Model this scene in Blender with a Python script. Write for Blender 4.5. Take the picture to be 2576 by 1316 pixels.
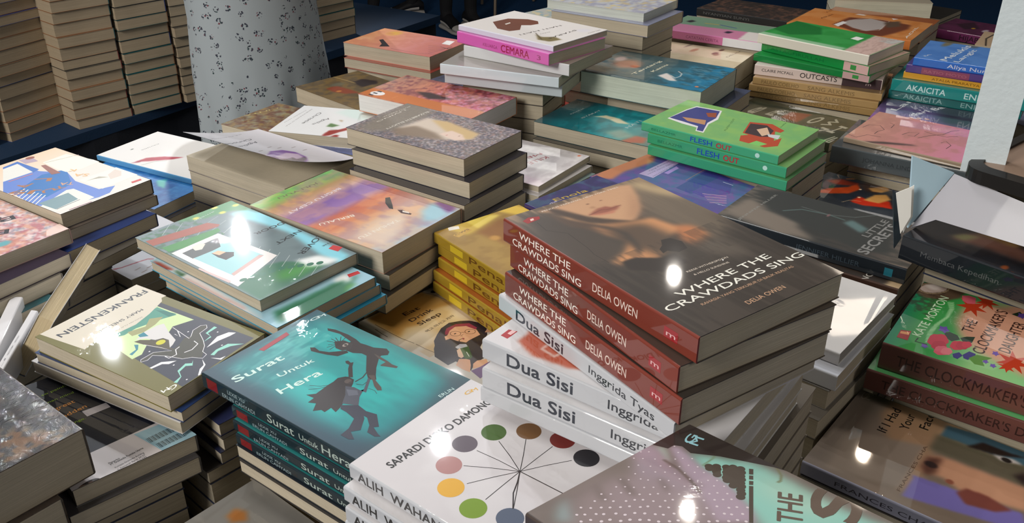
import bpy, bmesh, math, random
import numpy as np
from mathutils import Matrix, Vector, geometry
for _o in list(bpy.data.objects): bpy.data.objects.remove(_o)
S = bpy.context.scene
COL = S.collection
# ------------------------------------------------------------------ camera, world, lights, exposure
cam = bpy.data.cameras.new('camera'); co = bpy.data.objects.new('camera', cam); COL.objects.link(co)
co.location = (0, 0, 1.41); co.rotation_euler = (math.radians(90 - 28.13), 0, 0)
cam.sensor_width = 36; cam.lens = 36 * 2268.7 / 2576; cam.clip_start = .02
S.camera = co
S.view_settings.view_transform = 'Standard'; S.view_settings.look = 'None'; S.view_settings.gamma = 1
S.view_settings.use_curve_mapping = False
S.view_settings.exposure = 0.0
wd = bpy.data.worlds.new('hall'); S.world = wd; wd.use_nodes = True
bg = wd.node_tree.nodes['Background']; bg.inputs[0].default_value = (.9, .86, .8, 1); bg.inputs[1].default_value = .055

def lamp(name, loc, target, watt, color, size, spot=None, blend=.6):
    l = bpy.data.lights.new(name, 'SPOT' if spot else 'POINT')
    l.energy = watt; l.color = color; l.shadow_soft_size = size
    if spot: l.spot_size = math.radians(spot); l.spot_blend = blend
    o = bpy.data.objects.new(name, l); COL.objects.link(o); o.location = loc
    d = Vector(target) - Vector(loc); o.rotation_euler = d.to_track_quat('-Z', 'Y').to_euler()
    return o
# hall lamps over the far side of the table (each seen as a glint in the film), and the softer hall light
lamp('spot_lamp_a', (-1.72, 3.24, 2.61), (-.55, 1.15, .9), 74, (.93, .97, 1), .024, 58)
lamp('spot_lamp_b', (-1.42, 4.23, 2.61), (-.25, 1.30, .95), 140, (.95, .97, 1), .024, 52)
lamp('spot_lamp_b2', (-1.0, 3.50, 2.61), (-.25, .95, .9), 22, (.95, .97, 1), .025, 55)
lamp('spot_lamp_c', (-.25, 2.47, 2.61), (-.05, .75, .9), 26, (.96, .97, 1), .024, 66)
lamp('spot_lamp_c2', (-.25, 3.15, 2.61), (-.05, .95, .9), 42, (.96, .97, 1), .024, 60)
lamp('spot_lamp_d', (.66, 3.22, 2.61), (.20, .9, .9), 18, (1, .93, .84), .022, 60)
lamp('spot_lamp_e', (1.29, 2.59, 2.61), (.45, .75, .9), 6, (1, .82, .62), .022, 60)
lamp('hall_lamp_f', (-2.0, -1.0, 2.5), (0, 1, .8), 330, (1, .95, .88), .5)
lamp('hall_lamp_g', (1.8, -.9, 2.6), (0, 1, .8), 42, (1, .93, .85), .5)
lamp('hall_lamp_h', (-.7, 1.3, 3.3), (0, 1, .8), 60, (1, .96, .90), .4)
# warm light panel hung over the rear right of the hall (mirrored in the plain white cover)
al = bpy.data.lights.new('panel_lamp', 'AREA'); al.shape = 'RECTANGLE'; al.size = .48; al.size_y = .50; al.energy = 4.6; al.color = (1, .86, .70)
ao = bpy.data.objects.new('panel_lamp', al); COL.objects.link(ao); ao.location = (1.56, 3.37, 2.62); ao.rotation_euler = (.25, .05, 0)


# ------------------------------------------------------------------ helpers
def lin(c, g=1.0):
    c = np.asarray(c, float) / 255.0
    return np.clip(np.where(c <= .04045, c / 12.92, ((c + .055) / 1.055) ** 2.4) * g, 0, .92)

def tag(o, label=None, cat=None, group=None, kind=None):
    if label: o['label'] = label
    if cat: o['category'] = cat
    if group: o['group'] = group
    if kind: o['kind'] = kind
    return o

def mat(name, rough=.6, color=None, attr=False, coat=0, metallic=0, extra=None):
    m = bpy.data.materials.new(name); m.use_nodes = True
    nt = m.node_tree; b = nt.nodes['Principled BSDF']
    b.inputs['Roughness'].default_value = rough; b.inputs['Metallic'].default_value = metallic
    if color is not None: b.inputs['Base Color'].default_value = (*color, 1)
    if attr:
        a = nt.nodes.new('ShaderNodeAttribute'); a.attribute_name = 'Col'
        nt.links.new(a.outputs['Color'], b.inputs['Base Color'])
    b.inputs['Specular IOR Level'].default_value = .18 if coat else .4
    b.inputs['Coat Weight'].default_value = coat; b.inputs['Coat Roughness'].default_value = .03
    if extra: extra(nt, b)
    return m

def objcoord(nt, scale=(1, 1, 1)):
    t = nt.nodes.new('ShaderNodeTexCoord'); mp = nt.nodes.new('ShaderNodeMapping')
    mp.inputs['Scale'].default_value = scale
    nt.links.new(t.outputs['Object'], mp.inputs['Vector'])
    return mp.outputs['Vector']

def noise(nt, vec, scale, detail=3, dist=0):
    n = nt.nodes.new('ShaderNodeTexNoise'); n.inputs['Scale'].default_value = scale
    n.inputs['Detail'].default_value = detail; n.inputs['Distortion'].default_value = dist
    nt.links.new(vec, n.inputs['Vector']); return n.outputs['Fac']

def bump(nt, fac, strength, dist):
    b = nt.nodes.new('ShaderNodeBump'); b.inputs['Strength'].default_value = strength
    b.inputs['Distance'].default_value = dist
    nt.links.new(fac, b.inputs['Height']); return b.outputs['Normal']

def math_node(nt, op, a, b=None):
    n = nt.nodes.new('ShaderNodeMath'); n.operation = op
    for i, v in enumerate((a, b)):
        if v is None: continue
        if isinstance(v, (int, float)): n.inputs[i].default_value = v
        else: nt.links.new(v, n.inputs[i])
    return n.outputs[0]

def film(nt, b):           # crinkled shrink-wrap film over a printed cover
    v = objcoord(nt)
    f1 = noise(nt, v, 22, 2, .6); f2 = noise(nt, v, 150, 3, 1.2)
    mask = nt.nodes.new('ShaderNodeMapRange'); mask.inputs[1].default_value = .60; mask.inputs[2].default_value = .78
    nt.links.new(noise(nt, v, 13, 2), mask.inputs[0])
    h = math_node(nt, 'ADD', math_node(nt, 'MULTIPLY', f1, .035), math_node(nt, 'MULTIPLY', math_node(nt, 'MULTIPLY', f2, mask.outputs[0]), .30))
    nt.links.new(bump(nt, h, .55, .0022), b.inputs['Coat Normal'])
def crackle(nt, b):        # heavily crinkled foil-like wrap
    v = objcoord(nt)
    vo = nt.nodes.new('ShaderNodeTexVoronoi'); vo.inputs['Scale'].default_value = 60; nt.links.new(v, vo.inputs['Vector'])
    h = math_node(nt, 'ADD', noise(nt, v, 70, 5, 2.5), math_node(nt, 'MULTIPLY', vo.outputs['Distance'], .5))
    nt.links.new(bump(nt, h, .7, .0022), b.inputs['Coat Normal'])
def leaf(nt, b):           # page edges: fine lines along the stack direction
    a = [n for n in nt.nodes if n.type == 'ATTRIBUTE'][0]
    v = objcoord(nt, (9, 9, 900)); f = noise(nt, v, 1.0, 3)
    v2 = objcoord(nt, (14, 14, 30)); f2 = noise(nt, v2, 1.0, 3)
    mr = nt.nodes.new('ShaderNodeMapRange'); mr.inputs[3].default_value = .70; mr.inputs[4].default_value = 1.16
    nt.links.new(f, mr.inputs[0])
    mr2 = nt.nodes.new('ShaderNodeMapRange'); mr2.inputs[3].default_value = .82; mr2.inputs[4].default_value = 1.12
    nt.links.new(f2, mr2.inputs[0])
    mx = nt.nodes.new('ShaderNodeVectorMath'); mx.operation = 'SCALE'
    nt.links.new(a.outputs['Color'], mx.inputs[0]); nt.links.new(math_node(nt, 'MULTIPLY', mr.outputs[0], mr2.outputs[0]), mx.inputs['Scale'])
    nt.links.new(mx.outputs[0], b.inputs['Base Color'])
    nt.links.new(bump(nt, f, .35, .0006), b.inputs['Normal'])
    v3 = objcoord(nt); nt.links.new(bump(nt, noise(nt, v3, 120, 3, 1), .6, .003), b.inputs['Coat Normal'])

M_COVER = mat('printed cover in clear film', .42, attr=True, coat=1.0, extra=film)
M_MATT = mat('printed cover, satin', .45, attr=True, coat=.25)
M_FOIL = mat('printed cover in crinkled film', .35, attr=True, coat=1.0, extra=crackle)
M_PAGE = mat('page edges', .75, attr=True, coat=.22, extra=leaf)
M_PLAIN = mat('page edges far', .8, attr=True)

class MB:
    """collects coloured polygons and links them as one mesh object"""
    def __init__(s): s.v = []; s.f = []; s.c = []; s.n = 0; s.blocks = []
    def poly(s, pts, col):
        i = s.n; s.v.extend(pts); s.c.extend([col] * len(pts)); s.f.append(tuple(range(i, i + len(pts)))); s.n += len(pts)
    def grid(s, P, Cc):       # P (ny,nx,3), Cc (ny,nx,3)
        ny, nx = P.shape[:2]; i0 = s.n
        s.v.extend(map(tuple, P.reshape(-1, 3))); s.c.extend(map(tuple, Cc.reshape(-1, 3))); s.n += ny * nx
        for j in range(ny - 1):
            r = i0 + j * nx
            s.f.extend([(r + i, r + nx + i, r + nx + i + 1, r + i + 1) for i in range(nx - 1)])
    def box(s, lo, hi, col, M=None):
        x0, y0, z0 = lo; x1, y1, z1 = hi
        p = [(x0, y0, z0), (x1, y0, z0), (x1, y1, z0), (x0, y1, z0), (x0, y0, z1), (x1, y0, z1), (x1, y1, z1), (x0, y1, z1)]
        if M: p = [tuple(M @ Vector(q)) for q in p]
        for q in ((0, 3, 2, 1), (4, 5, 6, 7), (0, 1, 5, 4), (1, 2, 6, 5), (2, 3, 7, 6), (3, 0, 4, 7)): s.poly([p[k] for k in q], col)
    def mesh(s, name, m):
        me = bpy.data.meshes.new(name); me.from_pydata(s.v, [], s.f)
        at = me.color_attributes.new('Col', 'FLOAT_COLOR', 'POINT')
        c = np.ones((len(s.v), 4), np.float32); c[:, :3] = np.array(s.c, np.float32).reshape(-1, 3)
        at.data.foreach_set('color', c.ravel())
        me.materials.append(m); me.update(); return me
    def build(s, name, m, parent=None):
        o = bpy.data.objects.new(name, s.mesh(name, m)); COL.objects.link(o)
        if parent: o.parent = parent
        return o

def empty(name, M):
    o = bpy.data.objects.new(name, None); o.empty_display_size = .02; COL.objects.link(o); o.matrix_world = M; return o

# ------------------------------------------------------------------ lettering
_tc = {}
def text_mesh(t, bold):
    k = t
    if k in _tc: return _tc[k]
    cu = bpy.data.curves.new('lettering', 'FONT'); cu.body = t; cu.size = 1; cu.resolution_u = 3
    ob = bpy.data.objects.new('lettering', cu); COL.objects.link(ob)
    bpy.context.view_layer.update()
    dg = bpy.context.evaluated_depsgraph_get(); me = ob.evaluated_get(dg).to_mesh()
    V = np.array([v.co[:2] for v in me.vertices]) if len(me.vertices) else np.zeros((0, 2))
    F = [tuple(p.vertices) for p in me.polygons]
    ob.evaluated_get(dg).to_mesh_clear(); bpy.data.objects.remove(ob); bpy.data.curves.remove(cu)
    _tc[k] = (V, F); return V, F
CAP = .729
def text_polys(t, x, y, rot, w, cap, bold):
    """lists of polygons in mm, y down, baseline from (x, y); bold lettering is printed four times, slightly shifted"""
    V, F = text_mesh(t, bold)
    if not len(V): return []
    x0 = V[:, 0].min(); L = V[:, 0].max() - x0
    sy = cap / CAP; sx = (w / L) if w else sy
    X = (V[:, 0] - x0) * sx; Y = V[:, 1] * sy
    c, s_ = math.cos(math.radians(rot)), math.sin(math.radians(rot))
    P = np.stack([x + c * X - s_ * Y, y - (s_ * X + c * Y)], 1)
    d = .022 * bold * cap
    out = []
    for dx, dy in (((d, d), (-d, d), (d, -d), (-d, -d)) if bold else ((0, 0),)):
        out.append([[(P[i][0] + dx, P[i][1] + dy) for i in f] for f in F])
    return out

def clip(poly, w, h):
    for ax, lim, sg in ((0, 0, 1), (0, w, -1), (1, 0, 1), (1, h, -1)):
        out = []
        for i in range(len(poly)):
            a, b = poly[i - 1], poly[i]
            da, db = sg * (a[ax] - lim), sg * (b[ax] - lim)
            if (da < 0) != (db < 0):
                t = da / (da - db); out.append((a[0] + t * (b[0] - a[0]), a[1] + t * (b[1] - a[1])))
            if db >= 0: out.append(b)
        poly = out
        if len(poly) < 3: return None
    return poly

def strip(pts, w):
    pts = [np.array(p, float) for p in pts]; out = []
    N = []
    for i in range(len(pts)):
        d = pts[min(i + 1, len(pts) - 1)] - pts[max(i - 1, 0)]
        l = np.hypot(*d) or 1; N.append(np.array([-d[1], d[0]]) / l)
    for i in range(len(pts) - 1):
        out.append([tuple(pts[i] + N[i] * w / 2), tuple(pts[i + 1] + N[i + 1] * w / 2), tuple(pts[i + 1] - N[i + 1] * w / 2), tuple(pts[i] - N[i] * w / 2)])
    return out

# ------------------------------------------------------------------ printed artwork (painted per cover, in millimetres)
def vnoise(X, Y, sx, sy, seed):
    rs = np.random.RandomState(seed); tot = 0; amp = 1; s = 0
    for o in range(3):
        G = rs.rand(64, 64); u = X / sx * 2 ** o; v = Y / sy * 2 ** o
        i = np.floor(u).astype(int); j = np.floor(v).astype(int); fu = u - i; fv = v - j
        fu = fu * fu * (3 - 2 * fu); fv = fv * fv * (3 - 2 * fv)
        g = lambda a, b: G[a % 64, b % 64]
        tot = tot + amp * ((g(i, j) * (1 - fu) + g(i + 1, j) * fu) * (1 - fv) + (g(i, j + 1) * (1 - fu) + g(i + 1, j + 1) * fu) * fv)
        s += amp; amp *= .5
    return tot / s
def blur(m, k):
    k = int(round(k))
    if k < 1: return m
    for ax in (0, 1):
        for _ in range(2):
            p = np.pad(m, [(k + 1, k) if a == ax else (0, 0) for a in (0, 1)], mode='edge'); c = np.cumsum(p, ax); n = m.shape[ax]
            m = (np.take(c, range(2 * k + 1, 2 * k + 1 + n), ax) - np.take(c, range(0, n), ax)) / (2 * k + 1)
    return m
def paint(ops, w, h, res):
    nx = max(2, int(w / res) + 1); ny = max(2, int(h / res) + 1)
    X, Y = np.meshgrid(np.linspace(0, w, nx), np.linspace(0, h, ny)); A = np.zeros((ny, nx, 3)); rx = w / (nx - 1)
    def mixin(m, c):
        A[:] = A * (1 - m[..., None]) + np.array(c, float) * m[..., None]
    for o in ops:
        k = o[0]
        if k == 'f': A[:] = o[1]
        elif k in ('vg', 'hg'):
            if any(c is None for _, c in o[1]): continue
            t = (Y / h) if k == 'vg' else (X / w); q = [a for a, _ in o[1]]
            for ch in range(3): A[..., ch] = np.interp(t, q, [c[ch] for _, c in o[1]])
        elif k == 'b':
            _, cx, cy, ra, rb, rot, c, soft, al = o; r = math.radians(rot); dx, dy = X - cx, Y - cy
            d = np.hypot((dx * math.cos(r) - dy * math.sin(r)) / ra, (dx * math.sin(r) + dy * math.cos(r)) / rb)
            mixin(np.clip((1 + soft / 2 - d) / soft, 0, 1) * al, c)
        elif k == 'p':
            _, pts, c, soft, al = o; m = np.zeros(X.shape, bool)
            for i in range(len(pts)):
                (xa, ya), (xb, yb) = pts[i - 1], pts[i]
                if ya == yb: continue
                m ^= ((Y < ya) != (Y < yb)) & (X < xa + (Y - ya) * (xb - xa) / (yb - ya))
            mixin(blur(m.astype(float), soft / rx) * al, c)
        elif k == 'l':
            _, pts, lw, c, al = o; d = np.full(X.shape, 1e9)
            for (xa, ya), (xb, yb) in zip(pts[:-1], pts[1:]):
                L2 = (xb - xa) ** 2 + (yb - ya) ** 2 or 1; t = np.clip(((X - xa) * (xb - xa) + (Y - ya) * (yb - ya)) / L2, 0, 1)
                d = np.minimum(d, np.hypot(X - xa - t * (xb - xa), Y - ya - t * (yb - ya)))
            mixin(np.clip((lw / 2 + rx / 2 - d) / rx, 0, 1) * al, c)
        elif k == 'n':
            _, sx, sy, c, amt, thr, seed, box = o
            m = np.clip((vnoise(X, Y, sx, sy, seed) - thr) / .22 + .5, 0, 1) * amt
            if box: m = m * ((X >= box[0]) & (Y >= box[1]) & (X <= box[2]) & (Y <= box[3]))
            mixin(m, c)
    return A
def decals(ops, w, h):
    lv, last = 0, None
    for o in ops:
        k = o[0]
        if k == 'P':
            pts = [Vector((p[0], p[1], 0)) for p in o[1]]
            tri = [[tuple(pts[i][:2]) for i in t] for t in geometry.tessellate_polygon([pts])]; c = o[2]
        elif k == 'L': tri = strip(o[1], o[2]); c = o[3]
        elif k == 'E':
            _, cx, cy, ra, rb, rot, c = o; r = math.radians(rot)
            tri = [[(cx + ra * math.cos(t) * math.cos(r) + rb * math.sin(t) * math.sin(r), cy - ra * math.cos(t) * math.sin(r) + rb * math.sin(t) * math.cos(r)) for t in [i * math.tau / 28 for i in range(28)]]]
        elif k == 'T':
            _, t, x, y, rot, tw, cap, c, bold = o
            for tri in text_polys(t, x, y, rot, tw, cap, bold):
                lv += 1; out = [q for q in (clip(p, w, h) for p in tri) if q]
                if out: yield out, c, lv
            continue
        else: continue
        key = (k, o[-1] if k != 'E' else o[-1]) if k == 'E' and o[3] < 1.8 else None
        if key is None or key != last: lv += 1
        last = key
        out = [q for q in (clip(p, w, h) for p in tri) if q]
        if out: yield out, c, lv

# ------------------------------------------------------------------ one paperback
def area2(p): return sum(p[i - 1][0] * p[i][1] - p[i][0] * p[i - 1][1] for i in range(len(p)))
def make_book(w, h, th, spine, edge, sops=(), ops=None, res=1.0, gain=1.0, page=(190, 180, 160), side=-1, mcover=None, name='paperback_book', warp=None, front=True):
    """local frame: x right, y up the cover, z out of the cover; base centre at the origin; spine at x = side * w / 2"""
    root = empty(name, Matrix())
    W2, H2, b, r = w / 2, h / 2, .0006, min(.0016, th * .3)
    sp = tuple(lin(spine, 1.05 * gain)); ed = tuple(lin(edge, 1.05 * gain)); pc = tuple(lin(page, 1.0 * gain))
    zz = (lambda x, y, z: (x, y, z)) if warp is None else warp
    m = MB(); sd = side
    if front:
        x0, x1 = (-W2 + r, W2) if sd < 0 else (-W2, W2 - r)
        if ops:
            A = paint(ops, w * 1000, h * 1000, res); ny, nx = A.shape[:2]
            xs = np.linspace(x0, x1, nx); ys = np.linspace(H2, -H2, ny); Xg, Yg = np.meshgrid(xs, ys)
            P = np.stack([Xg, Yg, np.full_like(Xg, th)], -1)
            if warp: P = np.array([[zz(*q) for q in row] for row in P])
            m.grid(P, lin(A, 1.08 * gain))
            for polys, c, lv in decals(ops, w * 1000, h * 1000):
                lc = tuple(lin(c, 1.08 * gain)); z = th + .00003 + lv * .000002
                for p in polys:
                    if area2(p) > 0: p = p[::-1]
                    q = [zz(x / 1000 - W2, H2 - y / 1000, z) for x, y in p]
                    m.poly(q, lc)
        else:
            m.poly([(x0, -H2, th), (x1, -H2, th), (x1, H2, th), (x0, H2, th)], ed)
        e = W2 * -sd
        m.poly([zz(e, -H2, th), zz(e, -H2, th - b), zz(e, H2, th - b), zz(e, H2, th)], ed)
        for y in (-H2, H2): m.poly([zz(x0, y, th), zz(x0, y, th - b), zz(x1, y, th - b), zz(x1, y, th)], ed)
        m.poly([(x0, -H2, th - b), (x0, H2, th - b), (x1, H2, th - b), (x1, -H2, th - b)], ed)
    # spine: rounded strip, back board
    prof = [(sd * (W2 - r), th)] if front else []
    n = 4
    prof += [(sd * (W2 - r + r * math.sin(a)), th - r + r * math.cos(a)) for a in [math.pi / 2 * i / n for i in range(1, n + 1)]]
    prof += [(sd * (W2 - r + r * math.cos(a)), r - r * math.sin(a)) for a in [math.pi / 2 * i / n for i in range(0, n + 1)]]
    for (xa, za), (xb, zb) in zip(prof[:-1], prof[1:]):
        q = [zz(xa, -H2, za), zz(xa, H2, za), zz(xb, H2, zb), zz(xb, -H2, zb)]; m.poly(q if sd < 0 else q[::-1], sp)
    for y in (-H2, H2):
        for (xa, za), (xb, zb) in zip(prof[:-1], prof[1:]):
            k = (W2 - .0014) / W2; m.poly([zz(xa, y, za), zz(xb, y, zb), zz(max(-W2 * k, min(W2 * k, xb)), y, zb), zz(max(-W2 * k, min(W2 * k, xa)), y, za)], sp)
    xa, xb = sorted((sd * (W2 - r), -sd * W2))
    m.box((xa, -H2, 0), (xb, H2, b), ed) if warp is None else [m.poly([zz(*p) for p in q], ed) for q in ([(xa, -H2, 0), (xa, H2, 0), (xb, H2, 0), (xb, -H2, 0)], [(-sd * W2, -H2, 0), (-sd * W2, H2, 0), (-sd * W2, H2, b), (-sd * W2, -H2, b)])]
    Lm, Tm = h * 1000, th * 1000
    lv = 0
    for o in sops:
        if o[0] == 'S':
            _, t, s0, s1, t0, t1, c, bold = o; runs = text_polys(t, s0 * Lm, Tm * (1 - t0), 0, (s1 - s0) * Lm, (t1 - t0) * Tm, bold)
        elif o[0] == 'R':
            _, s0, s1, t0, t1, c = o; runs = [[[(s0 * Lm, Tm * (1 - t1)), (s1 * Lm, Tm * (1 - t1)), (s1 * Lm, Tm * (1 - t0)), (s0 * Lm, Tm * (1 - t0))]]]
        else:
            _, s0, t0, ra, c = o; ra = min(ra, Tm * .42); runs = [[[(s0 * Lm + ra * math.cos(t), Tm * (1 - t0) + ra * math.sin(t)) for t in [i * math.tau / 20 for i in range(20)]]]]
        lc = tuple(lin(c, 1.05 * gain))
        for tri in runs:
            lv += 1; x = -W2 - .00003 - lv * .000002
            for p in tri:
                p = clip(p, Lm, Tm)
                if not p: continue
                if area2(p) > 0: p = p[::-1]
                m.poly([zz(x, H2 - s_ / 1000, th - t_ / 1000) for s_, t_ in p], lc)
    m.build('cover', mcover or M_COVER, root)
    pg = MB(); i = .0007
    lo = [-W2 + i, -H2 + i, b]; hi = [W2 - i, H2 - i, th - b if front else th - b]
    if sd < 0: lo[0] = -W2 + .0012
    else: hi[0] = W2 - .0012
    if warp is None: pg.box(lo, hi, pc)
    else:
        K = 14
        ys = [lo[1] + (hi[1] - lo[1]) * k / K for k in range(K + 1)]; xs_ = [lo[0] + (hi[0] - lo[0]) * k / K for k in range(K + 1)]
        for k in range(K):
            for x in (lo[0], hi[0]): pg.poly([zz(x, ys[k], lo[2]), zz(x, ys[k + 1], lo[2]), zz(x, ys[k + 1], hi[2]), zz(x, ys[k], hi[2])], pc)
            for y in (lo[1], hi[1]): pg.poly([zz(xs_[k], y, lo[2]), zz(xs_[k + 1], y, lo[2]), zz(xs_[k + 1], y, hi[2]), zz(xs_[k], y, hi[2])], pc)
    pg.build('page_block', M_PAGE, root)
    return root

def place(root, x, y, z, yaw): root.matrix_world = Matrix.Translation((x, y, z)) @ Matrix.Rotation(yaw, 4, 'Z')

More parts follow.
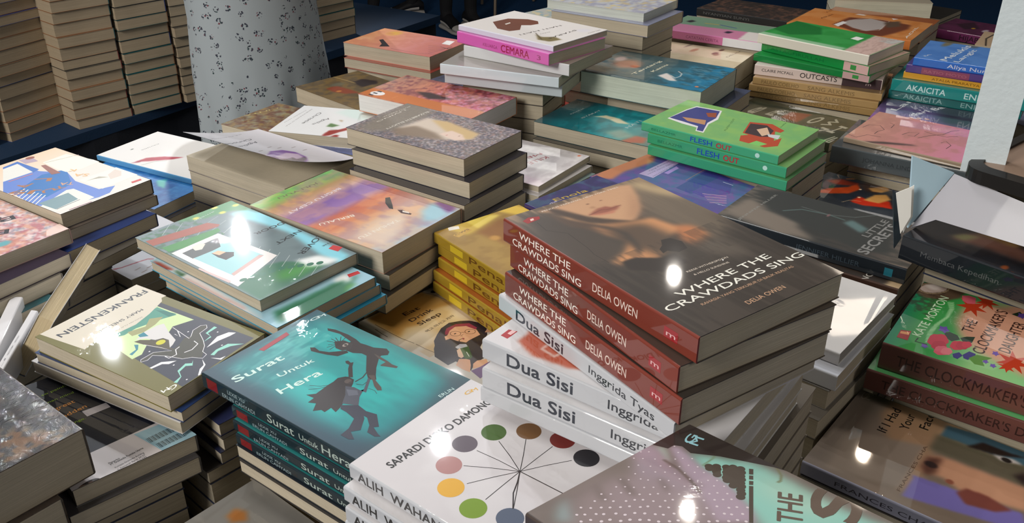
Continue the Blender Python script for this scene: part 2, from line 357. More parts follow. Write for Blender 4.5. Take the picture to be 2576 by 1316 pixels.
# ------------------------------------------------------------------ measured books: id, name, x, y, top z, yaw, w, h, thickness, label, group
BOOKS=[
('craw','paperback_book',0.1077,0.5703,1.1192,0.6183,0.137,0.2013,0.0193,"dark paperback with a sepia woman's chin, topping the tilted red-brown spined pile","pile topped by the dark paperback with a sepia woman's chin"),
('craw2','paperback_book',0.1081,0.5639,1.0999,0.5557,0.1386,0.1915,0.02,'red-brown spined paperback in the pile under the sepia portrait book, second from the top',"pile topped by the dark paperback with a sepia woman's chin"),
('craw3','paperback_book',0.1051,0.5588,1.0799,0.5902,0.1366,0.1928,0.02,'red-brown spined paperback in the pile under the sepia portrait book, third from the top',"pile topped by the dark paperback with a sepia woman's chin"),
('dua1','paperback_book',0.101,0.5616,1.0599,0.6087,0.1366,0.1928,0.014,'white paperback right under the red-brown pile, twisted out of line',"pile topped by the dark paperback with a sepia woman's chin"),
('dua2','paperback_book',0.0961,0.5542,1.0459,0.9102,0.1366,0.1928,0.017,'white paperback with a terracotta cup shape, half under the red-brown pile',"pile topped by the dark paperback with a sepia woman's chin"),
('dua3','paperback_book',0.0962,0.5453,1.0289,0.9399,0.1366,0.1928,0.017,'lower white-spined twin below the terracotta cup cover',"pile topped by the dark paperback with a sepia woman's chin"),
('under_dua','paperback_book',0.0948,0.5456,1.0119,0.9399,0.1366,0.1928,0.013,'pale thin book at the foot of the pile with the terracotta cup cover',"pile topped by the dark paperback with a sepia woman's chin"),
('sap1','paperback_book',0.0074,0.4702,0.992,0.8954,0.1285,0.205,0.0124,'white paperback with coloured discs on spokes, in the bottom centre','pile topped by the white paperback with coloured discs on spokes'),
('sap2','paperback_book',0.0036,0.4617,0.9796,0.8954,0.1285,0.205,0.013,'white paperback under the book of coloured discs, second from the top','pile topped by the white paperback with coloured discs on spokes'),
('sap3','paperback_book',0.0048,0.4558,0.9666,0.8954,0.1285,0.205,0.013,'white paperback under the book of coloured discs, third from the top','pile topped by the white paperback with coloured discs on spokes'),
('sap4','paperback_book',0.0036,0.4559,0.9536,0.8954,0.1285,0.205,0.013,'white paperback under the book of coloured discs, fourth from the top','pile topped by the white paperback with coloured discs on spokes'),
('surat1','paperback_book',-0.1493,0.6417,0.9518,0.9255,0.1345,0.2057,0.0154,'teal paperback with two dark dancing figures, left of the white book with discs','pile topped by the teal paperback with two dark dancing figures'),
('surat2','paperback_book',-0.1182,0.616,0.9363,0.9255,0.1345,0.2057,0.011,'book under the teal cover with two dancing figures, second from the top','pile topped by the teal paperback with two dark dancing figures'),
('surat3','paperback_book',-0.1172,0.6104,0.9253,0.9255,0.1345,0.2057,0.011,'book under the teal cover with two dancing figures, third from the top','pile topped by the teal paperback with two dark dancing figures'),
('surat4','paperback_book',-0.1152,0.6059,0.9143,0.9255,0.1345,0.2057,0.011,'book under the teal cover with two dancing figures, fourth from the top','pile topped by the teal paperback with two dark dancing figures'),
('pale_a','paperback_book',-0.1161,0.6045,0.9033,0.9255,0.1345,0.2057,0.0135,'upper of two cream page blocks at the foot of the teal dancing-figure pile','pile topped by the teal paperback with two dark dancing figures'),
('pale_b','paperback_book',-0.1146,0.6007,0.8898,0.9255,0.1345,0.2057,0.0135,'lower of two cream page blocks at the foot of the teal dancing-figure pile','pile topped by the teal paperback with two dark dancing figures'),
('grey1','paperback_book',-0.1953,0.5072,0.855,0.8727,0.131,0.205,0.015,'dull grey paperback lying low in the gap at the bottom left of centre',None),
('frank','paperback_book',-0.3467,0.7296,0.94,1.0339,0.1176,0.1849,0.0171,'olive paperback with white lightning bolts and a cream title band','pile topped by the olive paperback with white lightning bolts and a cream'),
('fr2','paperback_book',-0.346,0.7305,0.9229,1.0728,0.1185,0.195,0.0115,'navy-covered book right under the olive lightning-bolt paperback','pile topped by the olive paperback with white lightning bolts and a cream'),
('fr3','paperback_book',-0.3485,0.737,0.9114,1.0728,0.13,0.2,0.013,'white-covered book, third under the olive lightning-bolt paperback','pile topped by the olive paperback with white lightning bolts and a cream'),
('fr4','paperback_book',-0.2882,0.7555,0.8984,0.8284,0.129,0.185,0.0135,'book under the olive lightning-bolt paperback, fourth from the top','pile topped by the olive paperback with white lightning bolts and a cream'),
('fr5','paperback_book',-0.2855,0.7515,0.8849,0.8284,0.129,0.185,0.0135,'book under the olive lightning-bolt paperback, fifth from the top','pile topped by the olive paperback with white lightning bolts and a cream'),
('fr6','paperback_book',-0.2889,0.7487,0.8714,0.8284,0.129,0.185,0.0135,'book under the olive lightning-bolt paperback, sixth from the top','pile topped by the olive paperback with white lightning bolts and a cream'),
('fr7','paperback_book',-0.2994,0.7379,0.8579,0.8284,0.129,0.185,0.0135,'book under the olive lightning-bolt paperback, seventh from the top','pile topped by the olive paperback with white lightning bolts and a cream'),
('lover','paperback_book',-0.2935,0.8809,0.9595,0.8974,0.1293,0.2213,0.0133,'green and grey paperback showing a window with a hedge','pile topped by the green and grey paperback showing a window with a'),
('lover2','paperback_book',-0.2696,0.8515,0.9462,0.8936,0.1298,0.218,0.0115,'twin of the window-and-hedge paperback, sticking out beneath it','pile topped by the green and grey paperback showing a window with a'),
('lover3','paperback_book',-0.2658,0.8561,0.9347,0.8936,0.1298,0.218,0.012,'paperback in the pile under the window-and-hedge cover, third from the top','pile topped by the green and grey paperback showing a window with a'),
('lover4','paperback_book',-0.2599,0.8552,0.9227,0.8936,0.1298,0.218,0.012,'paperback in the pile under the window-and-hedge cover, fourth from the top','pile topped by the green and grey paperback showing a window with a'),
('begitu1','paperback_book',-0.1887,0.9875,0.9568,0.9563,0.1398,0.2152,0.0272,'thick paperback with orange, purple and green watercolour bands','pile topped by the thick paperback with orange'),
('begitu2','paperback_book',-0.1874,0.983,0.9296,0.9975,0.1396,0.2152,0.02,'thick book under the watercolour-banded paperback, second from the top','pile topped by the thick paperback with orange'),
('begitu3','paperback_book',-0.1917,0.9658,0.9096,0.9982,0.1384,0.2152,0.02,'thick book under the watercolour-banded paperback, third from the top','pile topped by the thick paperback with orange'),
('elli1','paperback_book',-0.1033,1.1302,1.0039,0.9562,0.1245,0.1977,0.0237,'thick paperback with a pale lady among grey flowers, topping a square pile','pile topped by the thick paperback with a pale lady among grey flowers'),
('elli2','paperback_book',-0.096,1.1134,0.9802,0.956,0.124,0.1965,0.022,'thick paperback under the lady among grey flowers, second from the top','pile topped by the thick paperback with a pale lady among grey flowers'),
('elli3','paperback_book',-0.0994,1.095,0.9582,0.9342,0.1229,0.1953,0.022,'thick paperback under the lady among grey flowers, third from the top','pile topped by the thick paperback with a pale lady among grey flowers'),
('elli4','paperback_book',-0.0962,1.0852,0.9362,0.9662,0.1228,0.1953,0.022,'thick paperback under the lady among grey flowers, fourth from the top','pile topped by the thick paperback with a pale lady among grey flowers'),
('atlas1','paperback_book',-0.5837,1.0734,0.958,0.9867,0.1269,0.2073,0.0196,'paperback with blue and cream picture collage at the left edge','pile topped by the paperback with blue and cream picture collage at the'),
('atlas2','paperback_book',-0.5786,1.0684,0.9384,0.9876,0.1271,0.2073,0.014,'paperback under the blue and cream collage cover, second from the top','pile topped by the paperback with blue and cream picture collage at the'),
('atlas3','paperback_book',-0.5732,1.0387,0.9244,1.0179,0.1277,0.2073,0.018,'paperback under the blue and cream collage cover, third from the top','pile topped by the paperback with blue and cream picture collage at the'),
('atlas4','paperback_book',-0.5686,1.0149,0.9064,1.0836,0.1265,0.2073,0.014,'paperback under the blue and cream collage cover, fourth from the top','pile topped by the paperback with blue and cream picture collage at the'),
('bob1','paperback_book',-0.6263,0.9516,0.948,0.973,0.1157,0.188,0.019,'pink-red patterned paperback with big dark letters, cut by the left edge of the photo','pile topped by the pink-red patterned paperback with big dark letters'),
('bob2','paperback_book',-0.6189,0.9203,0.929,1.0299,0.1142,0.188,0.017,'book under the pink-red patterned paperback, second from the top','pile topped by the pink-red patterned paperback with big dark letters'),
('bob3','paperback_book',-0.6245,0.9033,0.912,1.0384,0.1128,0.188,0.017,'book under the pink-red patterned paperback, third from the top','pile topped by the pink-red patterned paperback with big dark letters'),
('bob4','paperback_book',-0.6254,0.8795,0.895,1.0384,0.1128,0.188,0.017,'book under the pink-red patterned paperback, fourth from the top','pile topped by the pink-red patterned paperback with big dark letters'),
('white1','paperback_book',-0.5569,1.3919,0.8664,1.072,0.1286,0.2143,0.009,'thin white paperback with a blue spine and faint plum strokes, at the left rear edge','pile topped by the thin white paperback with a blue spine and faint'),
('blue1','paperback_book',-0.5848,1.3024,0.8574,1.0697,0.1281,0.2143,0.019,'deep blue glossy paperback under the thin white blue-spined one','pile topped by the thin white paperback with a blue spine and faint'),
('blue2','paperback_book',-0.5764,1.2954,0.8384,1.0596,0.1277,0.2143,0.018,'book under the thin white blue-spined paperback, third from the top','pile topped by the thin white paperback with a blue spine and faint'),
('christie','paperback_book',-0.3403,1.1894,0.9413,0.9504,0.131,0.2042,0.0221,'white paperback with its purple-blot front cover lifted open','pile topped by the white paperback with its purple-blot front cover lifted open'),
('christie_b','paperback_book',-0.3389,1.1885,0.9192,0.9578,0.131,0.2042,0.02,'book under the paperback with the lifted cover, second from the top','pile topped by the white paperback with its purple-blot front cover lifted open'),
('christie2','paperback_book',-0.2521,1.326,0.9434,1.3282,0.125,0.205,0.0163,'white paperback with dark red strokes and a green leaf, behind the lifted cover','pile topped by the white paperback with dark red strokes and a green'),
('christie2b','paperback_book',-0.2415,1.3065,0.9271,1.1188,0.125,0.205,0.012,'book under the white cover with the green leaf, second from the top','pile topped by the white paperback with dark red strokes and a green'),
('brown','paperback_book',-0.367,1.4467,0.8994,1.0022,0.1339,0.205,0.016,'brown and gold painted paperback behind the white leaf cover, nearest the floral dress',None),
('dkbrown','paperback_book',-0.2565,1.5069,0.938,0.7993,0.1371,0.205,0.0276,'dark brown painted paperback left of the orange roman-numeral book',None),
('iii','paperback_book',-0.117,1.3621,0.9757,0.9926,0.1229,0.2174,0.028,'thick paperback with orange spine band and white roman numeral disc',None),
('bluegold','paperback_book',-0.0361,1.5906,0.926,0.897,0.1218,0.205,0.015,'slate blue paperback with small gold lettering, right of the orange-banded book','pile topped by the slate blue paperback with small gold lettering'),
('redcov','paperback_book',-0.0186,1.5995,0.911,0.7436,0.1217,0.205,0.017,'red-covered book under the slate blue gold-lettered paperback','pile topped by the slate blue paperback with small gold lettering'),
('iii_c','paperback_book',-0.0017,1.601,0.894,0.7436,0.1217,0.205,0.02,'book under the slate blue gold-lettered paperback, third from the top','pile topped by the slate blue paperback with small gold lettering'),
('pink','paperback_book',-0.2068,1.7572,0.9579,1.0303,0.1325,0.2071,0.0258,'coral pink paperback with a yellow blossom, at the rear of the table','pile topped by the coral pink paperback with a yellow blossom'),
('pink2','paperback_book',-0.2053,1.7406,0.9321,1.0307,0.1319,0.2071,0.019,'book under the coral pink paperback, second from the top','pile topped by the coral pink paperback with a yellow blossom'),
('pink3','paperback_book',-0.199,1.7318,0.9131,1.0307,0.1319,0.2071,0.012,'book under the coral pink paperback, third from the top','pile topped by the coral pink paperback with a yellow blossom'),
('heart','paperback_book',0.0325,1.4434,1.0617,0.8358,0.1344,0.1983,0.009,'thin white paperback with a brown heart at the rear of the table','pile topped by the thin white paperback with a brown heart at the'),
('cemara','paperback_book',0.0293,1.4339,1.0527,0.8054,0.1341,0.1979,0.018,'magenta-spined paperback right under the brown heart cover','pile topped by the thin white paperback with a brown heart at the'),
('cem3','paperback_book',0.0422,1.4358,1.0347,0.963,0.1341,0.1979,0.018,'pale glossy-spined book, third in the pile under the brown heart cover','pile topped by the thin white paperback with a brown heart at the'),
('cem4','paperback_book',0.0039,1.4172,1.0167,1.1779,0.1333,0.1979,0.016,'book in the pile under the brown heart cover, fourth from the top','pile topped by the thin white paperback with a brown heart at the'),
('cem5','paperback_book',0.0098,1.4283,1.0007,1.1779,0.1333,0.1979,0.018,'book in the pile under the brown heart cover, fifth from the top','pile topped by the thin white paperback with a brown heart at the'),
('water','paperback_book',0.12,1.8271,0.9866,0.7781,0.133,0.205,0.02,'pale watercolour paperback peeking out behind the heart cover',None),
('wtop','paperback_book',0.1795,1.6404,1.0634,0.9693,0.1323,0.193,0.0145,'pale grey-blue book topping the rear pile at the top edge of the photo','pile topped by the pale grey-blue book topping the rear pile at the'),
('wtop2','paperback_book',0.1863,1.6173,1.0489,0.9501,0.1324,0.193,0.02,'violet-grey book under the pale book at the top edge of the photo','pile topped by the pale grey-blue book topping the rear pile at the'),
('cream','paperback_book',0.3267,1.6622,0.9626,1.0233,0.1165,0.2177,0.036,'cream paperback with brown stones, behind the teal-grey swan book',None),
('susu','paperback_book',0.2346,1.4124,1.0019,0.9938,0.1466,0.2041,0.0351,'thick grey-teal paperback with a white swan shape and thick pale pages',None),
('teal1','paperback_book',0.1552,1.3118,0.9501,0.9749,0.1328,0.205,0.0225,'teal paperback with a pale crescent swoosh, partly under the green books','pile topped by the teal paperback with a pale crescent swoosh'),
('teal2','paperback_book',0.1536,1.298,0.9276,0.9749,0.1328,0.205,0.02,'thick book under the teal crescent cover, second from the top','pile topped by the teal paperback with a pale crescent swoosh'),
('flesh1','paperback_book',0.2999,1.1838,0.9893,0.8813,0.1281,0.2032,0.0124,'lime green paperback with picture letters, topping the green-spined pair','pile topped by the lime green paperback with picture letters'),
('flesh2','paperback_book',0.3083,1.1743,0.9768,0.8893,0.1278,0.2037,0.0145,'green-spined paperback under the lime green cover, second from the top','pile topped by the lime green paperback with picture letters'),
('flesh3','paperback_book',0.3082,1.1649,0.9623,0.888,0.1274,0.2037,0.014,'green-spined paperback under the lime green cover, third from the top','pile topped by the lime green paperback with picture letters'),
('kita','paperback_book',0.2215,1.0785,0.9449,0.7426,0.1335,0.205,0.016,'purple-blue paperback with night shop windows, under the green-spined pile',None),
('kille1','paperback_book',-0.0116,1.1982,0.9409,0.9655,0.133,0.205,0.009,'thin pale grey paperback with dark red lettering, right of the grey flower pile','pile topped by the thin pale grey paperback with dark red lettering'),
('kille2','paperback_book',-0.0091,1.1872,0.9319,0.9409,0.133,0.205,0.009,'thin book under the pale grey red-lettered paperback, second from the top','pile topped by the thin pale grey paperback with dark red lettering'),
('kille3','paperback_book',-0.0039,1.1866,0.9229,0.8817,0.1331,0.205,0.012,'thin book under the pale grey red-lettered paperback, third from the top','pile topped by the thin pale grey paperback with dark red lettering'),
('pen1','paperback_book',0.0222,0.8948,0.9473,0.6638,0.1257,0.205,0.0135,'mustard yellow paperback with a sunlit room, topping the yellow-spined pile','pile topped by the mustard yellow paperback with a sunlit room'),
('pen2','paperback_book',0.0267,0.8918,0.9338,0.6638,0.1257,0.205,0.0135,'mustard yellow spined paperback under the sunlit room cover, second from the top','pile topped by the mustard yellow paperback with a sunlit room'),
('pen3','paperback_book',0.0268,0.8842,0.9203,0.6638,0.1257,0.205,0.0135,'mustard yellow spined paperback under the sunlit room cover, third from the top','pile topped by the mustard yellow paperback with a sunlit room'),
('pen4','paperback_book',0.0211,0.8786,0.9068,0.6638,0.1257,0.205,0.0135,'mustard yellow spined paperback under the sunlit room cover, fourth from the top','pile topped by the mustard yellow paperback with a sunlit room'),
('pen5','paperback_book',0.0203,0.8753,0.8933,0.6638,0.1257,0.205,0.0135,'mustard yellow spined paperback under the sunlit room cover, fifth from the top','pile topped by the mustard yellow paperback with a sunlit room'),
('eat','paperback_book',-0.0582,0.8264,0.8752,0.8047,0.1145,0.205,0.012,'tan paperback with a cartoon girl in glasses sipping a green drink',None),
('secrets1','paperback_book',0.3446,0.8941,0.9801,0.9035,0.1083,0.2077,0.0178,'dark grey paperback with a shadowed face and big pale title letters','pile topped by the dark grey paperback with a shadowed face and big'),
('craw_b','paperback_book',0.3363,0.8853,0.9623,0.9035,0.1083,0.2077,0.018,'dark sepia twin peeking from under the big-lettered dark grey book','pile topped by the dark grey paperback with a shadowed face and big'),
('wr1','paperback_book',0.243,0.7531,0.9809,0.8577,0.1315,0.205,0.0124,'glossy plain white paperback right of the sepia portrait pile','pile topped by the glossy plain white paperback right of the sepia portrait'),
('wr2','paperback_book',0.2371,0.7374,0.9685,0.8669,0.1313,0.205,0.016,'white paperback with a red label on its spine, under the plain white cover','pile topped by the glossy plain white paperback right of the sepia portrait'),
('wr3','paperback_book',0.2367,0.7395,0.9525,0.834,0.1313,0.205,0.02,'book under the glossy plain white paperback, third from the top','pile topped by the glossy plain white paperback right of the sepia portrait'),
('wr4','paperback_book',0.2269,0.7249,0.9325,0.834,0.1313,0.205,0.02,'book under the glossy plain white paperback, fourth from the top','pile topped by the glossy plain white paperback right of the sepia portrait'),
('clock1','paperback_book',0.4456,0.6534,0.9769,0.9355,0.1345,0.205,0.0261,'green and pink floral paperback with a brown spine at the right edge','pile topped by the green and pink floral paperback with a brown spine'),
('clock2','paperback_book',0.4361,0.6511,0.9508,0.9355,0.1345,0.205,0.021,'brown-spined floral paperback directly under its twin at the right edge','pile topped by the green and pink floral paperback with a brown spine'),
('face','paperback_book',0.3572,0.5574,0.9179,0.8753,0.1284,0.205,0.0135,'beige-grey paperback with handwritten title and a half face, bottom right',None),
('green1','paperback_book',0.5618,1.5888,1.0092,0.7759,0.1327,0.209,0.017,'plain green-covered paperback with a tiny white sticker','pile topped by the plain green-covered paperback with a tiny white sticker'),
('green2','paperback_book',0.5719,1.5877,0.9922,0.7118,0.134,0.2114,0.016,'green-spined paperback with a pink end, second under the plain green cover','pile topped by the plain green-covered paperback with a tiny white sticker'),
('green3','paperback_book',0.5575,1.5824,0.9762,0.8581,0.134,0.2116,0.012,'darker green spine with a pink end, third under the plain green cover','pile topped by the plain green-covered paperback with a tiny white sticker'),
('outc','paperback_book',0.5567,1.587,0.9642,1.1101,0.134,0.2146,0.018,'cream and black spined paperback in the middle of the pile under the plain green cover','pile topped by the plain green-covered paperback with a tiny white sticker'),
('san1','paperback_book',0.5538,1.5694,0.9462,1.0843,0.134,0.2167,0.0125,'uppermost of the three tan-spined books in the pile with the plain green cover','pile topped by the plain green-covered paperback with a tiny white sticker'),
('san2','paperback_book',0.549,1.5657,0.9337,1.0682,0.134,0.2185,0.0125,'middle one of the three tan-spined books in the pile with the plain green cover','pile topped by the plain green-covered paperback with a tiny white sticker'),
('san3','paperback_book',0.5535,1.5669,0.9212,1.0263,0.134,0.2192,0.0125,'lowest of the three tan-spined books in the pile with the plain green cover','pile topped by the plain green-covered paperback with a tiny white sticker'),
('anak','paperback_book',0.6921,1.8062,0.982,0.9449,0.1637,0.238,0.018,'orange paperback with a white apron shape, behind the plain green cover','pile topped by the orange paperback with a white apron shape'),
('anak2','paperback_book',0.766,1.9134,0.964,0.9449,0.15,0.22,0.018,'brown-orange twin beneath the orange apron cover','pile topped by the orange paperback with a white apron shape'),
('blu1','paperback_book',0.7931,1.4873,1.0008,0.992,0.1341,0.205,0.0128,'sky blue paperback with brushed white lettering, left of the white post','pile topped by the sky blue paperback with brushed white lettering'),
('blu2','paperback_book',0.7853,1.4915,0.988,0.992,0.1341,0.205,0.013,'violet-spined book directly under the sky blue paperback','pile topped by the sky blue paperback with brushed white lettering'),
('blu3','paperback_book',0.7843,1.4941,0.975,0.992,0.1341,0.205,0.011,'thin mustard-spined book between the violet and the teal spines','pile topped by the sky blue paperback with brushed white lettering'),
('aka1','paperback_book',0.7653,1.4896,0.964,0.992,0.1341,0.205,0.02,'upper of the two teal-spined books left of the white post','pile topped by the sky blue paperback with brushed white lettering'),
('aka2','paperback_book',0.7664,1.4963,0.944,0.992,0.1341,0.205,0.016,'lower, darker one of the two teal-spined books left of the white post','pile topped by the sky blue paperback with brushed white lettering'),
('lari','paperback_book',0.6914,1.3833,0.929,1.012,0.131,0.205,0.014,'purple paperback with looping white script, under the teal-spined pair',None),
('pinkmag','paperback_book',0.6223,1.262,0.941,0.8879,0.15,0.21,0.008,'thin pink line-drawn magazine left of the white post','pile topped by the thin pink line-drawn magazine left of the white post'),
('joh','paperback_book',0.5993,1.2547,0.933,0.9663,0.14,0.21,0.026,'thick dark slate spine below the pink line-drawn magazine','pile topped by the thin pink line-drawn magazine left of the white post'),
('redhair','paperback_book',0.5193,1.1752,0.876,0.8201,0.131,0.205,0.02,'dark paperback with flame-red hair and golden faces',None),
('pinkgreen','paperback_book',0.4104,1.7568,0.9837,0.9969,0.1315,0.205,0.016,'pink and sage paperback with white back corner, at the rear',None),
('dark1','paperback_book',0.5247,1.9859,0.97,0.9076,0.131,0.205,0.015,'black-spined dark brown book at the rear behind the pink and sage one',None),
('darklet','paperback_book',0.4651,1.4435,0.9094,0.813,0.1265,0.2024,0.016,'dark olive paperback with big cut-out letters, below the tan-spined pile',None),
('hijab','paperback_book',1.064,2.0087,0.9176,0.7835,0.131,0.205,0.02,'maroon paperback with a gold dot on the spine, rear right',None),
('bar1','paperback_book',-0.3807,0.6652,0.896,0.7339,0.1075,0.18,0.0174,'dark back cover with barcode and pale bottom band, lower left','pile topped by the dark back cover with barcode and pale bottom band'),
('bar2','paperback_book',-0.3799,0.6555,0.8786,0.7339,0.113,0.18,0.018,'thick twin under the barcode back cover','pile topped by the dark back cover with barcode and pale bottom band'),
('foil','paperback_book',-0.4669,0.5902,0.948,0.9038,0.131,0.205,0.0466,'thick shrink-wrapped black and brown book in the bottom left corner','pile topped by the thick shrink-wrapped black and brown book in the bottom'),
('foil2','paperback_book',-0.482,0.5609,0.9014,0.9038,0.131,0.205,0.03,'thick grey-edged book under the shrink-wrapped black one','pile topped by the thick shrink-wrapped black and brown book in the bottom'),
('chr3','paperback_book',-0.5156,1.0966,0.859,0.9074,0.131,0.205,0.016,'white paperback with a red line, behind the upright page block on the left','pile topped by the white paperback with a red line'),
('chr3b','paperback_book',-0.5177,1.0953,0.843,0.9007,0.131,0.205,0.015,'book under the white red-line paperback on the left','pile topped by the white paperback with a red line'),
('enola','paperback_book',0.133,0.9769,0.952,0.7505,0.131,0.205,0.012,'dark violet paperback with yellow title, mostly under the purple night cover',None),
('stripe','paperback_book',1.0637,1.8267,0.934,0.9948,0.131,0.205,0.014,'cream paperback with dark stripes, right of the white post','pile topped by the cream paperback with dark stripes'),
('rblue','paperback_book',1.0627,1.8274,0.92,0.9882,0.131,0.205,0.012,'narrow blue-spined book under the striped paperback right of the post','pile topped by the cream paperback with dark stripes'),
('rwhite','paperback_book',0.9522,1.615,0.908,0.4445,0.131,0.2024,0.014,'white and violet flecked paperback right of the post','pile topped by the cream paperback with dark stripes'),
('rthick','paperback_book',0.906,1.5195,0.894,0.4445,0.131,0.2024,0.035,'thick pale page block right of the post, under the flecked paperback','pile topped by the cream paperback with dark stripes'),
('cremb','paperback_book',0.8313,2.0837,0.979,1.3661,0.131,0.205,0.032,'thick block of cream pages standing behind the orange apron cover',None),
('farthin','paperback_book',0.9661,2.2281,0.92,0.7936,0.1296,0.205,0.01,'thin dark book at the far rear right, beyond the orange cover',None)]
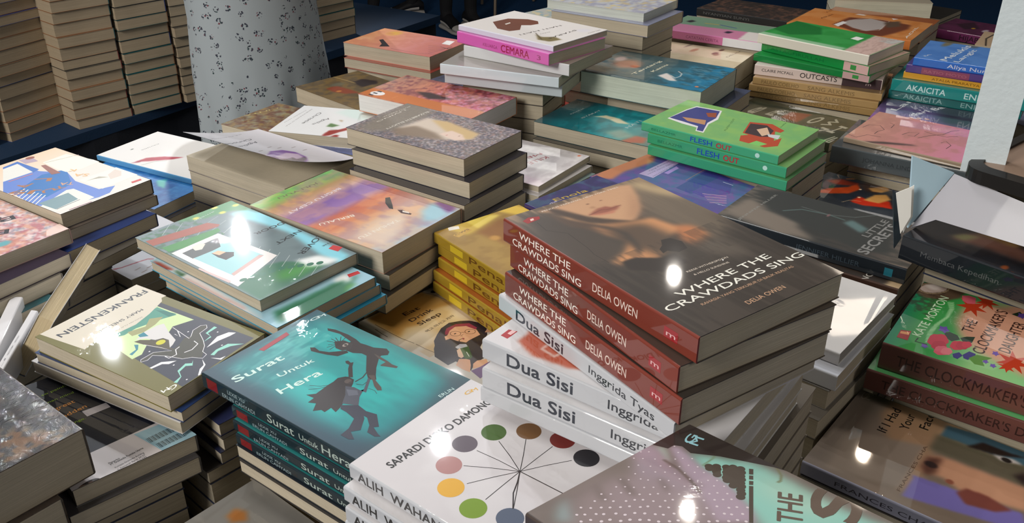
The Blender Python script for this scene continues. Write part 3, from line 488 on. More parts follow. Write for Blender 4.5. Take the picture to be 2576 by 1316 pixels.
DES={
'craw':((118,52,40),(64,56,50),[('S','WHERE THE',0.1,0.4,0.56,0.86,(236,226,218),0.25),('S','CRAWDADS SING',0.06,0.46,0.14,0.44,(236,226,218),0.25),('S','DELIA OWEN',0.52,0.74,0.3,0.66,(226,206,196),0.1),('R',0.86,0.92,0.3,0.7,(150,28,34)),('S','m',0.87,0.91,0.4,0.6,(220,180,180),0.2)]),
'craw2':((118,52,40),(62,54,48),[('S','WHERE THE',0.1,0.4,0.56,0.86,(236,226,218),0.25),('S','CRAWDADS SING',0.06,0.46,0.14,0.44,(236,226,218),0.25),('S','DELIA OWEN',0.52,0.74,0.3,0.66,(226,206,196),0.1),('R',0.86,0.92,0.3,0.7,(150,28,34)),('S','m',0.87,0.91,0.4,0.6,(220,180,180),0.2)]),
'craw3':((118,52,40),(58,52,46),[('S','WHERE THE',0.1,0.4,0.56,0.86,(236,226,218),0.25),('S','CRAWDADS SING',0.06,0.46,0.14,0.44,(236,226,218),0.25),('S','DELIA OWEN',0.52,0.74,0.3,0.66,(226,206,196),0.1),('R',0.86,0.92,0.3,0.7,(150,28,34)),('S','m',0.87,0.91,0.4,0.6,(220,180,180),0.2)]),
'dua1':((182,185,191),(204,203,206),[('S','Dua Sisi',0.12,0.42,0.2,0.84,(40,46,58),1.2),('S','Inggrida Tyas',0.57,0.91,0.3,0.76,(40,44,52),0.5)]),
'dua2':((182,185,191),(204,203,206),[('S','Dua Sisi',0.12,0.42,0.2,0.84,(40,46,58),1.2),('S','Inggrida Tyas',0.57,0.91,0.3,0.76,(40,44,52),0.5)]),
'dua3':((182,185,191),(204,203,206),[('S','Dua Sisi',0.12,0.42,0.2,0.84,(40,46,58),1.2),('S','Inggrida Tyas',0.57,0.91,0.3,0.76,(40,44,52),0.5)]),
'under_dua':((182,185,191),(220,220,222),[]),
'sap1':((182,185,191),(202,200,203),[('S','ALIH  WAHANA',0.04,0.46,0.18,0.84,(34,32,32),1.1),('S','SAPARDI DJOKO DAMONO',0.52,0.9,0.34,0.7,(34,32,32),0.5)]),
'sap2':((182,185,191),(202,200,203),[('S','ALIH  WAHANA',0.04,0.46,0.18,0.84,(34,32,32),1.1),('S','SAPARDI DJOKO DAMONO',0.52,0.9,0.34,0.7,(34,32,32),0.5)]),
'sap3':((182,185,191),(202,200,203),[('S','ALIH  WAHANA',0.04,0.46,0.18,0.84,(34,32,32),1.1),('S','SAPARDI DJOKO DAMONO',0.52,0.9,0.34,0.7,(34,32,32),0.5)]),
'sap4':((182,185,191),(202,200,203),[('S','ALIH  WAHANA',0.04,0.46,0.18,0.84,(34,32,32),1.1),('S','SAPARDI DJOKO DAMONO',0.52,0.9,0.34,0.7,(34,32,32),0.5)]),
'surat1':((26,44,52),(40,120,120),[('R',0.03,0.1,0.15,0.85,(120,30,34)),('S','LEXIE XU',0.17,0.28,0.56,0.82,(150,170,176),0.1),('S','ERLIN CAHYADI',0.13,0.34,0.14,0.42,(150,170,176),0.1),('S','Surat',0.42,0.58,0.24,0.8,(170,186,180),0.5),('S','Untuk',0.61,0.72,0.28,0.66,(170,186,180),0.4),('S','Hera',0.74,0.9,0.24,0.8,(170,186,180),0.5)]),
'surat2':((24,40,48),(40,120,120),[('R',0.03,0.1,0.15,0.85,(120,30,34)),('S','LEXIE XU',0.17,0.28,0.56,0.82,(150,170,176),0.1),('S','ERLIN CAHYADI',0.13,0.34,0.14,0.42,(150,170,176),0.1),('S','Surat',0.42,0.58,0.24,0.8,(170,186,180),0.5),('S','Untuk',0.61,0.72,0.28,0.66,(170,186,180),0.4),('S','Hera',0.74,0.9,0.24,0.8,(170,186,180),0.5)]),
'surat3':((24,40,48),(40,120,120),[('R',0.03,0.1,0.15,0.85,(120,30,34)),('S','LEXIE XU',0.17,0.28,0.56,0.82,(150,170,176),0.1),('S','ERLIN CAHYADI',0.13,0.34,0.14,0.42,(150,170,176),0.1),('S','Surat',0.42,0.58,0.24,0.8,(170,186,180),0.5),('S','Untuk',0.61,0.72,0.28,0.66,(170,186,180),0.4),('S','Hera',0.74,0.9,0.24,0.8,(170,186,180),0.5)]),
'surat4':((24,40,48),(40,120,120),[('R',0.03,0.1,0.15,0.85,(120,30,34)),('S','LEXIE XU',0.17,0.28,0.56,0.82,(150,170,176),0.1),('S','ERLIN CAHYADI',0.13,0.34,0.14,0.42,(150,170,176),0.1),('S','Surat',0.42,0.58,0.24,0.8,(170,186,180),0.5),('S','Untuk',0.61,0.72,0.28,0.66,(170,186,180),0.4),('S','Hera',0.74,0.9,0.24,0.8,(170,186,180),0.5)]),
'pale_a':('r',(30,36,44),[]),
'pale_b':('r',(36,36,40),[]),
'grey1':((110,108,104),(110,108,104),[]),
'frank':('r',(104,98,40),[]),
'fr2':('r',(24,50,96),[]),
'fr3':('r',(206,204,204),[]),
'fr4':('r',(30,36,70),[]),
'fr5':('r',(60,56,50),[]),
'fr6':('r',(26,32,60),[]),
'fr7':('r',(50,46,44),[]),
'lover':('r',(104,122,126),[]),
'lover2':('r',(40,150,190),[]),
'lover3':('r',(40,150,190),[]),
'lover4':('r',(40,150,190),[]),
'begitu1':('r',(190,150,130),[]),
'begitu2':('r',(60,56,54),[]),
'begitu3':('r',(60,56,54),[]),
'elli1':('r',(40,38,44),[]),
'elli2':('r',(36,36,48),[]),
'elli3':('r',(36,36,48),[]),
'elli4':('r',(36,36,48),[]),
'atlas1':('r',(60,60,70),[]),
'atlas2':('r',(90,80,74),[]),
'atlas3':('r',(36,56,110),[]),
'atlas4':('r',(80,76,70),[]),
'bob1':('r',(190,160,156),[]),
'bob2':('r',(44,34,56),[]),
'bob3':('r',(110,104,96),[]),
'bob4':('r',(30,90,100),[]),
'white1':('s',(90,150,196),[]),
'blue1':('r',(40,110,180),[]),
'blue2':('r',(60,60,66),[]),
'christie2':('r',(190,188,186),[]),
'christie2b':('r',(60,80,140),[]),
'christie_b':('r',(110,100,92),[]),
'chr3':('r',(206,206,210),[]),
'chr3b':('r',(60,58,56),[]),
'brown':('r',(118,92,64),[]),
'dkbrown':('r',(92,76,50),[]),
'iii':('r',(196,112,50),[]),
'bluegold':('r',(60,66,90),[]),
'redcov':('r',(180,74,60),[]),
'iii_c':('r',(160,60,50),[]),
'pink':('r',(200,130,116),[]),
'pink2':('r',(150,60,50),[]),
'pink3':('r',(120,90,80),[]),
'heart':('s',(206,206,222),[]),
'cemara':((206,96,176),(206,110,180),[('S','KELUARGA',0.3,0.46,0.3,0.6,(150,60,110),0.2),('S','CEMARA',0.5,0.8,0.2,0.84,(156,40,80),0.9),('S','3',0.88,0.92,0.3,0.7,(150,60,110),0.3)]),
'cem3':((206,208,212),(140,126,120),[]),
'cem4':((196,208,216),(150,146,140),[]),
'cem5':((176,186,192),(160,160,160),[]),
'water':('r',(176,170,160),[]),
'wtop':('r',(190,192,196),[]),
'wtop2':('r',(120,124,150),[]),
'cream':('r',(206,190,160),[]),
'susu':('r',(66,98,106),[]),
'teal1':('r',(30,60,66),[]),
'teal2':('r',(40,40,40),[]),
'flesh1':((62,160,116),(120,176,104),[('S','BELLAZMR',0.08,0.27,0.34,0.62,(30,110,80),0.2),('S','FLESH',0.38,0.54,0.22,0.78,(24,70,170),0.9),('S','OUT',0.57,0.68,0.22,0.78,(180,30,40),0.9),('E',0.86,0.5,3.2,(180,220,210))]),
'flesh2':((54,152,110),(120,176,104),[('S','BELLAZMR',0.08,0.27,0.34,0.62,(30,110,80),0.2),('S','FLESH',0.38,0.54,0.22,0.78,(24,70,170),0.9),('S','OUT',0.57,0.68,0.22,0.78,(180,30,40),0.9),('E',0.86,0.5,3.2,(180,220,210))]),
'flesh3':((50,150,110),(80,140,90),[]),
'kita':((58,44,110),(80,76,140),[]),
'kille1':('r',(206,200,200),[]),
'kille2':('r',(170,166,166),[]),
'kille3':('r',(120,140,140),[]),
'pen1':((150,122,36),(170,130,40),[('R',0.16,0.28,0.2,0.8,(196,170,40)),('S','Penaka',0.34,0.8,0.2,0.82,(92,60,18),0.9)]),
'pen2':((150,122,36),(150,80,30),[('R',0.16,0.28,0.2,0.8,(196,170,40)),('S','Penaka',0.34,0.8,0.2,0.82,(92,60,18),0.9)]),
'pen3':((150,122,36),(150,80,30),[('R',0.16,0.28,0.2,0.8,(196,170,40)),('S','Penaka',0.34,0.8,0.2,0.82,(92,60,18),0.9)]),
'pen4':((150,122,36),(150,80,30),[('R',0.16,0.28,0.2,0.8,(196,170,40)),('S','Penaka',0.34,0.8,0.2,0.82,(92,60,18),0.9)]),
'pen5':((150,124,36),(150,80,30),[('R',0.16,0.28,0.2,0.8,(196,170,40)),('S','Penaka',0.34,0.8,0.2,0.82,(92,60,18),0.9)]),
'eat':((206,198,186),(214,206,192),[]),
'secrets1':((30,38,46),(72,68,64),[('S','JENNIFER HILLIER',0.45,0.78,0.3,0.62,(70,84,96),0.1),('R',0.9,0.94,0.25,0.75,(40,120,140))]),
'craw_b':((84,60,50),(70,60,54),[]),
'wr1':((214,212,212),(226,223,220),[]),
'wr2':((206,208,214),(206,208,216),[('R',0.03,0.14,0.25,0.75,(150,28,36)),('S','m',0.05,0.12,0.36,0.62,(230,190,190),0.3)]),
'wr3':('r',(120,116,110),[]),
'wr4':('r',(110,104,96),[]),
'clock1':((108,66,58),(96,178,110),[('S',"THE CLOCKMAKER'S DAUGHTER",0.07,0.88,0.3,0.72,(52,26,24),0.25)]),
'clock2':((104,62,56),(96,178,110),[('S',"THE CLOCKMAKER'S DAUGHTER",0.07,0.88,0.3,0.72,(52,26,24),0.25)]),
'face':((150,150,166),(140,120,104),[('S','FRANCES CHA',0.14,0.5,0.3,0.62,(60,56,64),0.2),('R',0.66,1,0.05,0.95,(110,90,160))]),
'green1':((214,210,198),(40,140,60),[]),
'green2':((20,136,64),(30,130,60),[('R',0.78,0.995,0.04,0.96,(206,170,166)),('R',0.84,0.89,0.25,0.75,(60,140,70)),('S','I ASTAGFIRULLAH',0.06,0.6,0.3,0.66,(16,110,56),0.3)]),
'green3':((18,120,58),(30,130,60),[('R',0.78,0.995,0.04,0.96,(190,156,156)),('R',0.86,0.91,0.25,0.75,(60,140,70))]),
'outc':((206,190,184),(206,190,184),[('S','CLAIRE MCFALL',0.06,0.32,0.42,0.7,(60,54,54),0.3),('S','OUTCASTS',0.37,0.66,0.28,0.78,(60,54,54),0.5),('R',0.7,0.995,0.03,0.97,(64,46,52)),('S','m',0.88,0.92,0.3,0.6,(200,180,180),0.4)]),
'san1':((166,136,90),(150,120,80),[('S','PAULO COELHO',0.07,0.37,0.22,0.76,(124,100,64),0.4),('S','SANG ALKEMIS',0.44,0.8,0.22,0.78,(124,100,64),0.4)]),
'san2':((160,130,84),(150,120,80),[('S','PAULO COELHO',0.07,0.37,0.22,0.76,(124,100,64),0.4),('S','SANG ALKEMIS',0.44,0.8,0.22,0.78,(124,100,64),0.4)]),
'san3':((150,122,78),(150,120,80),[('S','PAULO COELHO',0.07,0.37,0.22,0.76,(124,100,64),0.4),('S','SANG ALKEMIS',0.44,0.8,0.22,0.78,(124,100,64),0.4)]),
'anak':((190,110,50),(200,124,60),[]),
'anak2':((150,90,50),(160,90,50),[]),
'blu1':((24,100,190),(70,120,190),[('S','Aliya Nurana',0.26,0.64,0.28,0.78,(196,206,226),0.4)]),
'blu2':((70,50,120),(70,60,130),[('R',0.12,0.48,0.08,0.9,(130,60,90)),('S','RATIO MOTO',0.14,0.46,0.3,0.66,(160,90,110),0.2),('S','AKU',0.72,0.88,0.22,0.8,(196,196,226),0.4)]),
'blu3':((206,150,44),(206,150,44),[('S','ATALIA PRARATYA',0.22,0.58,0.3,0.7,(120,84,30),0.3)]),
'aka1':((20,130,126),(24,120,116),[('S','AKAICITA',0.12,0.42,0.24,0.74,(190,220,220),0.7),('S','ENIGMA',0.56,0.84,0.24,0.74,(190,220,220),0.6)]),
'aka2':((14,96,96),(20,96,96),[('S','AKAICITA',0.12,0.42,0.28,0.78,(130,170,170),0.6),('S','ENIGMA',0.56,0.84,0.28,0.78,(130,170,170),0.5)]),
'lari':((120,70,140),(110,86,140),[]),
'pinkmag':((150,132,112),(110,90,90),[]),
'joh':((70,78,82),(50,56,60),[('S','JOHANNA LINDSEY',0.22,0.62,0.42,0.66,(52,58,62),0.3)]),
'redhair':((34,44,52),(38,46,54),[]),
'pinkgreen':((196,110,160),(190,120,150),[('R',0.62,0.995,0.03,0.97,(206,208,214)),('S','CATATAN CERITA',0.26,0.58,0.3,0.66,(140,66,110),0.2),('E',0.08,0.5,4.5,(50,40,46))]),
'dark1':((34,34,36),(60,48,44),[('S','NYANYIAN SUNYI',0.08,0.6,0.3,0.66,(90,90,90),0.2)]),
'darklet':((50,54,40),(58,62,46),[]),
'hijab':((104,40,84),(104,44,84),[('S','HIJAB',0.3,0.5,0.22,0.78,(44,20,36),0.8),('E',0.58,0.5,4.5,(190,140,40))]),
'bar1':('r',(60,58,60),[]),
'bar2':('r',(60,58,60),[]),
'foil':('r',(60,48,40),[]),
'foil2':('r',(60,50,44),[]),
'enola':((50,40,96),(56,48,104),[]),
'stripe':('r',(206,180,150),[]),
'rblue':((40,70,150),(40,70,150),[]),
'rwhite':('r',(216,206,212),[]),
'rthick':('r',(120,124,150),[]),
'cremb':('r',(190,180,160),[]),
'farthin':('r',(50,48,46),[]),
'christie':('r',(150,146,140),[])}
ART={
'craw':[('f',(66,57,50)),('vg',((0,(150,125,98)),(0.1,(125,104,84)),(0.26,(88,76,66)),(0.5,(64,56,49)),(0.75,(58,51,46)),(1,(64,56,50)))),('n',4,40,(40,34,30),0.5,0.5,3,None),('p',[(109.4,-1.3),(130.7,5.4),(141.3,37.9),(141.8,73.7),(131,105.9),(104.5,117.4),(94.7,85.3),(94.6,49.5)],(112,98,82),6,0.8),('p',[(118.8,3.3),(133.4,7.3),(137.8,27.3),(137.4,51.2),(125.8,35),(118.6,13.6)],(190,165,125),4,0.8),('p',[(24.4,5),(40.8,6.5),(109.9,3.2),(121,7),(110.1,27.8),(96.7,45.3),(82.4,57.2),(74.9,59.9),(64.2,50.5),(52.7,35.2),(43.2,22.1)],(196,152,116),2,1),('p',[(116.4,12),(98.8,43.1),(82.4,57.2),(73.9,56.5),(92.5,38.6)],(165,122,92),4,0.8),('b',67.2,16.8,1.5,0.8,0,(120,82,62),0.7,1),('b',80.2,17.4,1.6,0.6,0,(140,98,74),0.7,1),('b',66.4,23.8,2.5,2,0,(178,134,100),0.9,1),('p',[(54.6,32.9),(68.5,27.2),(76.2,28),(78.4,31.4),(88,32.5),(78,37.6),(68.3,37.2),(60.7,35.5)],(150,88,70),0.8,1),('p',[(55.9,33.3),(67.8,36.8),(79,37.4),(73,40.5),(62.8,37.9)],(186,116,92),0.8,1),('l',[(55.4,33),(68.6,31),(73.3,33.4),(87.2,32.9)],0.5,(105,60,48),1),('p',[(35.6,3.8),(42.5,10.6),(53.9,38.7),(76,60.6),(89.7,73),(80.7,73.6),(57,54.2),(40.9,34.8),(33.8,13.6)],(74,58,48),2,1),('p',[(33.1,17.6),(39.6,28.6),(43.3,41.8),(57,55.1),(44.7,49.7),(36.1,34.9)],(205,155,108),1.5,1),('p',[(11.4,1.3),(27.7,11.1),(32.6,25.4),(36.5,40.4),(49.7,53.3),(66.2,80.3),(61.4,102.7),(26.9,123),(7.2,94.6),(-1.7,50)],(72,62,54),4,1),('p',[(40.2,35),(47.9,48.9),(71.7,58.9),(91.8,63.2),(97.5,89.7),(71.2,97.5),(64.9,110.7),(49.8,114.6),(34.5,107.2),(20.5,106.6),(19.2,99.9),(37.1,93.4),(49.6,82.1),(44.3,68)],(196,138,92),2.2,1),('p',[(29.9,7.6),(37.6,30.3),(54.4,56.3),(59,73.1),(51.8,96.4),(42.7,102.2),(51.1,83.2),(47.2,64.7),(30.5,39.2)],(84,66,54),1.5,1),('p',[(42.4,47.8),(54,64.2),(53.2,79.5),(48.3,70.7)],(176,124,86),2,1),('p',[(96.7,83.6),(106.4,89.1),(107.8,102.4),(101.8,111.5),(85.3,115.2),(80.5,104.1)],(196,120,72),3,0.9),('p',[(82.2,113),(103.8,110.2),(111.4,131.2),(106.5,152.5),(93,138.1),(78.8,127.9)],(98,88,78),5,0.7),('p',[(49.8,55.7),(79.8,66),(83.5,95.8),(82.3,118.1),(82.7,142.7),(61.5,150.7),(52.5,109.2),(43.4,77.7)],(58,50,44),5,0.8),('n',3,14,(48,42,38),0.35,0.55,9,(0,95,130,130)),('p',[(25.1,104.1),(37.1,104.3),(49.8,114.6),(64.4,115.2),(62.1,130.4),(38.1,129.5),(21.2,115.2)],(42,34,30),1.2,1),('P',[(71.2,94.9),(78.8,96.4),(82.1,105.2),(77.7,114.8),(68.8,115.9),(63.4,109.6),(58.3,110.9),(60.3,104.9),(66.1,101.5)],(36,28,25)),('L',[(16.2,20.8),(13.7,35.5),(23.6,47.9),(20.6,74.2),(17.9,84.6),(18.5,99.4)],0.35,(38,30,26)),('P',[(8.7,12.6),(15.7,9.7),(24.1,12.7),(21.7,16.8),(9.5,18.2)],(150,28,26)),('P',[(15.3,12.8),(18.4,12.8),(17,15.7),(13.9,15.8)],(230,200,190)),('T','WHERE THE',25,161.2,1.8,90.5,6.6,(240,236,226),0.3),('T','CRAWDADS SING',6.5,170.1,0,129.7,6.6,(240,236,226),0.3),('T','RAHASIA YANG TERKUBUR DI BALIK REALITAS',29,176.7,0,87.4,2.5,(196,158,128),0),('T','DELIA OWEN',53.6,192.5,0.5,36,4.2,(206,164,132),0),('T','REESE WITHERSPOON',52.1,140.6,-1.3,38.5,2,(215,205,190),0),('T','& HELLO SUNSHINE',53.2,146.1,-1.9,32.4,2,(215,205,190),0),('T','PENULIS TERKENAL NEW YORK TIMES',30.7,8.2,1.4,78.4,1.9,(232,220,205),0)],
'sap1':[('f',(202,199,202)),('n',30,30,(190,186,190),0.4,0.5,4,None),('L',[(68.2,96.9),(67.9,78.4),(66.3,59.5)],0.55,(40,34,34)),('E',66.5,48.1,9.2,9.2,0,(88,78,88)),('L',[(68.2,96.9),(76.5,81.3),(83.9,65.1)],0.55,(40,34,34)),('E',89.3,56,9.2,9.2,0,(62,92,30)),('L',[(68.2,96.9),(83.3,88.1),(97.8,79)],0.55,(40,34,34)),('E',106.2,75.1,9.2,9.2,0,(112,80,48)),('L',[(68.2,96.9),(86.1,97.7),(103.3,98.7)],0.55,(40,34,34)),('E',113.4,100.1,9.2,9.2,0,(116,46,42)),('L',[(68.2,96.9),(84.5,107.3),(99.7,118)],0.55,(40,34,34)),('E',108.1,124.5,9.2,9.2,0,(38,37,42)),('L',[(68.2,96.9),(59,79.9),(48.4,62.8)],0.55,(40,34,34)),('E',42.6,54.5,9.2,9.2,0,(165,120,118)),('L',[(68.2,96.9),(52.7,86.5),(36.3,76.5)],0.55,(40,34,34)),('E',26.7,70.7,9.2,9.2,0,(210,160,52)),('L',[(68.2,96.9),(50.6,96.4),(32.5,96.1)],0.55,(40,34,34)),('E',21.4,95,9.2,9.2,0,(112,142,36)),('L',[(68.2,96.9),(52.9,106.5),(37.2,115.8)],0.55,(40,34,34)),('E',29.4,119.3,9.2,9.2,0,(80,90,110)),('L',[(68.2,96.9),(69.2,138),(69.7,157.2)],0.7,(36,30,30)),('L',[(68.2,96.9),(58.6,102.2),(48.8,106.5),(37.1,115.6)],0.9,(40,34,34)),('T','SAPARDI DJOKO DAMONO',15.5,26.1,-3.9,101.3,7.2,(34,32,32),1.1),('T','G',110.6,11.3,-2.5,6.8,4,(206,160,60),0.5),('T','M',116.7,12.1,-19.2,4.9,4,(206,160,60),0.5)],
'surat1':[('f',(28,160,160)),('vg',((0,(34,96,110)),(0.12,(44,150,152)),(0.3,(30,166,166)),(0.75,(22,168,166)),(0.92,(30,120,130)),(1,(36,62,72)))),('n',14,50,(22,120,125),0.45,0.5,5,None),('n',18,5,(110,200,196),0.5,0.55,6,(10,0,110,60)),('p',[(0,0),(13.4,0),(21.5,61.7),(16.1,123.4),(26.9,205.7),(0,205.7)],(38,58,76),9,0.9),('p',[(26.9,24.7),(48.4,32.9),(67.2,41.1),(64.5,67.9),(40.3,69.9)],(40,92,108),8,0.6),('p',[(126.4,0),(134.5,0),(134.5,205.7),(118.3,205.7),(127.7,102.9)],(62,80,86),6,0.85),('p',[(0,185.2),(67.2,191.3),(134.5,176.9),(134.5,205.7),(0,205.7)],(44,66,78),6,0.8),('p',[(0,0),(134.5,0),(134.5,5.1),(0,8.2)],(40,70,86),5,0.8),('P',[(84.7,45.4),(87.4,49),(86.1,56.2),(89.9,65),(101.3,75.6),(100,79.7),(90.1,76.1),(85.8,66.6),(82.9,56.9),(81.3,50.7)],(46,36,34)),('P',[(116.9,33.7),(119.9,41.5),(121,58),(119.7,69.3),(117.6,77.2),(118.7,83.1),(119.7,91.9),(125.5,102.7),(123.2,108.4),(118.5,110.9),(114.3,106.8),(110.6,107.7),(98.2,116.5),(89.6,124.3),(85.2,129.3),(81,123.6),(89.1,112.8),(106.3,96.2),(106.2,90.2),(102,83.2),(101,75.9),(106,69.3),(114.1,68),(117.1,50.4),(114.3,37.2)],(46,36,34)),('P',[(112.7,98.8),(112.5,107.2),(111.6,117.5),(110.2,124.1),(110.9,130.7),(108.2,131.3),(104.3,121.9),(102.6,118.2),(102.8,116.6),(109.2,117.1),(109.4,108.9)],(76,64,58)),('P',[(105,55.9),(111.8,61.8),(112.7,72.2),(105.2,77.2),(98.6,72.8),(98.1,64.8)],(52,44,42)),('E',107,68.2,3.2,2.1,0,(150,138,128)),('E',107.2,68.5,1.3,1.6,0,(40,36,34)),('L',[(104.3,64),(103.7,55.9),(101.4,49.6)],0.7,(46,36,34)),('L',[(104.3,64),(101.8,58.6),(97.6,55.2)],0.7,(46,36,34)),('L',[(104.3,64),(100,59.9),(93.9,57.7)],0.7,(46,36,34)),('L',[(104.3,64),(106.2,56.1),(106.4,50.1)],0.7,(46,36,34)),('L',[(104.3,64),(108.1,57.1),(110.1,52)],0.7,(46,36,34)),('L',[(104.3,64),(110.2,58.4),(114.5,54.7)],0.7,(46,36,34)),('L',[(104.3,64),(99.5,62.2),(93,62.4)],0.7,(46,36,34)),('L',[(104.3,64),(110.8,60.7),(115.6,59.3)],0.7,(46,36,34)),('P',[(85.6,119),(89,123.5),(83.8,130),(79.8,140.4),(76.7,144.1),(74.4,141.1),(77.2,134.5),(82.1,127.8)],(76,64,58)),('P',[(88.8,87.2),(90.9,88.6),(89.9,93),(92,94.3),(86.6,98.4),(75.3,110.7),(73,107.7),(82,97.8),(86.7,94.3),(86.7,90.1)],(46,36,34)),('P',[(73.6,107.1),(72.2,104.5),(66.8,100.8),(60.6,101.9),(54.5,101.7),(39.9,102.9),(33.8,97.4),(34.6,106),(27.5,106.6),(30.6,113.1),(22,118.7),(27.3,123.3),(26.9,127.6),(34.1,127.6),(32.3,134.8),(38.5,133.4),(48.4,129.4),(57.5,123.8),(68.5,117.7),(73.6,113.8)],(40,32,32)),('L',[(56.2,103.9),(49.5,97.7),(44.5,89.6)],0.5,(46,36,34)),('L',[(54,103.6),(45.2,98.4),(40.2,93)],0.5,(46,36,34)),('L',[(71.9,116.9),(80.4,117.5),(88.5,114.7)],1.2,(46,36,34)),('L',[(70.2,119.9),(72.5,125.6),(78.1,125.1)],0.6,(46,36,34)),('L',[(71.9,132.6),(73,139.3),(70.8,144)],0.4,(46,36,34)),('E',68.8,111.4,3.3,3,0,(82,70,66)),('E',68.5,114.5,2.3,1.2,0,(58,48,46)),('P',[(62.4,114.8),(65.8,121.9),(65.8,129.7),(66.4,135.6),(82.1,125.1),(83.3,121.3),(68.6,130.8),(58.7,135.6),(49.7,143.5),(43.7,130.5),(53.7,123.8)],(70,72,84)),('P',[(59.7,118.9),(64.1,127.5),(60.3,132.6),(54.3,127.1)],(92,96,110)),('P',[(41.6,131.4),(50.2,142.9),(48.3,153.7),(50.6,163.9),(40,176.7),(36.9,173.7),(33.1,182.3),(32,186.4),(29.1,182.6),(29.4,174),(36.8,169),(42.7,160.6),(42.6,156.9),(40.4,159.8),(28.2,167.9),(22,163.1),(17,172),(14.4,168.6),(14.3,159.5),(23.9,158.7),(35.3,153.1),(37.6,141.9),(37.7,134.8)],(44,46,62)),('T','Surat',9.3,35.8,-6.3,49.9,9.5,(196,224,218),0.9),('T','Untuk',37.2,59.8,-9.9,35.5,6.5,(196,224,218),0.7),('T','Hera',21.7,79.8,-8.7,41.9,9.5,(196,224,218),0.9),('P',[(53.9,10.8),(89,7.9),(87.8,13.6),(55.4,16.4)],(150,24,40)),('T','G',116.1,12.6,-6.8,10.1,4.6,(200,220,220),0.8),('T','M',124.5,13.7,-14.7,7.9,4.6,(200,220,220),0.8),('T','ERLIN',99.3,190.8,-6.8,16,4,(200,228,228),0),('T','LEXIE XU',100.5,196.4,-6.8,16.8,4,(200,228,228),0)],
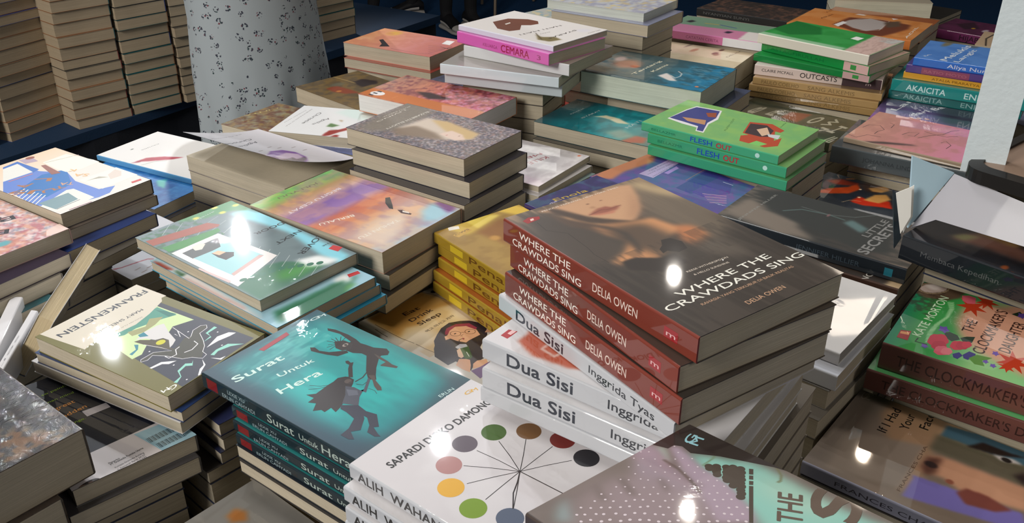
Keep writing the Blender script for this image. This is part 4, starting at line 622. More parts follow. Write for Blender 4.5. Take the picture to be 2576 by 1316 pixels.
'frank':[('f',(104,98,40)),('P',[(85.1,146),(101.3,0.2),(12,3.4),(12.4,138.1)],(42,44,60)),('P',[(87.3,123.2),(95.4,73.4),(85.5,72.3),(65.2,86.1),(46.5,81.2),(37.4,86.3),(18.1,78.3),(18.9,130.3),(73.2,126)],(196,216,160)),('P',[(86.4,121.7),(71.8,113.7),(58,114.2),(45.3,110.1),(32.4,105.9),(20.5,100.2),(20.2,128.8),(61.4,126.8)],(66,140,122)),('P',[(67,115.6),(50.9,109),(39.3,117.4),(29.9,108.8),(43.6,103.8),(58.9,102),(69.2,106)],(150,150,100)),('P',[(25,125.9),(27,103.9),(19.3,101.7),(21.4,116.1)],(40,110,100)),('P',[(71.8,97.2),(58.9,102),(43.9,100.7),(38.1,97.9),(46.5,81.2),(52.5,64.8),(59.7,60.6),(64.5,59),(60.4,65),(62.4,81.4),(65.4,91.4)],(206,204,204)),('P',[(75,96),(69.9,94),(62.4,81.4),(56.3,77.8),(55.8,70.4),(64.5,59),(63.5,51),(69.8,63.3),(72.9,79.6)],(70,60,36)),('E',62.5,73.8,4.6,4,0,(196,192,22)),('P',[(65.2,102.6),(58.9,102),(61.1,92.4),(66.7,97.9)],(20,120,140)),('P',[(78.3,91.9),(76.2,88.4),(81.9,82),(91.1,78.7),(91.4,82.3),(82.9,83.6)],(20,120,140)),('P',[(40.3,57.5),(33.4,62.6),(23.9,63.7),(19.1,60.9),(21.3,55.9),(32.5,54.3),(38.2,44),(44.3,34.8),(52.8,26.8),(60.4,20.9),(64.5,27.8),(71.2,34.4),(76.7,51.3),(81.1,61.8),(89.1,60),(94.4,62.7),(90.8,65.8),(77.8,65.7),(67.3,54.3),(58,54.6),(46,60.4)],(58,56,44)),('L',[(38.6,84.9),(41.5,69.5),(44.2,55.8),(40.3,57.5),(32.2,63.9),(22.2,64.2),(18.7,60.1),(22.1,55.6),(32.5,54.3),(39.2,42.3),(45.5,33.5),(53.3,27.5),(54.8,20.8),(61.1,19),(65,28.6),(71.2,34.4),(76.1,51.9),(81.5,62.5),(89.1,60),(94.4,62.7),(91.8,65.9),(77.8,65.7),(66.9,53.6),(68.6,66),(73.6,84.1)],0.55,(232,230,234)),('L',[(44.8,48.5),(46.4,41.5),(56.1,38.6),(63.1,41)],0.9,(232,230,234)),('L',[(58.7,52.5),(63.9,51.8),(69,44.6),(77,45.7),(76.7,51.3)],0.9,(232,230,234)),('L',[(46,73.7),(46.7,64.9),(40.4,76.1)],0.8,(232,230,234)),('P',[(46.8,29.4),(28.1,35.4),(17,31.6),(14,25),(21.4,25.7),(33.1,28.8)],(232,230,234)),('P',[(96.6,48.4),(84.9,46.8),(76.1,36.5),(83.4,38.2),(86.6,43.5),(96.5,45.9)],(232,230,234)),('P',[(82.6,1.5),(74.4,8.1),(68.3,9.8),(62.4,18.1),(66.9,8.9),(75.6,4.3),(80.5,0.8)],(232,230,234)),('P',[(100.8,11.9),(91.6,13.7),(86.8,23),(75.2,26),(71.6,21.3),(67.8,24.2),(74,17.9),(77.7,22.6),(86.9,20.3),(91.2,12.9),(99.7,8.7)],(140,205,190)),('P',[(53.5,17.1),(44.5,19.2),(31.9,17.2),(24,3.9),(33.5,11.8),(45.3,15.8),(52.1,13.6)],(140,205,190)),('P',[(41.3,39.4),(30.8,41.6),(29.6,49.5),(16.7,51.6),(16.5,47.8),(28.4,47.5),(31.6,39.5)],(140,205,190)),('P',[(56.9,13.4),(52.9,5.2),(47.4,3.6),(54.1,2.7)],(232,230,234)),('E',36.4,65.9,0.9,0.7,0,(232,230,234)),('E',22.2,41.1,0.9,0.7,0,(232,230,234)),('E',36.5,20.1,0.9,0.7,0,(232,230,234)),('E',82.2,33.2,0.9,0.7,0,(232,230,234)),('E',78.6,70.1,0.9,0.7,0,(232,230,234)),('E',91.8,5.4,0.9,0.7,0,(232,230,234)),('P',[(-2.6,187.3),(-1.7,172.7),(-1.9,138.9),(5.5,139.8),(9.9,133.9),(18.9,130.3),(33.1,124.9),(53.3,120),(70.8,122),(85.7,123.9),(92.6,128.9),(99.7,127.9),(107.3,124.7),(113.2,193.3),(99.2,207.6)],(206,198,182)),('T','FRANKENSTEIN',4.2,169.8,-0.2,101.2,9,(36,42,54),1),('T','MARY SHELLEY',30.9,140.3,-0.8,50,4.6,(40,44,54),0.6),('T','ENGLISH CLASSICS',40.8,127.1,-2.1,32.6,1.8,(120,116,104),0),('T','G',102,9.8,8,8.6,5,(235,235,225),0.8),('T','M',108.7,11.1,-6.8,6.7,5,(235,235,225),0.8)],
'lover':[('f',(104,122,126)),('n',30,30,(88,104,110),0.5,0.5,2,None),('p',[(23.8,190.3),(-3.5,186.1),(5,34.7),(7.3,2.4),(26.7,-2.4),(26.9,27),(12.9,97.3),(19.5,155.8)],(130,205,222),3,1),('p',[(3.2,182.4),(-4.1,149.5),(-0.6,85.9),(-5.7,31.6),(-15.1,35.5),(-13,198.8)],(40,92,70),3,1),('p',[(40.6,229.3),(-2.6,237.2),(-6.6,200.6),(3.2,182.4),(21.3,199),(47.9,202.9),(71.5,215.3),(77.2,228.1)],(46,128,56),2.5,1),('n',5,5,(20,86,36),0.6,0.5,8,(60,150,131,216)),('b',40.6,229.3,4.2,3.4,0,(206,200,70),0.6,1),('b',25.4,219.3,4.2,3.4,0,(206,200,70),0.6,1),('b',27.4,200.8,4.2,3.4,0,(206,200,70),0.6,1),('b',56.7,211.1,4.2,3.4,0,(206,200,70),0.6,1),('b',4.9,205.8,4.2,3.4,0,(206,200,70),0.6,1),('b',11,229,4.2,3.4,0,(206,200,70),0.6,1),('b',75.2,225.7,4.2,3.4,0,(206,200,70),0.6,1),('L',[(77.2,228.1),(107.4,202.3)],0.45,(190,200,200)),('L',[(74.7,212.4),(104.8,187.3)],0.45,(190,200,200)),('L',[(72.2,197),(102.2,172.6)],0.45,(190,200,200)),('L',[(69.7,181.7),(99.7,158)],0.45,(190,200,200)),('L',[(67.3,166.6),(97.1,143.5)],0.45,(190,200,200)),('L',[(64.9,151.8),(94.7,129.3)],0.45,(190,200,200)),('L',[(62.6,137.1),(92.2,115.2)],0.45,(190,200,200)),('L',[(60.3,122.6),(89.8,101.3)],0.45,(190,200,200)),('L',[(58,108.3),(87.4,87.6)],0.45,(190,200,200)),('L',[(55.7,94.1),(85,74)],0.45,(190,200,200)),('L',[(53.5,80.2),(82.7,60.6)],0.45,(190,200,200)),('L',[(51.3,66.4),(80.3,47.4)],0.45,(190,200,200)),('L',[(49.1,52.8),(78.1,34.3)],0.45,(190,200,200)),('L',[(46.9,39.3),(75.8,21.4)],0.45,(190,200,200)),('L',[(44.8,26),(73.6,8.6)],0.45,(190,200,200)),('L',[(42.7,12.9),(71.4,-4)],0.45,(190,200,200)),('L',[(38,196.3),(70.4,185.8)],0.4,(190,200,200)),('L',[(38.7,179.9),(66,169.3)],0.4,(190,200,200)),('L',[(39.5,163.8),(61.7,153)],0.4,(190,200,200)),('L',[(40.2,148),(57.4,136.9)],0.4,(190,200,200)),('L',[(40.9,132.5),(53.1,121)],0.4,(190,200,200)),('P',[(127.3,203.5),(128.6,187),(55.1,172.2),(49.9,175.8),(56.4,190.7)],(150,62,30)),('P',[(125.4,175.4),(107.6,173.6),(57.2,169.3),(59.4,161.1),(80.8,155.7),(105,154.9),(125.8,160.8)],(40,128,40)),('P',[(125.8,155.9),(65.4,157.7),(57.7,63.1),(125.5,39.7)],(228,224,222)),('P',[(118.7,146.9),(71.4,149.2),(66.6,74.3),(114.5,61.3)],(150,200,206)),('P',[(118.7,146.9),(71.4,149.2),(83.3,127.7),(94.4,126.4),(112.5,126.8),(118.7,127.3)],(74,78,78)),('P',[(66.6,74.3),(114.5,61.3),(113.6,67),(68.8,79.4)],(196,160,154)),('P',[(104.2,151.3),(93.1,152.8),(89.9,146.2),(99.7,138.1),(106.1,141.1)],(222,214,200)),('P',[(99,122.3),(100.1,108.9),(98.4,97.1),(87.6,98.1),(81.9,105.8),(89.1,114.8)],(44,34,32)),('P',[(98.6,121.7),(90.8,121.9),(87.3,112.6),(96.4,111.6)],(222,178,142)),('P',[(126.5,103.9),(123,54.1),(126.7,53.4),(129.1,102.5)],(206,180,178)),('p',[(127.2,37.5),(112,49.2),(97.3,48.8),(79.5,54.3),(63.4,48.3),(47.5,28.5),(35,17.6),(33.7,6.4),(68.5,3.6),(127.8,0.5)],(46,106,78),1.5,1),('p',[(81.8,33.9),(49.5,26.2),(35.2,13.1),(72.7,8.9),(92.7,16)],(60,140,56),5,1),('E',113.7,46.9,4.2,3.2,0,(44,108,82)),('E',103.8,44.3,4.2,3.2,0,(44,108,82)),('E',93.8,41.6,4.2,3.2,0,(44,108,82)),('E',83.6,39,4.2,3.2,0,(44,108,82)),('E',73.4,36.3,4.2,3.2,0,(44,108,82)),('E',65.2,30.8,4.2,3.2,0,(44,108,82)),('E',57.1,25.3,4.2,3.2,0,(44,108,82)),('E',48.9,19.7,4.2,3.2,0,(44,108,82)),('E',40.6,14.1,4.2,3.2,0,(44,108,82)),('T','THE',-0.5,43.2,2.5,13.9,2.6,(30,34,34),0.4),('T','LOVER',-2.8,66.9,21.8,48.7,7.5,(30,34,34),0.5),('T','NEXT',3.5,93.7,7.4,38.8,6.5,(30,34,34),0.5),('T','DOOR',1.8,125.1,-2.4,38.9,6.5,(30,34,34),0.5),('p',[(51.7,38.6),(28.7,29.2),(20.6,4.4),(35.7,4.2),(53.6,17.1)],(232,236,236),2.5,1),('P',[(4.1,34.4),(0.8,22.6),(11.1,18.8),(13.1,31.9)],(190,36,40)),('T','amelie',33.4,211.6,8,30.3,3,(200,214,206),0.2)],
'begitu1':[('f',(190,150,130)),('vg',((0,(170,190,205)),(0.12,(206,180,160)),(0.28,(214,178,150)),(0.4,(202,120,80)),(0.5,(190,96,70)),(0.56,(150,110,170)),(0.68,(128,92,160)),(0.74,(200,160,150)),(0.84,(176,140,96)),(0.93,(120,180,90)),(1,(110,190,90)))),('n',25,12,(230,170,120),0.35,0.5,3,None),('n',14,20,(120,90,140),0.3,0.55,7,None),('p',[(31.5,34.3),(6.3,38.7),(7.7,0.6),(36,2.1),(52.3,12.7)],(150,195,212),4,1),('p',[(4.4,36),(-8.2,31.7),(1.7,5.3),(19,3.7)],(126,80,140),2.5,1),('p',[(130.9,51.9),(82.7,55.8),(42.5,49.9),(82.6,19),(128.2,8.2)],(226,206,186),5,0.8),('P',[(29.5,95.6),(24.7,92.3),(40.6,73.8),(48.8,65.4),(50.1,70.6),(41.3,84.9)],(44,40,40)),('P',[(47.4,60.2),(43.8,55),(45.9,38.6),(48.8,38.2),(51.8,50.1)],(70,40,40)),('P',[(45.2,53.8),(44.1,44.3),(46.9,41.9),(48.6,50.8)],(225,215,205)),('T','TAHUN ITU',67,42.9,-3.8,62.6,6,(232,222,210),0.5),('T','BERLALU',87.5,94.2,-19.7,44.1,6,(232,222,210),0.5),('T','BEGITU CEPAT',40.6,164.7,2.2,89.7,6,(226,216,226),0.5),('T','JULI YULI',44,199,-4.8,62.3,5,(120,100,96),0.3)],
'elli1':[('f',(120,112,108)),('n',9,9,(88,84,98),0.7,0.48,4,None),('n',2.6,2.6,(186,174,176),0.75,0.55,5,None),('n',3.5,3.5,(150,104,88),0.5,0.64,6,None),('n',2,2,(70,66,78),0.6,0.62,16,None),('p',[(74.8,192.4),(-8.8,198.9),(-1.9,169.8),(11.6,139),(87.7,135.8),(106.2,145.5),(120,181.6)],(128,118,104),5,0.9),('p',[(86.5,139.8),(29,133.4),(33.7,99),(39.5,67.6),(45.8,38.1),(66.6,35.6),(85.1,61.8),(89.4,99.9)],(206,190,174),3,1),('p',[(34.9,124.1),(27.2,101.4),(35.1,66.9),(42,38.2),(61.7,34),(74,46.1),(59.7,79.5)],(200,170,120),2.5,1),('p',[(92.8,143),(65.1,126.3),(72.1,86.2),(85.1,61.8),(96.5,93.8),(106.9,124.6)],(132,112,92),3,1),('p',[(72,80.7),(52.8,75.3),(57,53.9),(69.7,40),(80,49.4)],(222,196,180),1.5,1),('b',70.1,69.7,2,1,0,(190,130,120),0.7,1),('b',63.2,54.6,2,0.8,0,(160,130,110),0.7,1),('T','BUKU KEDUA',9.6,186.2,-0.2,56.7,2,(214,206,196),0),('T','ELIZABETH ELLIOTT',12.6,151.5,-0.3,86.5,4.6,(222,216,206),0.2),('T','LIVING',24.7,182.3,2.1,60.1,3.4,(214,206,196),0)],
'atlas1':[('f',(230,216,200)),('vg',((0,(226,220,214)),(0.5,(230,222,214)),(1,(236,206,176)))),('P',[(91.4,182),(63.9,197.3),(63.6,145.6),(54.9,126.9),(44,116),(57.2,76),(56.4,28),(38.2,21),(55.8,6.8),(71.6,5.9),(102.6,14.2),(121,18.6),(129,54.2),(123.5,104.2),(128.7,117.1)],(96,130,206)),('P',[(68.7,131.2),(40.3,121.6),(65,71.9),(107,59.5),(121.3,105.9)],(28,112,186)),('P',[(82.7,197.1),(60.5,201),(60,151.4),(71.7,146.7),(63.7,191.3),(93.1,179.1)],(58,110,190)),('P',[(86.2,191),(65,193.3),(69.9,149.6),(102.6,150.1),(109.7,150.2)],(228,228,222)),('P',[(57,204.6),(40.7,197.7),(44.2,179.2),(59,184.2)],(180,160,176)),('E',43.6,199.2,6,5,0,(150,84,66)),('P',[(43.6,169.6),(7.8,172.1),(-2,109.4),(29.9,105.8),(45.8,113.1),(46.9,131.6)],(244,240,222)),('P',[(52.9,74.8),(-1.2,73),(0.2,27.5),(53.1,25.5)],(236,234,222)),('P',[(51.1,64.1),(31.6,64.2),(25.5,52.2),(40.9,62.1)],(176,170,156)),('P',[(21.5,59.8),(5,68.1),(4.2,55.8),(13.7,42.5),(28.8,43.7)],(220,206,196)),('P',[(80.5,59.4),(73.1,55.7),(74.6,10.5),(95,7.5),(128.1,11),(128.7,39.6)],(226,228,220)),('P',[(123.3,50.3),(84.3,49.8),(88.9,22.3),(121.7,17.4)],(120,150,158)),('L',[(121.1,16.5),(88.5,19.2)],1.2,(70,70,86)),('L',[(126.9,94.5),(106.8,106.7)],1.5,(228,228,222)),('L',[(127.3,86.7),(106.3,99.9)],1.5,(228,228,222)),('L',[(127.7,79.1),(105.9,93.1)],1.5,(228,228,222)),('L',[(128.1,71.4),(105.4,86.4)],1.5,(228,228,222)),('L',[(128.5,63.9),(105,79.7)],1.5,(228,228,222)),('L',[(128.9,56.3),(104.6,73.1)],1.5,(228,228,222)),('L',[(129.3,48.9),(104.1,66.5)],1.5,(228,228,222)),('T','S',108.4,104,-24.3,18.2,13,(170,110,64),1.2),('T','A',90.7,113.4,-35.2,19.6,11,(170,110,64),1.2),('T','L',67.4,110.2,-44.2,21.1,11,(170,110,64),1.2),('T','J',99.6,83.1,-56.8,13.5,10,(170,110,64),1.2),('T','U',85.1,79.1,-15.4,15,10,(170,110,64),1.2),('T','T',73.2,76.5,-19.4,11.8,10,(170,110,64),1.2),('T','SA',32.6,82.1,-56.3,18.7,9,(226,180,120),0.8),('T','K',32.5,109.7,-57,9.5,8,(226,180,120),0.8),('T','TA',59.6,74.3,-46.5,16.3,9,(210,160,120),0.8),('P',[(19.9,14.3),(6.8,13.1),(8.6,7.8),(21.7,9.1)],(200,60,56)),('L',[(105.9,144.4),(73.4,143.8)],2.2,(200,130,140)),('L',[(113.6,2.7),(84.6,1.3)],2,(150,110,120)),('L',[(-18.9,150.3),(43.2,166.1)],0.6,(190,160,160)),('P',[(46.3,159.1),(51.5,116.2),(61.6,120.4),(51.4,161.2)],(150,96,86))],
'bob1':[('f',(206,170,166)),('n',9,9,(170,92,104),0.8,0.5,3,None),('n',6,6,(226,214,214),0.8,0.52,8,None),('n',5,5,(110,120,140),0.6,0.63,9,None),('n',8,8,(206,140,110),0.6,0.6,12,None),('b',65.3,25.4,9,6,0,(90,160,170),0.6,1),('P',[(-0.2,22),(2.1,-2.8),(27.5,2.8),(19.4,16.1)],(226,196,186)),('T','B',18,89.1,-14.2,19.2,13,(34,30,38),1.2),('T','B',41.1,56.5,-34.6,19.9,13,(34,30,38),1.2),('T','K',32.3,105.5,14.9,21.3,13,(34,30,38),1.2)],
'white1':[('f',(232,230,228)),('p',[(120.1,135.5),(98.6,132.4),(81,112.2),(67.5,81.4),(82.1,89.9),(106.8,117.1)],(180,70,86),1.5,1),('p',[(127.1,136.6),(106.8,129.2),(119,127.6)],(150,50,70),1,1),('l',[(125,114.8),(105.8,109.2),(91.4,94.9)],0.8,(110,130,100),1),('b',82.8,184.5,3,1.6,0,(70,90,80),0.6,1),('T','Christie',41.7,167.5,-1.6,35.8,4,(120,120,120),0)],
'blue1':[('f',(44,120,190)),('n',30,14,(24,84,156),0.7,0.5,3,None),('n',6,6,(90,160,210),0.35,0.6,4,None),('p',[(49.3,81.4),(37.5,71),(65.6,46.2),(63.2,63.2)],(90,190,180),2,1)],
'christie2':[('f',(228,229,230)),('p',[(19.7,142.4),(-6,124.7),(12.7,80),(51.7,72.9),(37.2,112.2)],(214,230,226),4,1),('p',[(85.2,128.8),(69.5,128.9),(76.8,110.5),(86.5,118.6)],(96,130,84),1,1),('p',[(52,122.7),(52.3,115.6),(61.6,113)],(180,160,130),1,1),('p',[(128,119),(101.5,117.4),(94.5,104.2),(82.8,95.7),(90.8,89.5),(104.7,99.8),(121.7,108.4)],(150,50,44),1,1),('p',[(126.7,106.2),(116,100.2),(116.5,94.7),(127,92.8)],(150,50,44),1,1),('l',[(95.8,117.3),(95.1,106.7)],1,(120,120,100),1),('T','Agatha',48.8,142.3,-21.3,35.5,6.5,(60,56,60),0),('T','Christie',28,167.3,-4.8,54.3,6.5,(60,56,60),0),('T','PEMBUNUHAN DI VILA',15.6,186,-2.4,84.7,2,(120,116,116),0),('T','kumpulan cerita',23.6,192.4,-6.8,61.9,2,(120,116,116),0)],
'chr3':[('f',(214,214,220)),('l',[(128.9,42.8),(120.9,38.9),(101.4,36.7),(86.1,33.8),(82,28.5)],2.6,(176,40,60),1),('l',[(129.4,40.2),(115.2,38.1),(100.2,35.2)],0.8,(110,20,36),1),('l',[(113.6,18.7),(105.8,20.3)],1.4,(130,100,84),1),('l',[(111.7,6.7),(103.9,8.2)],1.4,(130,100,84),1),('l',[(101,12.1),(93.1,13.7)],1.4,(130,100,84),1),('T','Agatha',73,71.9,-24.4,27.9,6,(50,48,54),0),('T','Christie',58.9,75,-24.8,40.3,6,(50,48,54),0),('T','seri wajah dua',46.4,118,2.4,60.8,2.6,(110,106,116),0)],
'brown':[('f',(118,92,64)),('n',10,10,(150,120,60),0.8,0.5,3,None),('n',7,7,(96,50,34),0.7,0.55,4,None),('n',9,9,(150,160,140),0.5,0.62,6,None),('T','CINTA',20.9,186.6,-16.7,65.6,5,(206,190,120),0.4)],
'dkbrown':[('f',(92,76,50)),('n',10,10,(120,96,50),0.8,0.5,3,None),('p',[(50.3,154.1),(26.8,158.6),(14.4,131.4),(21.7,117.5),(57,119)],(38,24,22),1.5,1),('p',[(106,155.7),(83.5,160.1),(79.8,122),(79.2,94.6),(99.8,109.2),(108.1,131)],(132,58,28),2,1),('l',[(55,209.5),(50.3,146.9)],2,(170,146,90),1),('b',78.6,162,14,9,0,(96,98,84),0.7,0.7),('b',99.4,128.7,5,4,0,(190,120,50),0.6,1)],
'iii':[('f',(150,88,72)),('vg',((0,(150,120,112)),(0.3,(190,120,92)),(0.6,(196,92,92)),(1,(190,100,130)))),('n',14,10,(206,140,110),0.6,0.5,3,None),('n',9,7,(120,60,70),0.7,0.58,4,None),('n',5,5,(226,160,190),0.7,0.6,8,(30,90,125,220)),('hg',((0,None),(1,None))),('p',[(59.9,68.9),(67.5,96.2),(57.7,142.4),(39.9,107.7)],(60,36,34),2.5,1),('p',[(2.5,0),(36.9,0),(36.9,217.4),(0,217.4)],(196,112,50),1.2,1),('E',18.3,24.7,9.5,13,0,(228,224,222)),('T','III',5.5,24.6,-2.7,23.6,9,(40,40,46),0.9),('T','Historia',12.3,60.9,0,0,3,(214,140,84),0)],
'bluegold':[('f',(66,74,98)),('n',12,12,(44,50,70),0.8,0.5,3,None),('n',6,6,(120,100,120),0.5,0.62,4,None),('p',[(68,182.9),(46.2,169.3),(62.4,148.8),(83.8,162.3)],(190,120,120),1.5,1),('p',[(63,110.1),(35.3,101.6),(33.7,47.5),(77.5,52)],(38,64,120),2,1),('T','LORONG',34,35.2,-13.6,50.9,5,(196,160,60),0.4),('T','WAKTU',67.5,27.2,-16.4,39.6,4,(196,160,60),0.4)],
'pink':[('f',(206,140,126)),('vg',((0,(190,110,108)),(0.4,(212,140,130)),(1,(226,160,110)))),('b',24.1,163.3,16,14,0,(222,170,80),0.8,1),('b',87.7,186.9,14,14,0,(230,170,130),0.9,1),('n',14,14,(200,120,100),0.4,0.5,3,None),('P',[(82.4,157.9),(74.2,154.4),(111.5,109),(122,126.5),(103.7,134.5)],(50,46,48)),('L',[(121.7,97.9),(123.8,36.9),(110.9,-2.6)],0.8,(70,60,60)),('L',[(58.3,97.9),(65.2,80),(25.8,63.7)],0.5,(120,80,80)),('P',[(44,35),(17.9,40.6),(15.8,23.1),(44.3,16.2)],(236,232,230)),('L',[(112.2,17.7),(85.3,9.3),(49.8,6.2)],0.9,(50,56,58)),('L',[(101.6,25.4),(79,13.7),(56.2,1.8)],0.9,(50,56,58)),('L',[(90.7,33.2),(72.7,18.1),(62.6,-2.5)],0.9,(50,56,58)),('L',[(79.7,41),(66.4,22.5),(68.9,-6.9)],0.9,(50,56,58)),('L',[(68.6,49),(60,27),(75.2,-11.2)],0.9,(50,56,58))],
'heart':[('f',(232,226,222)),('P',[(83.3,170.7),(49.5,167.9),(30.9,140.3),(30.4,119.1),(43.5,106.5),(58.9,110.2),(68.9,121.3),(93.1,102.6),(110.6,109.3),(110.7,134.9)],(116,66,46)),('P',[(80.2,147.1),(66.4,148),(70.4,143),(82.7,141.9)],(230,220,210)),('T','HATI MATI',27.3,75.3,-5.9,89.6,5.5,(70,60,54),0.5),('T','DAN',71.9,60.2,-7.7,19.5,2.4,(90,80,70),0),('T','SYARAF',35.5,38.8,1.6,70.6,5.5,(70,60,54),0.5),('p',[(99.2,65.5),(105.4,48),(91.8,32.9),(97.3,15.2),(118.5,21.1),(121.6,42.1)],(130,116,74),1.2,1),('l',[(92.9,70.9),(117.6,37.6)],1.5,(80,64,44),1),('T','SELISIH',8.8,9.3,-2,29.3,2.4,(90,80,80),0),('b',29,25.3,12,10,0,(224,220,232),0.8,0.6)],
'water':[('f',(176,176,170)),('n',12,12,(206,190,150),0.8,0.5,3,None),('n',9,9,(130,160,170),0.7,0.58,4,None),('b',97.6,84.8,26,14,0,(226,180,90),0.8,1),('b',44.8,40.6,8,5,0,(206,160,140),0.7,1),('b',28,23.9,9,5,0,(150,180,200),0.7,1),('b',159,241.4,22,12,0,(206,170,160),0.8,1)],
'wtop':[('f',(190,192,196)),('n',14,9,(150,150,170),0.7,0.5,3,None),('n',12,12,(216,190,120),0.6,0.6,4,None)],
'cream':[('f',(206,190,160)),('n',20,20,(190,172,140),0.5,0.5,4,None),('b',78.5,41.9,12,5,-10,(196,130,100),0.6,1),('b',80,113.6,14,5,-10,(176,130,100),0.6,1),('b',78,155.2,9,5,-10,(120,90,76),0.6,1),('b',106.8,157.7,8,4,-10,(100,70,60),0.6,1),('b',110,93.5,20,3,-10,(150,130,116),0.6,1),('b',70.5,159.5,7,5,-10,(150,120,96),0.6,1),('T','DELISA',62.7,184.6,-8.1,59.3,5,(120,100,80),0.4)],
'susu':[('f',(66,98,106)),('vg',((0,(96,96,92)),(0.5,(70,92,94)),(0.75,(30,110,140)),(1,(24,120,160)))),('n',10,14,(40,76,86),0.7,0.5,3,None),('b',75.8,43.5,26,22,0,(150,104,82),0.7,1),('b',97.4,21.9,14,9,0,(170,146,140),0.7,1),('b',70.1,61.4,9,7,0,(170,100,70),0.8,1),('n',4,9,(110,160,180),0.5,0.6,5,(20,140,125,200)),('p',[(43.1,113.9),(63.5,120.2),(54.5,131.4),(30.8,151.8),(27.8,139.3)],(214,206,200),1.2,1),('l',[(54.5,131.4),(45.6,142.4),(58.1,145.3),(72.2,141.9),(82.1,131.8)],1.6,(206,204,198),1),('T','Tentang',27.2,81.2,-2.4,93.4,6.5,(214,208,180),0.6),('T','Kamu',56.2,100.5,-3.4,50.1,6.5,(214,208,180),0.6),('b',21.3,188,3,3,0,(220,130,80),0.3,1)],
'teal1':[('f',(34,120,130)),('vg',((0,(44,76,86)),(0.25,(20,130,140)),(0.6,(22,150,160)),(1,(110,110,100)))),('n',20,14,(20,90,100),0.5,0.5,3,None),('p',[(70.3,64.4),(87.2,78.3),(85.1,102.7),(70.1,128.8),(64.1,109.4),(73.2,90.7),(74.5,76.1)],(222,214,180),0.8,1),('p',[(-9.4,146.9),(31,158),(30.9,177.4),(8.3,182.4)],(176,84,56),3,1),('p',[(19.7,111.3),(45.2,128.6),(26.1,160.5),(1.2,143.4)],(170,170,150),5,0.7),('T','PUTHUT EA',59.3,31.6,-4.1,36.6,3.4,(190,206,206),0),('T','ISYARAT',53.1,55.5,-6.1,49.2,4,(190,206,206),0.2),('T','HATI',52.2,133.8,-4.3,41.5,6,(170,190,190),0)],
'flesh1':[('f',(120,176,104)),('n',24,24,(142,186,98),0.6,0.5,3,None),('n',16,16,(108,168,108),0.5,0.55,4,None),('P',[(86.3,20.6),(109.4,25),(114,63.4),(76.7,76.9),(51.1,76.3),(15.6,87.6),(15.7,75.4),(28.6,70.2),(30.1,46.5),(36.5,19.4)],(226,224,226)),('P',[(86,23),(106.2,26.8),(110.5,62),(80,72.1),(54.8,72.2),(19.7,84.4),(19.2,75.5),(34.5,69),(38.5,43.8),(40.8,20.1)],(58,64,130)),('P',[(91.5,50),(101.2,61.7),(82.5,70.7),(77.9,60.6)],(150,74,46)),('P',[(54.6,32.4),(63.5,65.4),(45.2,73.4),(44.5,46.7)],(190,140,100)),('P',[(95.9,116),(107.2,144.4),(92.6,168.7),(81.8,167.9),(82.1,160.1),(47.6,174.3),(63.7,178.1),(32.7,186.9),(17.2,175.7),(18.6,139.1),(38.2,131.2),(47.3,138.2),(49.3,128.5)],(180,70,40)),('P',[(90.5,119.7),(97.5,141.1),(83.4,157.6),(57.2,162.3),(50.4,154.1),(51,130.5)],(60,46,50)),('P',[(73.4,137.1),(90,144.7),(67.9,159.1),(53.9,154.3)],(214,180,150)),('P',[(17.4,153.1),(33.1,156.7),(30.6,173),(17.3,168.2)],(126,196,104)),('P',[(65.6,156.4),(72.1,172.4),(55.7,176.2),(57.2,162.3)],(200,206,206)),('T','FLESH OUT',42.1,107.4,14,54.2,3,(60,110,60),0),('T','bella',102.2,159.5,6.3,22.6,2.4,(60,110,60),0)],
'kita':[('f',(80,76,140)),('n',16,16,(60,90,140),0.7,0.5,3,None),('n',12,12,(110,70,150),0.6,0.55,4,None),('p',[(-2.8,3.2),(122.4,-17.5),(132.3,4.8),(102.1,23.8),(73.1,21.7),(44.7,19.7),(14.1,26.4)],(186,120,82),2,1),('P',[(56,37.8),(129.6,32.3),(134.1,49),(58.8,59.8)],(176,156,200)),('P',[(82.8,58.6),(113.8,55.1),(110.4,62),(83.5,65.1)],(160,130,200)),('T','Yang Katanya',71.4,42.2,5.1,49.7,2.4,(80,70,110),0),('T','cinta sama kamu',62.8,48,3,60.2,2.4,(80,70,110),0),('T','ternyata jauh',62.1,57.1,5.9,56.7,2.4,(80,70,110),0),('P',[(54.6,100.7),(139.9,91.2),(143.8,126.3),(94.3,140.8),(54,125.3)],(56,58,130)),('P',[(59,122.8),(126.1,117.7),(125.1,139.6),(90.6,159),(57.3,142.4)],(74,56,140)),('L',[(83.8,94.1),(148,86.5)],1,(150,110,120)),('L',[(115.4,130.7),(115.9,146.1)],1,(200,200,230)),('L',[(64.9,135.3),(81.1,160.7)],1.1,(200,150,180)),('L',[(62.2,139.2),(78.1,162.9)],1.1,(150,100,170)),('L',[(59.5,143),(75.1,165)],1.1,(200,150,180)),('L',[(56.8,146.9),(72.2,167.2)],1.1,(150,100,170)),('L',[(54.2,150.6),(69.2,169.3)],1.1,(200,150,180)),('L',[(51.6,154.4),(66.3,171.4)],1.1,(150,100,170)),('L',[(48.9,158.1),(63.4,173.5)],1.1,(200,150,180))],
'kille1':[('f',(206,200,200)),('n',26,14,(226,222,220),0.7,0.5,3,None),('n',18,10,(176,168,170),0.5,0.6,5,None),('T','KILLE',37.6,51.5,-12,36.5,9,(150,60,66),0.5),('T','ME',31.1,64.7,-14.9,27.6,7,(150,60,66),0.4),('b',7.6,12.7,3,2.4,0,(220,120,80),0.5,1)],
